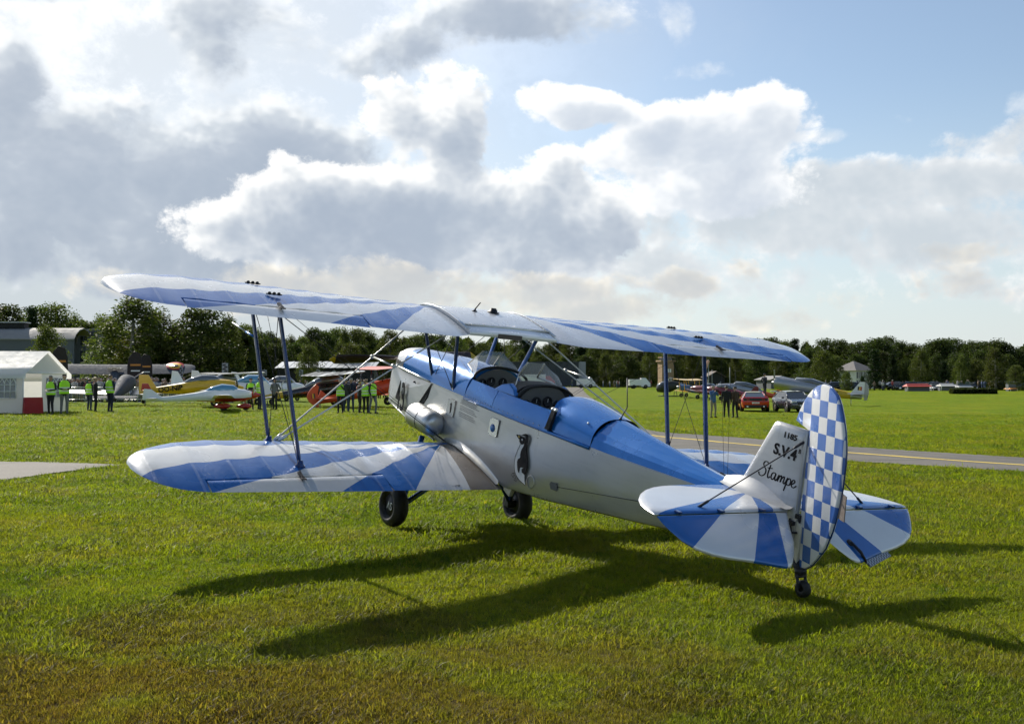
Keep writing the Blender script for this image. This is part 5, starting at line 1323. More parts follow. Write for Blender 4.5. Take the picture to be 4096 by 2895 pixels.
# twin arched hangars and the long roof beside them
def arched_hangars():
    dep = 205.; g, rz = frame_at(372, dep, R(8)); u = dep / FPX
    e = empty('arched_hangar', g, rz, 'grey twin arched hangars with glazed ends behind the party tent', 'hangar')
    top = elev(1311, dep) - g.z; spring = elev(1368, dep) - g.z
    for k, cx in enumerate((0.0, -122 * u)):
        r = 62 * u; n = 13
        arc = [(cx - r * math.cos(math.pi * i / (n - 1)), spring + (top - spring) * math.sin(math.pi * i / (n - 1)) ** .85) for i in range(n)]
        mb = MB(); mb.loft([[(x, y, z) for x, z in arc] + [(x, y, z - .25) for x, z in arc[::-1]] for y in (-.3, 26.)]); mb.build('roof', m_roofg, e, auto=R(50))
        w = MB(); w.prism([(cx - r * .98, .1, 0)] + [(x * .98 + cx * .02, .1, z - .15) for x, z in arc] + [(cx + r * .98, .1, 0)], (0, 1, 0), .2); wall = w.build('wall', m_wallg, e)
        for i in range(3):
            for j, (z0, z1) in enumerate(((.4, spring * .8), (spring * .95, spring + (top - spring) * (.78 if i == 1 else .45)))):
                x = cx + (i - 1) * r * .58; p = MB(); p.box((x, -.04, (z0 + z1) / 2), (r * .40, .08, z1 - z0)); pn = p.build('window', m_glassd, wall)
                f = MB(); f.box((x, -.10, (z0 + z1) / 2), (.10, .06, z1 - z0)); f.build('mullion', m_wallg, pn); f = MB(); f.box((x, -.14, (z0 + z1) / 2), (r * .40, .05, .10)); f.build('mullion', m_wallg, pn)
    dep2 = 195.; g2, rz2 = frame_at(60, dep2, R(4)); u2 = dep2 / FPX
    e2 = empty('long_hangar', g2, rz2, 'long grey hangar with curved roof and raised ridge vent behind the party tent', 'hangar')
    zr = elev(1302, dep2) - g2.z; ze = elev(1352, dep2) - g2.z; L = 230 * u2
    prof = [(-.2, ze), (1.2, ze + (zr - ze) * .45), (3.0, ze + (zr - ze) * .8), (5.5, zr), (8, ze + (zr - ze) * .8), (11, ze)]
    mb = MB(); mb.loft([[(x, y, z) for y, z in prof] + [(x, y, z - .2) for y, z in prof[::-1]] for x in (-L * 1.6, L)]); mb.build('roof', m_roofg, e2, auto=R(40))
    mb = MB(); mb.box((-L * .3, .2, ze / 2), (L * 2.58, .3, ze)); mb.build('wall', m_wallg, e2)
    mb = MB(); mb.box((-L * .75, 5.2, zr + .35), (L * 1.5, 2.2, 1.0)); v = mb.build('ridge_vent', m_shed, e2); mb = MB(); mb.box((-L * .75, 5.2, zr + .98), (L * 1.56, 2.9, .18)); mb.build('vent_roof', m_tin, v)
arched_hangars()
def low_shed():
    dep = 122.; g, rz = frame_at(1300, dep, R(-2)); u = dep / FPX; W_ = 390 * u
    e = empty('low_shed', g, rz, 'long low black shed with corrugated tin roof behind the orange biplane', 'shed')
    zr, ze = elev(1443, dep) - g.z, elev(1470, dep) - g.z
    mb = MB(); mb.box((0, 1.6, ze / 2), (W_, 3.0, ze - .05)); mb.build('wall', m_shed, e)
    n = 44
    for i in range(n):      # tin sheets, each a little out of line
        x0 = -W_ / 2 - .2 + (W_ + .4) * i / n; x1 = x0 + (W_ + .4) / n - .015; dz = .02 * ((i * 7) % 3)
        s = MB(); s.add([(x0, -.2, ze + dz), (x1, -.2, ze + dz), (x1, 3.2, zr + dz), (x0, 3.2, zr + dz), (x0, -.2, ze + dz - .05), (x1, -.2, ze + dz - .05), (x1, 3.2, zr + dz - .05), (x0, 3.2, zr + dz - .05)], [(0, 1, 2, 3), (7, 6, 5, 4), (0, 4, 5, 1), (1, 5, 6, 2), (2, 6, 7, 3), (3, 7, 4, 0)])
        s.build('roof_sheet', m_tin, e)
    for i in range(6):
        d_ = MB(); d_.box((-W_ / 2 + W_ * (i + .5) / 6, .08, ze * .42), (1.3, .06, ze * .8)); d_.build('doorway', m_dark, e)
low_shed()
def slate_hangar():
    dep = 236.; g, rz = frame_at(2150, dep, R(0)); u = dep / FPX; zt = elev(1450, dep) - g.z; W_ = 330 * u
    e = empty('slate_hangar', g, rz, 'dark slate clad hangar with a pale end panel beyond the taxiway', 'hangar')
    n = 14
    for i in range(n):
        x0 = -W_ / 2 + W_ * i / n; b = MB(); b.box((x0 + W_ / n / 2, 6, zt / 2), (W_ / n - .05, 12 + .04 * (i % 2), zt)); b.build('wall_panel', m_slate, e)
    b = MB(); b.box((0, 6, zt + .1), (W_ + .3, 12.4, .2)); b.build('roof', m_slate, e)
    b = MB(); b.box((W_ / 2 + 15 * u, 5.5, zt * .5 + .1), (28 * u, 9, zt + .2)); b.build('end_panel', m_lpanel, e)
slate_hangar()
def control_tower():
    dep = 214.; g, rz = frame_at(2672, dep, R(12)); u = dep / FPX; zt = elev(1432, dep) - g.z; w = 50 * u
    e = empty('control_tower', g, rz, 'tan brick control tower with small white windows beyond the striped wing', 'tower')
    b = MB(); b.box((0, w / 2, zt * .44), (w, w, zt * .88)); sh = b.build('shaft', m_brick, e)
    for z in (zt * .30, zt * .58):
        f = MB(); f.box((w * .1, -.03, z), (w * .32, .08, zt * .12)); wn = f.build('window', m_white, sh); f = MB(); f.box((w * .1, -.08, z), (w * .04, .05, zt * .12)); f.build('mullion', m_wallg, wn)
    b = MB(); b.box((0, w / 2, zt * .90), (w * 1.25, w * 1.25, zt * .05)); b.build('gallery', m_brick, e)
    b = MB(); b.box((0, w / 2, zt * .96), (w * .8, w * .8, zt * .10)); b.build('cab', m_glassd, e); b = MB(); b.box((0, w / 2, zt * 1.02), (w, w, zt * .03)); b.build('cab_roof', m_brick, e)
    for s in (-1, 1):
        r = MB(); r.tube([(s * w * .58, -.1, zt * .92), (s * w * .58, -.1, zt * 1.0)], .05, 5); r.build('rail_post', m_wallg, e)
control_tower()
def white_house():
    dep = 205.; g, rz = frame_at(3462, dep, R(28)); u = dep / FPX
    e = empty('white_house', g, rz, 'white two storey house with hipped slate roof behind the pines', 'house')
    ze, zr = elev(1484, dep) - g.z, elev(1445, dep) - g.z; W_, D_ = 104 * u, 6.0
    b = MB(); b.box((0, D_ / 2, ze / 2), (W_, D_, ze)); wall = b.build('wall', m_wwall, e)
    o = .5; b = MB(); b.add([(-W_ / 2 - o, -o, ze), (W_ / 2 + o, -o, ze), (W_ / 2 + o, D_ + o, ze), (-W_ / 2 - o, D_ + o, ze), (-W_ / 2 + 2.4, D_ / 2, zr), (W_ / 2 - 2.4, D_ / 2, zr)], [(0, 1, 5, 4), (1, 2, 5), (2, 3, 4, 5), (3, 0, 4), (3, 2, 1, 0)]); b.build('roof', pmat('house_slate', (.13, .125, .12), .8, vscale=2, var=.3), e)
    for i in range(5):
        for z in (ze * .27, ze * .75):
            x = -W_ / 2 + W_ * (i + .5) / 5; p = MB(); p.box((x, -.03, z), (.75, .1, 1.25)); pn = p.build('window', m_glassd, e); f = MB(); f.box((x, -.1, z - .68), (.95, .14, .1)); f.build('sill', m_wwall, pn); f = MB(); f.box((x, -.1, z), (.06, .06, 1.25)); f.build('mullion', m_wwall, pn)
    for y in (2, 5):
        for z in (ze * .27, ze * .75): p = MB(); p.box((-W_ / 2 - .03, y, z), (.1, .8, 1.25)); p.build('window', m_glassd, e)
white_house()
def gable_house(px, dep, top, eave, wpx, label, wallm, roofm, rot=0.):
    g, rz = frame_at(px, dep, R(rot)); u = dep / FPX; zt, ze = elev(top, dep) - g.z, elev(eave, dep) - g.z; w = wpx * u
    e = empty('gabled_building', g, rz, label, 'building')
    b = MB(); b.prism([(-w / 2, 3, 0), (w / 2, 3, 0), (w / 2, 3, ze), (0, 3, zt - .1), (-w / 2, 3, ze)], (0, 1, 0), 6.); b.build('wall', wallm, e)
    for s in (-1, 1):
        r = MB(); r.add([(0, -.4, zt), (s * (w / 2 + .3), -.4, ze - .15), (s * (w / 2 + .3), 6.4, ze - .15), (0, 6.4, zt), (0, -.4, zt + .15), (s * (w / 2 + .3), -.4, ze), (s * (w / 2 + .3), 6.4, ze), (0, 6.4, zt + .15)], [(0, 1, 2, 3), (7, 6, 5, 4), (0, 4, 5, 1), (1, 5, 6, 2), (2, 6, 7, 3), (3, 7, 4, 0)]); r.build('roof_slope', roofm, e)
gable_house(2865, 206, 1488, 1508, 66, 'dark gabled clubhouse behind the silver aircraft', m_shed, pmat('brown_tiles', (.10, .075, .06), .8))
gable_house(3125, 200, 1507, 1519, 90, 'low grey roofed building behind the silver trainer', m_wallg, m_roofg, 14)
# party tent with arched windows, the gable turned to the field
def party_tent():
    # local frame: origin at the front corner; x along the gable, y along the long side away from us
    c0 = gnd(93, 47.5); gR = gnd(243, 50.8)
    dx, dy = gR.x - c0.x, gR.y - c0.y
    # long side runs to the left, nearly along the view's lateral
    e = empty('party_tent', (c0.x, c0.y, c0.z), 0, 'white party tent with arched windows and a pitched roof', 'tent')
    u = 47.5 / FPX
    gx = Vector((dx, dy, 0)); gx = gx.normalized() * (3.8); lx = Vector((-LATV[0], -LATV[1], 0)) * 9.0 + Vector((DEPV[0], DEPV[1], 0)) * -1.6
    def P(a, b, z): return gx * a + lx * b + Vector((0, 0, z))
    ze, zr = 1.84, 2.86
    gab = MB(); gab.prism([P(0, 0, ze), P(1, 0, ze), P(.5, 0, zr)], lx.normalized(), .03); gb = gab.build('gable', m_tent, e)
    bar = MB(); bar.tube([P(0, -.004, ze), P(1, -.004, ze)], .035, 8); bar.build('gable_bar', m_white, e)
    for a in (0, 1):
        for b in (0, 1):
            p = MB(); p.tube([P(a, b, -.05), P(a, b, ze)], .03, 8); p.build('pole', m_white, e)
    for s in (0, 1):
        r = MB(); a0 = -.04 if s == 0 else 1.04
        q = [P(.5, -.02, zr), P(.5, 1.02, zr), P(a0, 1.02, ze - .05), P(a0, -.02, ze - .05)]
        n = 9; rows = []
        for i in range(n):
            t = i / (n - 1); A = q[0].lerp(q[1], t); B = q[3].lerp(q[2], t); sg = .05 * math.sin(math.pi * (t * 3 % 1)); rows.append([A, A.lerp(B, .33) - Vector((0, 0, sg)), A.lerp(B, .66) - Vector((0, 0, sg)), B, B - Vector((0, 0, .22))])
        r.loft(rows, 0, False, False); r.build('roof_sheet', m_tent, e)
    def wallp(a0, b0, a1, b1, name, mat, n=8, z1=ze):
        w = MB(); rows = []
        for i in range(n + 1):
            t = i / n; p = P(a0 + (a1 - a0) * t, b0 + (b1 - b0) * t, 0); off = (gx.normalized().cross(Vector((0, 0, 1)))) * (.03 * math.sin(i * 2.1))
            rows.append([p + off + Vector((0, 0, -.03)), p + off * .5 + Vector((0, 0, z1 * .5)), p + Vector((0, 0, z1))])
        w.loft(rows, 0, False, False); return w.build(name, mat, e)
    wallp(0, 0, 0, 1, 'side_wall', m_tentsh, 24); wallp(1, 0, 1, 1, 'side_wall', m_tentsh, 24); wallp(.42, 0, 1, 0, 'gable_wall', m_tent, 8); wallp(0, 1, 1, 1, 'end_wall', m_tent, 8)
    def arched_window(a0, b0, a1, b1, nrm):
        """a pair of arched lights: clear sheet with white glazing bars"""
        p0, p1 = P(a0, b0, 0), P(a1, b1, 0); d = p1 - p0; nrm = Vector(nrm)
        sh = MB(); z0, z1 = .70, 1.62
        sh.prism([p0 + Vector((0, 0, z0)) + nrm * .05, p1 + Vector((0, 0, z0)) + nrm * .05, p1 + Vector((0, 0, z1)) + nrm * .05, p0 + Vector((0, 0, z1)) + nrm * .05], nrm, .01); w = sh.build('window', m_clear, e)
        f = MB()
        o = lambda t, z: p0 + d * t + Vector((0, 0, z)) + nrm * .075
        for z in (z0, z0 + .3, z0 + .6): f.tube([o(0, z), o(1, z)], .022, 5)
        for t in (0, .25, .5, .75, 1): f.tube([o(t, z0), o(t, z0 + .62 if t in (0, .5, 1) else z1)], .022, 5)
        for c in (.25, .75):
            f.tube([o(c - .25 * math.cos(math.pi * i / 10), z0 + .6 + .32 * math.sin(math.pi * i / 10)) for i in range(11)], .022, 5)
            for an in (.3, .7): f.tube([o(c, z0 + .62), o(c - .24 * math.cos(math.pi * an), z0 + .6 + .3 * math.sin(math.pi * an))], .015, 5)
        b = f.build('glazing_bars', m_white, w)
    nl = Vector((-DEPV[0], -DEPV[1], 0)); ng = -lx.normalized()
    arched_window(.5, 0, .93, 0, ng)
    for b0 in (.030, .30, .57, .80): arched_window(0, b0 + .105, 0, b0, nl)
    return e
party_tent()
tb_ = gnd(133, 47.2); e = empty('draped_table', tb_, -YAW + R(30), 'table under a red cloth at the opening of the party tent', 'table')
mb = MB(); rows = []
for z, k in ((.02, 1.0), (.35, .98), (.70, .95), (.74, .93)):
    r = []
    for i in range(24):
        a = 2 * math.pi * i / 24; cx = math.copysign(min(1, abs(math.cos(a)) * 1.35), math.cos(a)); sy = math.copysign(min(1, abs(math.sin(a)) * 1.35), math.sin(a)); f = 1 + .05 * math.sin(i * 2.7) * (1 - z / .74)
        r.append((cx * .40 * k * f, sy * .34 * k * f, z))
    rows.append(r)
mb.loft(rows); mb.build('tablecloth', m_red, e, auto=R(50))
for s in (-1, 1):
    for t in (-1, 1): l = MB(); l.tube([(s * .30, t * .24, 0), (s * .30, t * .24, .7)], .02, 6); l.build('leg', m_wire, e)
# feather flags, banners, masts, stalls
m_flag = pmat('flag_black', (.018, .012, .012), .7); m_flagor = pmat('flag_orange', (.55, .22, .04), .6)
def feather_flag(px, dep, top, base_h, label):
    g, rz = frame_at(px, dep); zt = elev(top, dep) - g.z
    e = empty('feather_flag', g, rz, label, 'flag', 'black feather flags along the crowd line')
    p = MB(); pts = [(0, 0, 0), (0, 0, zt * .7), (.12, 0, zt * .88), (.5, 0, zt * .99), (.95, 0, zt * .96)]; p.tube(pts, [.03, .025, .02, .015, .01], 6); p.build('pole', m_cable, e)
    c = MB(); poly = [(.02, 0, zt * .22), (.02, 0, zt * .7), (.12, 0, zt * .88), (.5, 0, zt * .985), (.95, 0, zt * .955), (1.15, 0, zt * .78), (1.2, 0, zt * .24)]
    c.prism(poly, (0, 1, 0), .02); cl = c.build('cloth', m_flag, e)
    b = MB(); b.box((.62, -.02, zt * .72), (.8, .02, .14)); b.build('emblem', m_flagor, cl); b = MB(); b.box((.62, -.02, zt * .60), (.7, .02, .10)); b.build('emblem', m_white, cl)
feather_flag(205, 74, 1378, 0, 'black feather flag standing behind the party tent'); feather_flag(510, 82, 1402, 0, 'black feather flag beside the yellowing bush'); feather_flag(552, 86, 1412, 0, 'black feather flag under the tall birch')
def poster(px, dep, top, bot, wpx, label):
    g, rz = frame_at(px, dep); u = dep / FPX; z1, z0 = elev(top, dep) - g.z, elev(bot, dep) - g.z
    e = empty('banner', g, rz, label, 'banner', 'printed banners by the crowd line')
    b = MB(); b.box((0, 0, (z0 + z1) / 2), (wpx * u, .03, z1 - z0)); c = b.build('sheet', m_lpanel, e); b = MB(); b.tube([(0, .05, 0), (0, .05, z1 + .1)], .04, 6); b.build('post', m_cable, e)
    for k in range(4): q = MB(); q.box((wpx * u * (.15 * (-1) ** k), -.025, z0 + (z1 - z0) * (.2 + .2 * k)), (wpx * u * .55, .02, (z1 - z0) * .14)); q.build('print', m_flag, c)
poster(725, 84, 1463, 1505, 12, 'grey printed banner at the tip of the grey high wing'); poster(900, 88, 1450, 1490, 24, 'grey printed banner under the dark trees'); poster(1058, 96, 1478, 1500, 18, 'grey printed banner beside the low shed'); poster(1204, 108, 1478, 1502, 16, 'grey printed banner at the shed wall'); poster(1272, 108, 1478, 1502, 16, 'grey printed banner in the middle of the shed wall'); poster(1337, 108, 1482, 1504, 14, 'grey printed banner at the far part of the shed wall')
def mast(px, dep, top, label, sock=False):
    g, rz = frame_at(px, dep); zt = elev(top, dep) - g.z; e = empty('windsock_mast' if sock else 'field_mast', g, rz, label, 'mast')
    p = MB(); p.tube([(0, 0, 0), (0, 0, zt)], [.07, .04], 6); p.build('pole', m_lpanel, e)
    if sock: s = MB(); s.lathe([(.22, 0), (.2, .3), (.16, .8), (.11, 1.4)], (0, 0, zt - .1), (-.3, 0, -1), 10); s.build('windsock', pmat('sock_pink', (.62, .35, .30), .6), e)
mast(2834, 150, 1440, 'mast with a drooping pale windsock behind the right wing strut', True); mast(2919, 170, 1470, 'thin pale mast behind the silver aircraft'); mast(2848, 200, 1480, 'thin mast at the gabled clubhouse')
def stall(px, dep, top, wpx, label, mat, nm='market_stall'):
    g, rz = frame_at(px, dep); u = dep / FPX; zt = elev(top, dep) - g.z; w = wpx * u
    e = empty(nm, g, rz, label, 'stall'); b = MB(); b.add([(-w / 2, -1.2, zt - .45), (w / 2, -1.2, zt - .45), (w / 2, 1.2, zt - .45), (-w / 2, 1.2, zt - .45), (-w / 2 + .3, 0, zt), (w / 2 - .3, 0, zt)], [(0, 1, 5, 4), (2, 3, 4, 5), (1, 2, 5), (3, 0, 4), (3, 2, 1, 0)]); b.build('canopy', mat, e)
    for s in (-1, 1): p = MB(); p.tube([(s * (w / 2 - .1), -1.1, 0), (s * (w / 2 - .1), -1.1, zt - .4)], .04, 5); p.build('pole', m_white, e)
    c = MB(); c.box((0, 0, .55), (w * .9, 1.0, 1.1)); c.build('counter', m_wallg, e)
stall(3668, 172, 1537, 100, 'long stall with a flat red canopy at the wood edge', m_redroof); stall(3785, 176, 1536, 66, 'white peaked marquee under the dark pine', m_tent); stall(3852, 178, 1540, 60, 'white low marquee behind the dark hedge', m_tent); stall(3742, 178, 1544, 44, 'small white marquee beside the red stall', m_tent); stall(4042, 172, 1548, 32, 'small stall with an orange canopy beyond the hedge', m_flagor)
# dark clipped hedge: a block of leaf clumps
def hedge():
    rng = np.random.RandomState(8); dep = 150.; L = 178 * dep / FPX; g, rz = frame_at(3892, dep); n = 5200
    C = np.stack([rng.uniform(-L / 2, L / 2, n), rng.uniform(-.7, .7, n), rng.uniform(0, .72, n) * (1 + .06 * np.sin(rng.uniform(0, 9, n)))], -1)
    a = rng.normal(0, 1, (n, 3)); a /= np.linalg.norm(a, axis=1)[:, None]; b = np.cross(a, rng.normal(0, 1, (n, 3))); b /= np.linalg.norm(b, axis=1)[:, None]; s = .16
    P = np.stack([C - a * s, C + b * s * .6, C + a * s, C - b * s * .6], 1).reshape(-1, 3)
    e = empty('hedge', g, rz, 'long low dark hedge in front of the white marquees', 'hedge'); mb = MB(); mb.add(P, [(4 * i, 4 * i + 1, 4 * i + 2, 4 * i + 3) for i in range(n)]); mb.build('foliage', l_oak, e, recalc=False)
    c = MB()
    for i in range(14): x = -L / 2 + L * (i + .5) / 14; c.tube([(x, 0, 0), (x, 0, .5)], .05, 5)
    c.build('stems', m_bark, e); tag(e.children[-1], None, None, None, 'stuff')
hedge()
# ------------------------------------------------------------------ people
SKIN = pmat('skin', (.42, .25, .18), .55); 
def cloth(name, c): return pmat('cloth_' + name, c, .85, var=.2, vscale=8)
C_BLK, C_DK, C_NAVY, C_GREY, C_KHA, C_JEAN, C_BRN, C_BLUE = cloth('black', (.012, .012, .013)), cloth('charcoal', (.03, .03, .033)), cloth('navy', (.012, .016, .035)), cloth('grey', (.16, .16, .16)), cloth('khaki', (.24, .21, .15)), cloth('jeans', (.03, .045, .08)), cloth('brown', (.055, .03, .02)), cloth('blue', (.06, .13, .28))
HIVIS = pmat('hi_vis_yellow', (.42, .85, .02), .6, var=.08); REFL = pmat('reflective_tape', (.72, .74, .72), .35, .2)
H_DK, H_GR, H_BL = pmat('hair_dark', (.02, .014, .01), .6), pmat('hair_grey', (.35, .34, .32), .6), pmat('hair_blond', (.35, .24, .11), .6)
def person(pos, face, top, legs, hair, label, pose='stand', vest=False, height=1.74, cap=None, bag=None, bald=False, group=None, sleeve=None, seed=0, look=0.0):
    """face: heading, 0 = facing away from the camera, 180 = facing it"""
    k = height / 1.76; rng = random.Random(seed)
    e = empty('person', pos, -(YAW + R(face)), label, 'person', group)
    segs = []   # (points, radii, material index, flattening)
    sw = .10; step = .06 if pose != 'walk' else .22
    LH, RH = Vector((-.095, 0, .92)), Vector((.095, 0, .92))
    lk, rk = Vector((-.11, .03 + step * .5, .50)), Vector((.11, .03 - step * .4, .50)); la, ra_ = Vector((-.12, step * .4, .075)), Vector((.125, -step * .6, .075))
    for h, kn, an in ((LH, lk, la), (RH, rk, ra_)):
        segs.append(([h, h.lerp(kn, .5), kn, kn.lerp(an, .4), an], [.092, .082, .062, .058, .045], 1))
        segs.append(([an + Vector((0, -.06, -.03)), an + Vector((0, .05, -.035)), an + Vector((0, .15, -.045))], [.044, .045, .034], 3))
    tor = [((0, 0, .90), .135), ((0, 0, 1.0), .128), ((0, .0, 1.15), .125), ((0, .0, 1.30), .140), ((0, -.005, 1.42), .125), ((0, -.01, 1.47), .07)]
    # torso is wider than deep: two parallel columns and a middle one
    for dx in (-.065, 0, .065): segs.append(([Vector((p[0] + dx * (1.15 if p[2] > 1.1 else 1), p[1], p[2])) for p, r in tor], [r * .80 for p, r in tor], 0))
    segs.append(([Vector((0, -.005, 1.45)), Vector((0, .01, 1.56))], [.055, .05], 2))
    hd = Vector((.012 * math.sin(R(look)), .028, 1.655))
    segs.append(([hd + Vector((0, -.01, -.07)), hd + Vector((0, 0, -.01)), hd + Vector((0, -.01, .045))], [.066, .088, .078], 2))
    segs.append(([hd + Vector((0, .075, -.025)), hd + Vector((0, .098, -.035))], [.016, .012], 2))
    segs.append(([hd + Vector((0, .06, -.085)), hd + Vector((0, .055, -.1))], [.028, .022], 2))
    for s in (-1, 1): segs.append(([hd + Vector((s * .084, -.005, -.02)), hd + Vector((s * .09, -.008, .015))], [.018, .016], 2))
    for s in (-1, 1):
        sh = Vector((s * .195, -.01, 1.42))
        if pose == 'camera': el, wr = Vector((s * .26, .10, 1.19)), Vector((s * .09, .25, 1.42 if s else 1.4))
        elif pose == 'front': el, wr = Vector((s * .25, -.02, 1.14)), Vector((s * .09, .20, 1.10))
        elif pose == 'hips': el, wr = Vector((s * .33, -.08, 1.15)), Vector((s * .19, .05, 1.02))
        elif pose == 'arms' and s < 0: el, wr = Vector((s * .28, .02, 1.16)), Vector((s * .16, .24, 1.20))
        else: el, wr = Vector((s * .25, -.03, 1.13)), Vector((s * .245, .06 + rng.uniform(-.03, .04), .87))
        segs.append(([sh + Vector((-s * .05, 0, .0)), sh, sh.lerp(el, .5), el, el.lerp(wr, .5), wr], [.062, .062, .054, .045, .041, .032], 0))
        d = (wr - el).normalized(); side = d.cross(Vector((0, 0, 1))); side = side.normalized() if side.length > .1 else Vector((0, 1, 0))
        hp = wr + d * .045; segs.append(([wr, hp, hp + d * .03], [.026, .036, .034], 2))
        for j in range(4):
            o = side * (-.027 + .018 * j); L = (.06, .072, .068, .052)[j]; segs.append(([hp + d * .02 + o, hp + d * (.03 + L * .6) + o, hp + d * (.03 + L) + o + Vector((0, .012, -.01))], [.010, .0095, .008], 2))
        segs.append(([hp - side * .03, hp - side * .055 + d * .03, hp - side * .055 + d * .06], [.012, .011, .009], 2))
    mb = MB()
    for pts, rr, mi in segs: mb.tube([p * k for p in pts], [r * k for r in rr], 10)
    o = mb.build('body', [top, legs, SKIN, C_BLK], e, recalc=True)
    md = o.modifiers.new('r', 'REMESH'); md.mode = 'VOXEL'; md.voxel_size = .019; md.use_smooth_shade = True
    dg = bpy.context.evaluated_depsgraph_get(); me = bpy.data.meshes.new_from_object(o.evaluated_get(dg)); o.modifiers.clear()
    me.materials.clear()
    for m in (top, legs, SKIN, C_BLK): me.materials.append(m)
    o.data = me; n = len(me.polygons); c = np.zeros(n * 3); me.polygons.foreach_get('center', c); c = c.reshape(-1, 3)
    best = np.full(n, 1e9); mi_ = np.zeros(n, int)
    for pts, rr, mi in segs:
        for a, b, ra2, rb in zip(pts[:-1], pts[1:], rr[:-1], rr[1:]):
            A = np.array(a) * k; D = (np.array(b) - np.array(a)) * k; L2 = max(D @ D, 1e-9); t = np.clip((c - A) @ D / L2, 0, 1)
            dist = np.linalg.norm(c - A - t[:, None] * D, axis=1) - (ra2 + (rb - ra2) * t) * k
            w = dist < best; best[w] = dist[w]; mi_[w] = mi
    me.polygons.foreach_set('material_index', mi_.astype(np.int32)); me.polygons.foreach_set('use_smooth', [True] * n); me.update()
    # hair or cap
    h = MB(); c0 = hd * k; rows = []
    for i in range(6):
        ph = math.pi * .5 * (1 - i / 5.) - (.35 if not bald else -.15) * (i / 5.)
        rows.append([c0 + Vector((math.cos(t) * .096 * math.cos(ph), -.02 + math.sin(t) * .102 * math.cos(ph) - (.015 if i > 2 else 0), .022 + .085 * math.sin(ph) + (.045 if math.sin(t) > .3 and i > 2 else 0))) * k ** 0 for t in [2 * math.pi * j / 14 for j in range(14)]])
    h.loft(rows, 0, True, True)
    h.build('cap' if cap else 'hair', cap or hair, e, auto=R(60))
    if cap: b_ = MB(); b_.box(c0 + Vector((0, .12, .06)), (.14, .11, .015)); b_.build('cap_peak', cap, e)
    if vest:
        v = MB(); rows = []
        for z, w, d in ((.90, .215, .160), (1.0, .210, .158), (1.12, .212, .158), (1.25, .222, .165), (1.36, .218, .158), (1.44, .165, .115), (1.49, .095, .085)):
            rows.append([Vector((math.cos(t) * w, math.copysign(abs(math.sin(t)) ** .8, math.sin(t)) * d, z)) * k for t in [2 * math.pi * j / 20 for j in range(20)]])
        v.loft(rows, 0, False, True); vo = v.build('vest', HIVIS, e, recalc=False)
        for z in (1.0, 1.14):
            r = MB(); r.loft([[Vector((math.cos(t) * .219, math.copysign(abs(math.sin(t)) ** .8, math.sin(t)) * .167, zz)) * k for t in [2 * math.pi * j / 20 for j in range(20)]] for zz in (z, z + .05)], 0, False, True); r.build('reflective_band', REFL, vo, recalc=False)
    if bag == 'backpack': b_ = MB(); b_.box(Vector((0, -.22, 1.24)) * k, (.30, .17, .42)); b_.build('backpack', C_BLK, e, bevel=.05)
    if bag == 'shoulder': b_ = MB(); b_.box(Vector((.27, .02, .92)) * k, (.13, .28, .26)); b_.build('shoulder_bag', C_BRN, e, bevel=.04)
    if bag == 'folder': b_ = MB(); b_.box(Vector((0, .21, 1.12)) * k, (.30, .03, .24)); b_.build('folder', C_BLK, e, bevel=.008)
    if pose == 'camera': b_ = MB(); b_.box(Vector((0, .30, 1.47)) * k, (.14, .08, .09)); b_.lathe([(0, 0), (.04, 0), (.04, .09), (0, .09)], Vector((0, .33, 1.47)) * k, 'Y', 12); b_.build('camera_body', C_BLK, e)
    return e
P_ = lambda px, py: gp(px, py)
person(gnd(204, 46.3), 195, C_DK, C_BLK, H_GR, 'person in yellow safety vest with bowed head in front of the tent gable', 'front', True, 1.70, bald=True, seed=1)
person(gnd(258, 46.8), 150, C_BLK, C_GREY, H_DK, 'person in yellow vest and grey trousers carrying a dark backpack by the tent', 'front', True, 1.78, bag='backpack', seed=2)
person(P_(358, 1641), 20, C_DK, C_JEAN, H_DK, 'shorter person in yellow vest close beside the blond person in black', 'stand', True, 1.60, seed=3)
person(P_(382, 1646), 60, C_BLK, C_BLK, H_BL, 'blond person all in black beside a shorter person in a vest', 'front', False, 1.66, seed=4)
person(P_(441, 1646), 25, C_NAVY, C_NAVY, H_DK, 'tall person in yellow vest and navy trousers seen from behind near the grey aircraft tail', 'hips', True, 1.80, bald=True, seed=5)
person(P_(1003, 1636), 160, C_BLK, C_BLK, H_DK, 'person in yellow vest holding a black folder before the red nose of the white aircraft', 'front', True, 1.70, bag='folder', seed=6)
person(P_(1038, 1636), 40, C_DK, C_NAVY, H_DK, 'person in yellow vest seen from behind at the blue interplane strut', 'front', True, 1.76, seed=7)
person(P_(1100, 1636), 200, C_GREY, C_BLK, H_DK, 'person in a grey jacket standing alone near the black and yellow tail', 'hips', False, 1.72, seed=8)
person(P_(1362, 1652), 185, C_DK, C_BLK, H_GR, 'person in yellow vest with hands raised to the face at the orange fuselage', 'camera', True, 1.70, seed=9)
person(P_(1384, 1646), 10, C_DK, C_JEAN, H_DK, 'person in dark clothes half behind the vested person at the orange fuselage', 'stand', False, 1.72, seed=10)
person(P_(1404, 1646), 175, C_NAVY, C_JEAN, H_GR, 'person in navy jacket and jeans between the vested people', 'front', False, 1.76, seed=11)
person(P_(1438, 1650), 60, C_BLK, C_BLK, H_DK, 'person in black leaning towards two vested people', 'front', False, 1.66, seed=12)
person(P_(1463, 1653), 15, C_DK, C_BLK, H_BL, 'person in yellow vest and black trousers seen from behind under the landing wires', 'stand', True, 1.70, seed=13)
person(P_(1491, 1653), 120, C_DK, C_GREY, H_DK, 'person in open yellow vest and grey trousers with legs apart beside the orange biplane', 'walk', True, 1.75, seed=14)
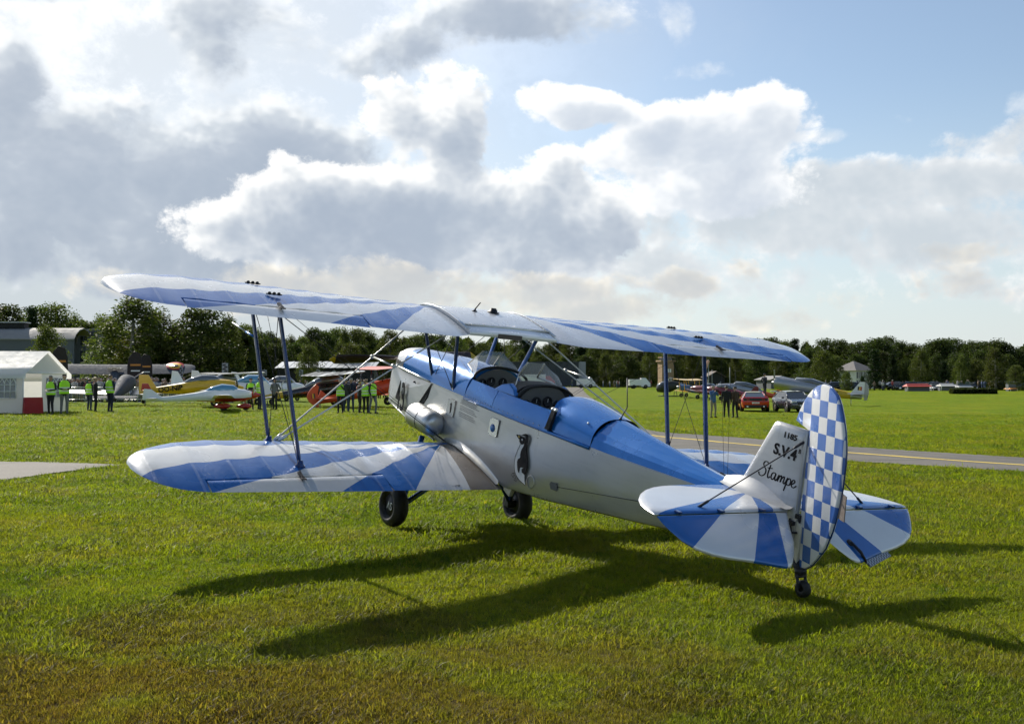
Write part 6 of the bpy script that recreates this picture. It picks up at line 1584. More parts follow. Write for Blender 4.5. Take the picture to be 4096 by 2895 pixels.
person(P_(2852, 1672), 150, C_BLUE, C_KHA, H_GR, 'person in blue jacket and khaki trousers holding a camera on the field', 'camera', False, 1.75, seed=15)
person(P_(2905, 1671), 10, C_BLK, C_BLK, H_DK, 'slim person in black half hidden beside the person with brown jacket', 'stand', False, 1.76, seed=16)
person(P_(2940, 1672), 330, C_BRN, C_BLK, H_DK, 'person in brown jacket and cap with a shoulder bag near the red car', 'stand', False, 1.74, cap=C_DK, bag='shoulder', seed=17)
# the crowd behind the barriers: a packed mass, one object
def crowd(name, spots, label, seed, size=1.0):
    rng = random.Random(seed); mb = MB()
    cols = [(.30, .05, .05), (.04, .05, .10), (.32, .32, .33), (.02, .02, .02), (.10, .14, .26), (.22, .15, .10), (.45, .43, .40), (.08, .08, .08), (.16, .03, .04), (.06, .10, .07)]
    mats = [pmat('crowd_%d' % i, c, .85) for i, c in enumerate(cols)] + [SKIN, H_DK, H_GR]
    for (g, fc) in spots:
        h = rng.uniform(1.5, 1.82) * size; k = h / 1.75; t, l = rng.randrange(10), rng.choice((1, 3, 7, 4, 5)); base = len(mb.v)
        rot = Matrix.Rotation(fc, 3, 'Z')
        m2 = MB()
        for s in (-1, 1):
            m2.tube([(s * .09, 0, .0), (s * .09, .02, .45), (s * .08, 0, .88)], [.06, .07, .09], 6, l); m2.tube([(s * .2, 0, 1.42), (s * .26, .02, 1.15), (s * .2, .14, .98)], [.06, .05, .04], 5, t)
        m2.loft([[(math.cos(a) * w, math.sin(a) * d, z) for a in [2 * math.pi * j / 8 for j in range(8)]] for z, w, d in ((.84, .17, .12), (1.1, .17, .13), (1.38, .21, .13), (1.48, .10, .08))], t)
        m2.lathe([(.0, -.12), (.06, -.10), (.085, -.02), (.08, .05), (0, .06)], (0, .02, 1.64), 'Z', 8, 10); m2.lathe([(.09, .0), (.092, .04), (.06, .10), (0, .115)], (0, .0, 1.64), 'Z', 8, rng.choice((11, 11, 12)))
        o = len(mb.v); mb.v += [tuple(Vector(g) + rot @ (Vector(p) * k)) for p in m2.v]; mb.f += [[i + o for i in f] for f in m2.f]; mb.mi += m2.mi; mb.sm += m2.sm
    ob = mb.build(name, mats, None, recalc=False); tag(ob, label, 'crowd', None, 'stuff')
_rc = random.Random(21)
sp_ = []
for i in range(150):
    px = _rc.uniform(262, 985); dep = 76 + _rc.uniform(0, 5.5) + (4 if px > 560 else 0); sp_.append((gnd(px, dep), _rc.uniform(-.6, .6) + math.pi - YAW))
for i in range(46):
    px = _rc.uniform(985, 1560); sp_.append((gnd(px, 96 + _rc.uniform(0, 6)), _rc.uniform(-.6, .6) + math.pi - YAW))
crowd('crowd', sp_, 'packed crowd of spectators in mixed clothes behind the barriers', 3)
sp_ = [(gnd(_rc.uniform(3300, 4080), 180 + _rc.uniform(0, 8)), _rc.uniform(0, 6.28)) for _ in range(52)] + [(gnd(_rc.uniform(1990, 2700), 226 + _rc.uniform(0, 6)), _rc.uniform(0, 6.28)) for _ in range(36)]
crowd('crowd', sp_, 'thin line of distant visitors along the wood edge', 5)
def barrier(px, dep, label):
    g = gnd(px, dep); e = empty('crowd_barrier', g, -YAW + _rc.uniform(-.05, .05), label, 'barrier', 'steel crowd barriers in front of the spectators')
    f = MB(); f.tube([(-1.1, 0, 0), (-1.1, 0, 1.0), (-1.05, 0, 1.06), (1.05, 0, 1.06), (1.1, 0, 1.0), (1.1, 0, 0)], .02, 6); f.tube([(-1.1, 0, .2), (1.1, 0, .2)], .016, 6); fr = f.build('frame', m_wire, e)
    b = MB()
    for i in range(15): b.tube([(-1.0 + 2 * i / 14, 0, .2), (-1.0 + 2 * i / 14, 0, 1.05)], .009, 5)
    bb = b.build('bars', m_wire, e); tag(bb, None, None, None, 'stuff')
    for s in (-1, 1): t = MB(); t.tube([(s * .9, -.3, .015), (s * .9, .3, .015)], .018, 6); t.build('foot', m_wire, e)
for i in range(15): barrier(300 + i * 52, 74.6, 'steel crowd barrier in the line before the spectators')
# ------------------------------------------------------------------ other aircraft
p_white = pmat('gelcoat_white', (.78, .78, .76), .25, coat=.5, var=.05); p_red = pmat('gloss_red', (.45, .022, .015), .3, coat=.5); p_or = pmat('orange_red', (.62, .075, .015), .4, coat=.3); p_yel = pmat('gloss_yellow', (.72, .42, .012), .35, coat=.4)
p_grey = pmat('dull_grey', (.070, .080, .095), .8, 0., spec=.15); p_sil = pmat('polished_silver', (.34, .35, .36), .36, .8); p_blk = pmat('gloss_black', (.015, .015, .017), .25, coat=.5); p_blu = pmat('mid_blue', (.035, .12, .32), .35, coat=.4); p_dred = pmat('dark_red', (.16, .012, .02), .35, coat=.4)
p_can = pmat('canopy_blue', (.05, .22, .36), .05, spec=1.0, coat=1.0); p_cang = pmat('canopy_grey', (.07, .08, .09), .06, spec=1.0, coat=1.0); p_olive = pmat('dark_olive', (.022, .024, .02), .45); p_tyre = m_black; p_dyel = pmat('band_yellow', (.55, .36, .02), .4)
p_odark = pmat('orange_stripe', (.55, .25, .03), .4)
def wing_surf(mb, side, y, z, span, c0, c1, dih=.05, sweep=0., mi=0, root=0., th=.11, roundtip=True, inc=0.0):
    rings = []; xs = [root + (span / 2 - root) * t for t in (0, .15, .3, .45, .6, .75, .88, .95, .985, 1.0)]
    for x in xs:
        t = (x - root) / (span / 2 - root); c = c0 + (c1 - c0) * t
        if roundtip and t > .88: c *= max(.2, math.sqrt(max(0, 1 - ((t - .88) / .125) ** 2)))
        ym = y - sweep * (x - root); ring = []
        for q, u in ((0, 0), (.08, .55), (.3, 1.0), (.65, .62), (1.0, .03), (.65, -.25), (.3, -.42), (.08, -.35)): ring.append((side * x, ym + c * .35 - q * c, z + dih * (x - root) + u * th * c * .65 + inc * (.35 - q) * c))
        rings.append(ring)
    mb.loft(rings, mi)
def loft_fus(mb, st, n=14, pw=.85, mi=0):
    rings = []
    for (y, z, w, h) in st: rings.append([(w * math.copysign(abs(math.cos(a)) ** pw, math.cos(a)), y, z + h * math.copysign(abs(math.sin(a)) ** pw, math.sin(a))) for a in [2 * math.pi * j / n for j in range(n)]])
    mb.loft(rings, mi)
def plane(name, label, pos, heading, S, pitch=0., cat='aircraft', scale=1.0, group=None):
    e = empty(name, pos, 0, label, cat, group)
    e.rotation_mode = 'XYZ'
    e.matrix_world = Matrix.Translation(pos) @ (Matrix.Rotation(-(YAW + R(heading)), 4, 'Z') @ Matrix.Rotation(R(pitch), 4, 'X')) @ Matrix.Scale(scale, 4)
    mb = MB(); loft_fus(mb, S['fus'], pw=S.get('pw', .85)); mats = [S['m']]
    if 'bottom' in S:
        mats.append(S['bottom'][1])
        for i, f in enumerate(mb.f):
            if np.mean([mb.v[j][2] for j in f]) < S['bottom'][0] + (S['bottom'][2] * np.mean([mb.v[j][1] for j in f]) if len(S['bottom']) > 2 else 0): mb.mi[i] = 1
    for band in S.get('bands', []):
        mats.append(band[2])
        for i, f in enumerate(mb.f):
            if band[0] < np.mean([mb.v[j][1] for j in f]) < band[1]: mb.mi[i] = len(mats) - 1
    mb.build('fuselage', mats, e, auto=R(45))
    for w in S['wings']:
        for s in (-1, 1):
            m = MB(); wing_surf(m, s, *w['g'], **w.get('k', {})); wo = m.build(w.get('name', 'wing'), w['m'], e, auto=R(40))
            for (x0, x1, mm) in w.get('bands', []):
                b = MB(); y, z, span, c0, c1 = w['g'][:5]; dih = w.get('k', {}).get('dih', .05); root = w.get('k', {}).get('root', 0)
                zz = lambda x: z + dih * (x - root)
                b.add([(s * x0, y + c0 * .28, zz(x0) + c0 * .055), (s * x1, y + c0 * .28, zz(x1) + c0 * .055), (s * x1, y - c0 * .05, zz(x1) + c0 * .085), (s * x0, y - c0 * .05, zz(x0) + c0 * .085), (s * x1, y - c0 * .60, zz(x1) + c0 * .02), (s * x0, y - c0 * .60, zz(x0) + c0 * .02)], [(0, 1, 2, 3), (3, 2, 4, 5)]); b.build('stripe', mm, wo)
    if 'fin' in S: f = MB(); f.prism([(0, y, z) for y, z in S['fin'][0]], (1, 0, 0), .07); f.build('fin', S['fin'][1], e, bevel=.02)
    if 'rud' in S: f = MB(); f.prism([(0, y, z) for y, z in S['rud'][0]], (1, 0, 0), .05); f.build('rudder', S['rud'][1], e, bevel=.015)
    if 'stab' in S:
        for s in (-1, 1): m = MB(); wing_surf(m, s, *S['stab'][0], dih=0, th=.07); m.build('tailplane', S['stab'][1], e, auto=R(40))
    if 'can' in S: c = MB(); loft_fus(c, S['can'][0], pw=.95); c.build('canopy', S['can'][1], e)
    for (x, y, r, at) in S.get('wheels', []):
        for s in ((-1, 1) if x else (1,)):
            w = MB(); w.lathe([(r * .3, -.06), (r * .85, -.07), (r, -.03), (r, .03), (r * .85, .07), (r * .3, .06)], (s * x, y, r), 'X', 16); wo = w.build('wheel', p_tyre, e)
            l = MB(); l.tube([(s * x, y, r), (s * at[0], at[1], at[2])], .05, 7, ell=.6); l.build('gear_leg', S.get('gearm', S['m']), e)
            if S.get('spat'): q = MB(); q.lathe([(0, -.5), (.07, -.42), (.13, -.15), (.14, .05), (.10, .25), (0, .33)], (s * x, y, r + .06), 'Y', 12); q.build('wheel_spat', S['spat'], wo)
    if 'prop' in S:
        y, z, r, nb, m = S['prop']; p = MB()
        for b in range(nb):
            a = R(S.get('pang', 35)) + 2 * math.pi * b / nb; d = Vector((math.cos(a), 0, math.sin(a))); t = Vector((-math.sin(a), .5, math.cos(a))).normalized()
            p.loft([[Vector((0, y, z)) + d * r * q + t * c, Vector((0, y + .03, z)) + d * r * q, Vector((0, y, z)) + d * r * q - t * c, Vector((0, y - .03, z)) + d * r * q] for q, c in ((.05, .06), (.3, .11), (.7, .10), (.95, .06), (1.0, .02))])
        po = p.build('propeller', m, e); h = MB(); h.lathe([(.0, .38), (.08, .3), (.16, .12), (.19, 0), (.19, -.05)], (0, y - .03, z), 'Y', 14); h.build('spinner', S.get('spin', S['m']), po)
    for (p0, p1, r) in S.get('struts', []):
        for s in (-1, 1): t = MB(); t.tube([(s * p0[0], p0[1], p0[2]), (s * p1[0], p1[1], p1[2])], r, 7); t.build('strut', S.get('strutm', S['m']), e)
    return e
def disc(parent, c, n, r, mat, name, off): d = MB(); d.lathe([(0, 0), (r, 0), (r, .004), (0, .004)], Vector(c) + Vector(n) * off, n, 28); return d.build(name, mat, parent)
def light(hz=.95, L=1.0):
    """stations of a light aeroplane's body, nose to tail"""
    return [(1.75 * L, hz, .10, .12), (1.65 * L, hz, .30, .28), (1.2 * L, hz + .02, .42, .38), (.3 * L, hz + .08, .50, .46), (-.6 * L, hz + .10, .48, .46), (-1.6 * L, hz + .10, .34, .34), (-2.8 * L, hz + .12, .20, .22), (-3.9 * L, hz + .15, .07, .12)]
# grey high-wing observation aircraft with roundels, seen from behind
S = dict(fus=[(2.0, 1.35, .2, .25), (1.6, 1.35, .38, .42), (.6, 1.45, .42, .62), (-.4, 1.42, .40, .58), (-1.6, 1.25, .30, .40), (-3.0, 1.15, .20, .26), (-4.4, 1.1, .06, .18)], m=p_grey,
         wings=[dict(g=(.55, 2.06, 10.6, 1.62, 1.55), k=dict(dih=.012, root=.0, th=.12, inc=.24), m=p_grey)], fin=([(-3.6, 1.25), (-4.0, 1.85), (-4.35, 1.95), (-4.4, 1.1)], p_sil), rud=([(-4.42, .95), (-4.38, 1.98), (-4.52, 1.9), (-4.58, 1.4), (-4.55, .98)], p_odark),
         stab=((-3.95, 1.22, 3.0, .85, .7), p_sil), wheels=[(.85, .6, .26, (.3, .55, .95)), (0, -4.6, .11, (0, -4.4, 1.0))], prop=(2.1, 1.35, .95, 2, p_blk), struts=[((.42, .55, 1.0), (2.3, .6, 2.05), .035)], gearm=p_blk)
g0 = gp(490, 1592); ob = plane('observation_aircraft', 'grey high wing aircraft with yellow and red roundels seen from behind', gnd(462, 88), -14, S, 11, scale=1.2)
for s in (-1, 1):
    c = (s * 3.95, .50, 2.06 + .012 * 3.95 + .128); n = (0, -.27, 1)
    disc(ob, c, n, .62, p_red, 'roundel_ring', .004); disc(ob, c, n, .44, p_yel, 'roundel_ring', .009); disc(ob, c, n, .22, p_blk, 'roundel_centre', .014)
b = MB(); b.box((0, -.1, 2.17), (.9, .7, .03)); b.build('wing_cutout', p_blk, ob)
# silver low-wing aircraft seen from behind, its tail towards us
S = dict(fus=[(2.2, 1.2, .2, .25), (1.8, 1.2, .40, .42), (.6, 1.3, .44, .55), (-.4, 1.28, .42, .50), (-1.6, 1.15, .30, .36), (-3.0, 1.05, .18, .24), (-4.2, 1.0, .06, .16)], m=p_grey, wings=[dict(g=(.5, .72, 7.4, 1.4, 1.0), k=dict(dih=.03, root=.4, th=.16), m=p_sil)], fin=([(-3.5, 1.1), (-3.9, 1.7), (-4.2, 1.8), (-4.25, .95)], p_sil), rud=([(-4.27, .75), (-4.23, 1.8), (-4.36, 1.7), (-4.42, 1.2), (-4.38, .78)], p_odark), stab=((-3.8, 1.12, 2.9, .85, .7), p_grey), wheels=[(1.0, .6, .26, (.8, .5, .7)), (0, -4.3, .10, (0, -4.15, .9))], prop=(2.3, 1.2, .95, 2, p_blk), gearm=p_sil)
plane('silver_taildragger', 'silver low wing aircraft with an orange rudder edge seen from behind near the vested man', gnd(500, 65), -10, S, 8)
# yellow low-wing aircraft
S = dict(fus=light(1.12, .95), m=p_yel, bottom=(.92, p_blk, .02), wings=[dict(g=(.35, .72, 7.6, 1.35, 1.0), k=dict(dih=.07, root=.3), m=p_blk)], fin=([(-2.9, 1.2), (-3.4, 2.2), (-3.95, 2.25), (-4.05, 1.1), (-3.2, 1.15)], p_yel), stab=((-3.4, 1.3, 2.6, .75, .55), p_yel),
         can=([(.75, 1.55, .05, .05), (.4, 1.59, .34, .26), (-.3, 1.63, .38, .32), (-1.0, 1.59, .28, .22), (-1.5, 1.55, .05, .05)], p_cang), wheels=[(.9, .35, .2, (.5, .3, .7)), (0, -3.8, .1, (0, -3.7, .9))], prop=(1.72, .95, .85, 2, p_blk), gearm=p_blk)
ob = plane('yellow_aircraft', 'yellow and black low wing aircraft with large letters on its fuselage', gnd(842, 63.5), 82, S, 5)
rg = text_mesh('OO-NIP', .42, m_ink, 'registration', ob, (0, 1, .03), (0, -.03, 1), (.40, -2.85, 1.10), .95, bold=.012)
# white aircraft with red belly and spats
S = dict(fus=[(1.35, .80, .06, .08), (1.25, .80, .20, .20), (.9, .80, .33, .30), (.2, .82, .42, .38), (-.6, .80, .40, .36), (-1.5, .72, .25, .24), (-2.8, .62, .13, .15), (-4.0, .60, .05, .09)], m=p_white, bottom=(.62, p_red, .07), wings=[dict(g=(.0, .64, 9.2, 1.15, .75), k=dict(dih=.05, root=.35, th=.12), m=p_white)], bands=[(1.1, 1.5, p_red)],
         fin=([(-3.2, .70), (-3.75, 1.12), (-4.1, 1.15), (-4.2, .58), (-3.4, .52)], p_white), rud=([(-3.75, 1.13), (-3.9, 1.42), (-4.2, 1.42), (-4.25, 1.05), (-4.12, 1.1)], p_red), stab=((-3.6, .66, 2.4, .6, .45), p_white), can=([(.7, 1.0, .05, .05), (.35, 1.06, .33, .27), (-.25, 1.10, .36, .30), (-.8, 1.04, .25, .20), (-1.2, .96, .05, .05)], p_can),
         wheels=[(.8, -.15, .18, (.3, -.15, .55)), (0, .95, .16, (0, .9, .6))], prop=(1.36, .80, .8, 2, p_white), spat=p_red, gearm=p_red, spin=p_red)
plane('white_red_aircraft', 'white aircraft with red belly, red wheel spats and a blue canopy', gp(908, 1640), 76, S)
# white aircraft beyond
S = dict(fus=light(1.0), m=p_white, wings=[dict(g=(.4, 2.0, 9.6, 1.35, 1.2), k=dict(dih=.02, th=.12), m=p_white)], fin=([(-3.0, 1.2), (-3.6, 2.2), (-4.0, 2.25), (-4.1, 1.1)], p_white), stab=((-3.6, 1.2, 2.8, .8, .6), p_white), can=([(1.1, 1.4, .05, .05), (.5, 1.7, .44, .32), (-.5, 1.72, .44, .30), (-1.3, 1.5, .1, .1)], p_cang), wheels=[(.9, .0, .2, (.4, 0, .7)), (0, 1.2, .18, (0, 1.1, .8))], prop=(1.78, 1.0, .85, 2, p_white), struts=[((.45, .2, .85), (2.0, .4, 1.98), .03)], strutm=p_white)
plane('white_high_wing_aircraft', 'small white high wing aircraft behind the blue canopied one', gnd(905, 76), 50, S)
S2 = dict(S); S2['can'] = ([(1.1, 1.35, .05, .05), (.5, 1.6, .5, .36), (-.4, 1.62, .5, .34), (-1.3, 1.4, .1, .1)], p_can); S2['wings'] = [dict(g=(.3, .75, 9.0, 1.35, 1.0), k=dict(dih=.07, root=.3), m=p_white)]; S2['struts'] = []
plane('white_low_wing_aircraft', 'white low wing aircraft with a pale blue bubble canopy next to the folder holder', gnd(1015, 70), 62, S2)
S3 = dict(S2); S3['can'] = ([(1.1, 1.35, .05, .05), (.5, 1.6, .5, .36), (-.4, 1.62, .5, .34), (-1.3, 1.4, .1, .1)], p_cang)
plane('white_low_wing_aircraft', 'white low wing aircraft with a dark canopy beyond the black and yellow tail', gnd(1130, 82), 58, S3)
# black high-wing aircraft with striped wing
S = dict(fus=light(1.05, 1.05), m=p_blk, wings=[dict(g=(.5, 1.98, 10.2, 1.6, 1.5), k=dict(dih=.015, th=.11), m=p_white, bands=[(.9, 1.5, p_grey), (2.2, 2.9, p_grey), (3.6, 4.2, p_grey)])], bands=[(-4.3, -3.3, p_dyel)], fin=([(-3.3, 1.25), (-3.8, 2.15), (-4.2, 2.2), (-4.35, 1.0)], p_white), stab=((-3.85, 1.2, 2.9, .85, .7), p_white), can=([(1.15, 1.5, .05, .05), (.6, 1.65, .42, .30), (-.6, 1.65, .42, .28), (-1.5, 1.45, .1, .1)], p_cang), wheels=[(.9, .5, .24, (.4, .5, .8)), (0, -3.9, .1, (0, -3.9, .95))], prop=(1.85, 1.05, .9, 2, p_blk), struts=[((.45, .5, .9), (2.3, .5, 1.95), .035)], strutm=p_white, gearm=p_blk)
plane('black_white_aircraft', 'black aircraft with a white striped high wing behind the orange rudder', gnd(1325, 66), 64, S, 8)
# orange biplane with a large round rudder
S = dict(fus=[(1.9, 1.25, .2, .25), (1.75, 1.25, .36, .42), (.9, 1.25, .40, .46), (-.4, 1.2, .40, .45), (-1.4, 1.1, .30, .36), (-2.8, 1.0, .18, .24), (-4.0, .95, .06, .15)], m=p_or, wings=[dict(g=(.9, 2.35, 8.6, 1.3, 1.3), k=dict(dih=.02, th=.09), m=p_or, name='upper_wing'), dict(g=(.5, .78, 8.6, 1.3, 1.3), k=dict(dih=.04, root=.4, th=.09), m=p_or, name='lower_wing')], stab=((-3.55, 1.12, 2.9, .8, .7), p_or),
         fin=([(-3.2, 1.15), (-3.65, 1.6), (-3.9, 1.2), (-3.9, .95)], p_or), wheels=[(.85, .85, .26, (.4, .7, .85)), (0, -3.9, .1, (0, -3.8, .9))], prop=(1.95, 1.35, 1.0, 2, p_blk), struts=[((2.8, .45, .95), (2.85, .85, 2.38), .035), ((2.8, -.25, .95), (2.85, .15, 2.38), .035), ((.4, .8, 1.6), (.5, .95, 2.33), .03), ((.4, .2, 1.6), (.5, .3, 2.33), .03)], strutm=p_blk, gearm=p_blk)
rd = [(-3.92 - .62 * math.sin(math.pi * t) - .02, .55 + 1.45 * t) for t in [i / 14 for i in range(15)]]
S['rud'] = ([(-3.90, .55), (-3.86, 1.5), (-3.72, 1.85), (-3.9, 2.0)] + rd[::-1][1:], p_or)
ob = plane('orange_biplane', 'orange biplane with a big rounded rudder bearing a small tricolour flag', gp(1522, 1628), 62, S, 8)
for i, m in enumerate((p_blk, p_yel, p_red)):
    for s in (-1, 1): b = MB(); b.box((s * .032, -4.10 - .09 * i, 1.32), (.004, .09, .30)); b.build('flag_stripe', m, ob)
text_mesh('4', .55, m_ink, 'number_4', ob, (0, 1, .0), (0, 0, 1), (.30, -2.05, .85), .9, bold=.02)
# ---- far side of the field
# helicopter
def helicopter():
    pos = gnd(2680, 132); e = empty('helicopter', pos, -(YAW + R(-66)), 'dark helicopter parked beyond the yellow biplane', 'helicopter'); e.scale = (.85, .85, .85)
    b = MB(); loft_fus(b, [(2.1, 1.1, .1, .1), (1.9, 1.15, .5, .5), (1.1, 1.35, .72, .8), (0, 1.45, .74, .85), (-.9, 1.6, .5, .6), (-1.6, 1.75, .2, .28), (-4.8, 2.0, .08, .12)]); b.build('fuselage', p_olive, e, auto=R(50))
    c = MB(); loft_fus(c, [(2.12, 1.25, .05, .05), (1.85, 1.4, .46, .42), (1.1, 1.65, .66, .56), (.5, 1.7, .6, .5)]); c.build('canopy', p_cang, e)
    m = MB(); m.tube([(0, 0, 2.2), (0, 0, 2.75)], .08, 8); m.build('mast', p_olive, e)
    for k in range(4): a = math.pi / 2 * k + .35; r = MB(); r.add([(math.cos(a) * q + math.sin(a) * w, math.sin(a) * q - math.cos(a) * w, 2.76 - .02 * q * q * .3 + z) for q in (.2, 4.8) for w, z in ((-.13, 0), (.13, 0), (.13, .03), (-.13, .03))], [(0, 1, 5, 4), (3, 2, 1, 0), (1, 2, 6, 5), (2, 3, 7, 6), (3, 0, 4, 7), (4, 5, 6, 7)]); r.build('rotor_blade', p_olive, e)
    f = MB(); f.prism([(0, -4.4, 2.0), (0, -4.9, 2.9), (0, -5.2, 2.9), (0, -5.0, 1.9)], (1, 0, 0), .08); f.build('tail_fin', p_olive, e)
    for s in (-1, 1):
        k = MB(); k.tube([(s * .85, 1.6, .12), (s * .85, 1.3, .05), (s * .85, -1.4, .05)], .05, 6); k.build('skid', p_olive, e)
        for y in (.8, -.8): t = MB(); t.tube([(s * .85, y, .05), (s * .5, y, .75)], .04, 6); t.build('skid_leg', p_olive, e)
helicopter()
S = dict(fus=[(1.5, 1.3, .2, .25), (1.35, 1.3, .42, .45), (.6, 1.3, .44, .5), (-.5, 1.25, .42, .48), (-1.6, 1.15, .28, .34), (-3.6, 1.0, .06, .14)], m=p_blu, wings=[dict(g=(.5, 2.45, 8.4, 1.3, 1.3), k=dict(dih=.02), m=p_yel, name='upper_wing'), dict(g=(.2, .85, 8.2, 1.3, 1.3), k=dict(dih=.04, root=.4), m=p_yel, name='lower_wing')], stab=((-3.3, 1.1, 2.8, .8, .7), p_yel), fin=([(-3.0, 1.1), (-3.5, 1.9), (-4.0, 1.8), (-4.0, .9)], p_yel), wheels=[(.9, .7, .28, (.4, .6, .9)), (0, -3.6, .1, (0, -3.5, .9))], prop=(1.6, 1.3, 1.1, 2, p_sil), struts=[((2.7, .2, 1.0), (2.75, .5, 2.45), .045), ((2.7, -.5, 1.0), (2.75, -.2, 2.45), .045), ((.4, .3, 1.7), (.5, .5, 2.43), .04)], strutm=p_yel, gearm=p_blk, spin=p_sil)
plane('yellow_blue_biplane', 'blue biplane with yellow wings parked beside the helicopter', gp(2752, 1592), -58, S, 8, scale=.85)
S = dict(fus=light(1.0, 1.0), m=p_dred, wings=[dict(g=(.35, .8, 8.0, 1.4, .9), k=dict(dih=.08, root=.3), m=p_dred)], fin=([(-3.0, 1.2), (-3.6, 2.15), (-4.0, 2.15), (-4.1, 1.0)], p_dred), stab=((-3.5, 1.15, 2.8, .8, .6), p_dred), can=([(.8, 1.4, .05, .05), (.4, 1.5, .36, .3), (-.6, 1.55, .38, .32), (-1.4, 1.45, .05, .05)], p_cang), wheels=[(1.0, .5, .25, (.6, .4, .75)), (0, -3.9, .1, (0, -3.8, .95))], prop=(1.75, 1.0, .95, 2, p_blk), gearm=p_blk)
plane('dark_red_aircraft', 'dark red low wing aircraft nearest the yellow winged biplane', gp(2822, 1600), -52, S, 9)
plane('dark_red_aircraft', 'second dark red aircraft tucked behind the first dark red one', gnd(2880, 108), -50, S, 9)
S = dict(fus=[(2.3, 1.15, .12, .14), (2.1, 1.15, .32, .34), (1.3, 1.2, .44, .46), (.2, 1.28, .50, .52), (-1.0, 1.25, .46, .48), (-2.4, 1.12, .30, .34), (-4.4, 1.0, .08, .16)], m=p_sil, bands=[(.95, 1.45, p_or), (-5, -2.3, p_or)], wings=[dict(g=(.5, .85, 9.4, 1.6, 1.0), k=dict(dih=.08, root=.35), m=p_sil)], fin=([(-3.4, 1.25), (-4.1, 2.2), (-4.5, 2.2), (-4.6, 1.0)], p_or), stab=((-3.9, 1.15, 3.2, .9, .6), p_sil), can=([(.9, 1.55, .05, .05), (.5, 1.70, .38, .30), (-.6, 1.75, .40, .34), (-1.7, 1.65, .3, .24), (-2.2, 1.5, .05, .05)], p_cang), wheels=[(1.2, .6, .28, (.9, .5, .8)), (0, -4.1, .12, (0, -4.0, 1.0))], prop=(2.25, 1.15, 1.0, 2, p_blk), gearm=p_sil, spin=p_white)
ob = plane('silver_orange_aircraft', 'polished silver low wing aircraft with orange bands behind the red car', gp(2952, 1604), -70, S, 9)
pilot = person(gnd(3058, 84) + Vector((0, 0, 1.02)), 60, C_NAVY, C_NAVY, H_DK, 'person in dark overalls standing on the wing of the silver aircraft', 'hips', False, 1.74, cap=C_NAVY, seed=31)
# silver radial-engined trainer with yellow tail bands
S = dict(fus=[(2.75, 1.85, .52, .52), (2.7, 1.85, .60, .60), (2.2, 1.85, .66, .66), (1.5, 1.8, .62, .64), (.4, 1.75, .56, .66), (-1.2, 1.65, .50, .60), (-2.8, 1.5, .36, .46), (-4.6, 1.4, .18, .30), (-5.6, 1.38, .06, .2)], m=p_sil, bands=[(-4.0, -2.6, p_dyel)], wings=[dict(g=(.6, .95, 12.0, 2.0, 1.1), k=dict(dih=.06, root=.5, th=.13), m=p_sil, bands=[(4.2, 5.2, p_dyel)])], fin=([(-4.5, 1.6), (-5.3, 2.75), (-5.75, 2.8), (-5.8, 1.35)], p_white), rud=([(-5.8, 1.1), (-5.78, 2.8), (-6.05, 2.6), (-6.2, 1.8), (-6.1, 1.15)], p_sil), stab=((-5.1, 1.65, 4.0, 1.1, .8), p_sil),
         can=([(1.1, 2.15, .05, .05), (.7, 2.28, .34, .30), (-.8, 2.3, .38, .32), (-2.2, 2.05, .28, .24), (-2.8, 1.9, .05, .05)], p_cang), wheels=[(1.3, 1.1, .34, (1.3, .9, 1.0)), (0, -4.7, .17, (0, -4.6, 1.3))], prop=(2.85, 1.85, 1.35, 2, p_sil), gearm=p_sil, pang=112)
ob = plane('silver_trainer', 'silver radial engined trainer with yellow bands behind the checkered rudder', gp(3205, 1622), -54, S, 6, scale=.95)
c = MB(); c.lathe([(0, 0), (.50, 0), (.50, -.05), (0, -.05)], (0, 2.80, 1.85), 'Y', 24); c.build('engine_face', p_blk, ob)
for i, m in enumerate((p_blk, p_yel, p_red)): b = MB(); b.box((-.045, -5.22 - .13 * i, 2.15), (.006, .13, .34)); b.build('flag_stripe', m, ob)
text_mesh('77', .6, m_ink, 'number_77', ob, (0, -1, .0), (0, 0, 1), (-.40, -3.0, 1.25), .8, bold=.03)
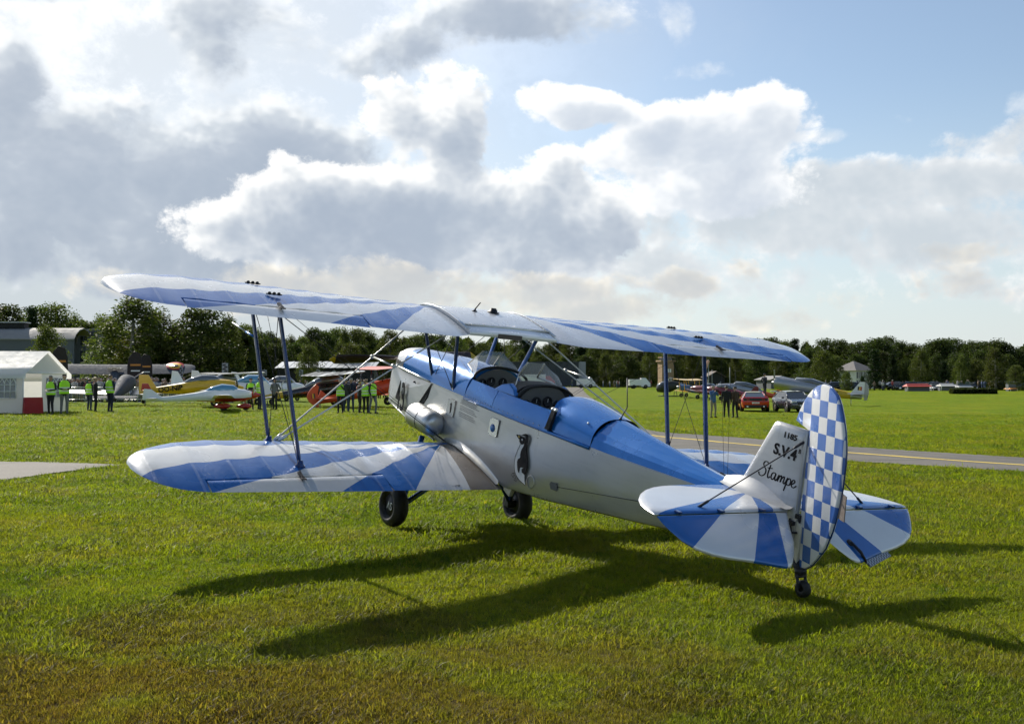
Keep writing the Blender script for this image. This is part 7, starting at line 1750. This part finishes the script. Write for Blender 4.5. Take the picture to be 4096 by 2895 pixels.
# ------------------------------------------------------------------ cars
def car(name, label, pos, heading, L, W, H, paint, st, gh, lights, plate, kind):
    """st: lower-body stations (y, half width, z sill, z belt); gh: greenhouse stations (y, half width at belt, half width at roof, z belt, z roof)"""
    e = empty(name, pos, -(YAW + R(heading)), label, 'car')
    b = MB(); rings = []
    for (y, w, z0, z1) in st:
        m = (z0 + z1) / 2
        rings.append([(-w * .90, y, z0), (-w * .985, y, z0 + (z1 - z0) * .2), (-w, y, m), (-w * .97, y, z0 + (z1 - z0) * .85), (-w * .90, y, z1), (w * .90, y, z1), (w * .97, y, z0 + (z1 - z0) * .85), (w, y, m), (w * .985, y, z0 + (z1 - z0) * .2), (w * .90, y, z0)])
    b.loft(rings); body = b.build('body', paint, e, auto=R(38))
    r = MB(); r.loft([[(-w1 * 1.0, y, zr - .035), (-w1 * .85, y, zr), (0, y, zr + .012), (w1 * .85, y, zr), (w1 * 1.0, y, zr - .035)] for (y, w0, w1, zb_, zr) in gh[1:-1]], 0, False, False); 
    rf = r.build('roof', paint, e)
    def quad(pts, nm, mat, par=e, off=0.0): q = MB(); q.add(pts, [tuple(range(len(pts)))]); return q.build(nm, mat, par)
    a, b1, c1, d = gh[0], gh[1], gh[-2], gh[-1]
    quad([(-a[1], a[0], a[3]), (a[1], a[0], a[3]), (b1[2], b1[0], b1[4] - .03), (-b1[2], b1[0], b1[4] - .03)], 'windscreen', m_cglass)
    quad([(-d[1], d[0], d[3]), (d[1], d[0], d[3]), (c1[2], c1[0], c1[4] - .03), (-c1[2], c1[0], c1[4] - .03)], 'rear_window', m_cglass)
    for s in (-1, 1):
        quad([(s * a[1], a[0], a[3])] + [(s * g[2], g[0], g[4] - .03) for g in gh[1:-1]] + [(s * d[1], d[0], d[3])] + [(s * g[1], g[0], g[3]) for g in gh[1:-1][::-1]], 'side_window', m_cglass)
        for p, q in ((a, b1), (d, c1)):
            t = MB(); t.tube([(s * p[1], p[0], p[3]), (s * q[2], q[0], q[4] - .03)], .035, 6); t.build('pillar', paint, e)
        mr = MB(); mr.box((s * (W / 2 + .08), a[0] - .35, a[3] + .06), (.16, .10, .12)); mr.build('mirror', paint, e, bevel=.03)
        for y in (L * .5 - .88, -L * .5 + .92):
            w = MB(); w.lathe([(.10, -.10), (.28, -.11), (.325, -.06), (.33, .0), (.325, .06), (.28, .11), (.10, .10)], (s * (W / 2 - .12), y, .33), 'X', 22); wo = w.build('wheel', m_black, e); h = MB(); h.lathe([(0, -.112), (.20, -.112), (.215, -.10), (.215, .10), (.20, .112), (0, .112)], (s * (W / 2 - .12), y, .33), 'X', 16); h.build('rim', m_alu, wo)
            ar = MB(); ar.lathe([(.335, -.02), (.40, -.02), (.40, .02), (.335, .02)], (s * (W / 2 - .005), y, .34), 'X', 22); ar.build('wheel_arch', m_black, e)
    for (x, y, z, sx, sz, mat, nm) in lights:
        for s in ((-1, 1) if x else (1,)): l = MB(); l.box((s * x, y, z), (sx, .06, sz)); l.build(nm, mat, body, bevel=.015)
    if plate:
        p = MB(); p.box((0, plate[0], plate[1]), (.50, .02, .11)); po = p.build('number_plate', m_white, body); sg = 1 if plate[0] < 0 else -1
        text_mesh(plate[2], .095, pmat('plate_red', (.30, .02, .02), .5), 'plate_number', body, (sg, 0, 0), (0, 0, 1), (-.21 * sg, plate[0] - .0125 * sg, plate[1] - .033), .95)
    return e
m_cglass = pmat('car_glass', (.020, .024, .028), .06, spec=.9); c_red = pmat('car_red', (.55, .006, .010), .25, coat=1.0, var=.04); c_grey = pmat('car_grey', (.030, .036, .045), .25, .4, coat=1.0, var=.06)
l_red = pmat('tail_lamp', (.45, .01, .01), .2, coat=.8); l_clr = pmat('lamp_clear', (.75, .77, .80), .1, .3, coat=1.0); k_tr = pmat('black_trim', (.012, .012, .013), .5)
# red coupe from behind
L, W = 4.78, 1.92
st = [(2.36, .55, .30, .58), (2.28, .82, .22, .70), (1.9, .92, .20, .80), (.9, .95, .20, .90), (-.6, .95, .20, .93), (-1.5, .96, .22, .98), (-2.1, .94, .26, 1.03), (-2.34, .90, .34, 1.02), (-2.39, .84, .42, .96)]
gh = [(.95, .78, .78, .90, .90), (.15, .80, .60, .92, 1.30), (-.55, .80, .60, .95, 1.38), (-1.05, .80, .57, .96, 1.35), (-1.95, .74, .74, 1.02, 1.03)]
lamps = [(.46, -2.385, .84, .055, .15, l_red, 'tail_lamp'), (.57, -2.38, .84, .055, .15, l_red, 'tail_lamp'), (.68, -2.37, .84, .055, .15, l_red, 'tail_lamp'), (0, -2.39, .84, 1.62, .17, k_tr, 'rear_panel'), (0, -2.38, .40, 1.5, .16, k_tr, 'diffuser'), (.55, -2.39, .36, .12, .09, m_alu, 'exhaust'), (.55, 2.36, .62, .4, .12, l_clr, 'headlamp')]
car('red_coupe', 'red coupe with twin triple tail lamps seen from behind on the grass', gp(3010, 1645), 8, L, W, 1.38, c_red, st, gh, [lamps[3]] + [(x, y - .02, z, a, b, m, n) for x, y, z, a, b, m, n in lamps[:3]] + lamps[4:], (-2.425, .62, '1-SMS-999'), 'coupe')
# dark grey hatchback facing us
L, W = 4.30, 1.82
st = [(2.13, .66, .28, .62), (2.08, .82, .22, .74), (1.75, .89, .20, .86), (.95, .91, .20, .96), (-.5, .91, .20, .99), (-1.6, .91, .22, 1.0), (-2.05, .86, .28, 1.0), (-2.14, .78, .36, .94)]
gh = [(1.15, .76, .76, .94, .94), (.30, .79, .60, .97, 1.42), (-.6, .79, .61, .99, 1.47), (-1.45, .78, .58, 1.0, 1.42), (-1.98, .72, .72, 1.0, 1.0)]
lamps = [(.62, 2.06, .70, .36, .13, l_clr, 'headlamp'), (0, 2.12, .62, .82, .15, k_tr, 'grille'), (0, 2.10, .36, 1.25, .16, k_tr, 'lower_intake'), (.68, 2.06, .40, .16, .10, k_tr, 'fog_lamp'), (0, 2.155, .63, .10, .08, m_alu, 'badge'), (.60, -2.1, .86, .26, .14, l_red, 'tail_lamp')]
hatch = car('grey_hatchback', 'dark grey hatchback facing the field beside the red coupe', gp(3171, 1648), 176, L, W, 1.47, c_grey, st, gh, lamps, (2.15, .46, '1-HJX-444'), 'hatch')
# van and trucks by the slate hangar
def truck(px, dep, heading, label, cab, boxm, L=5.5, H=2.6):
    e = empty('truck', gnd(px, dep), -(YAW + R(heading)), label, 'truck')
    b = MB(); b.box((0, -.8, H / 2 + .35), (2.1, L - 1.9, H - .5)); b.build('box_body', boxm, e, bevel=.05)
    c = MB(); c.loft([[(-1.0, y, .4), (-1.0, y, z * .6), (-.92, y, z), (.92, y, z), (1.0, y, z * .6), (1.0, y, .4)] for y, z in ((L / 2 - 1.75, 2.1), (L / 2 - .9, 2.1), (L / 2 - .2, 1.25), (L / 2, 1.1))]); c.build('cab', cab, e, auto=R(30))
    w = MB(); w.add([(-.85, L / 2 - .80, 2.02), (.85, L / 2 - .80, 2.02), (.9, L / 2 - .16, 1.32), (-.9, L / 2 - .16, 1.32)], [(0, 1, 2, 3)]); w.build('windscreen', m_cglass, e)
    for s in (-1, 1):
        for y in (L / 2 - .9, -L / 2 + 1.0): t = MB(); t.lathe([(.1, -.12), (.36, -.12), (.40, 0), (.36, .12), (.1, .12)], (s * .95, y, .4), 'X', 16); t.build('wheel', m_black, e)
    return e
truck(2075, 205, 90, 'white truck with low body at the slate hangar', p_white, p_white, 6.0, 2.1); t = truck(2150, 200, 90, 'white truck with a red bonnet panel in front of the slate hangar', p_red, p_white, 6.5, 2.3)
truck(2342, 208, 95, 'small white van beside the pale end panel', p_white, p_white, 3.8, 1.7)
truck(2555, 205, 88, 'white low trailer parked before the long wood', p_white, p_white, 4.2, 1.7)

# dark cars parked far off along the wood, copies of the hatchback
_pc = random.Random(9)
for i, px in enumerate((3330, 3420, 3590, 3625, 3700, 3745, 3930, 3965, 4010, 4070)):
    c = copy_tree(hatch); g = gnd(px, 183 + _pc.uniform(-3, 3)); c.location = g; c.rotation_euler = (0, 0, -(YAW + R(_pc.choice((84, 92, 268, 275)))))
    c.name = 'parked_car'; tag(c, 'small dark car parked at the wood edge among the visitors', 'car', 'dark cars parked along the wood')
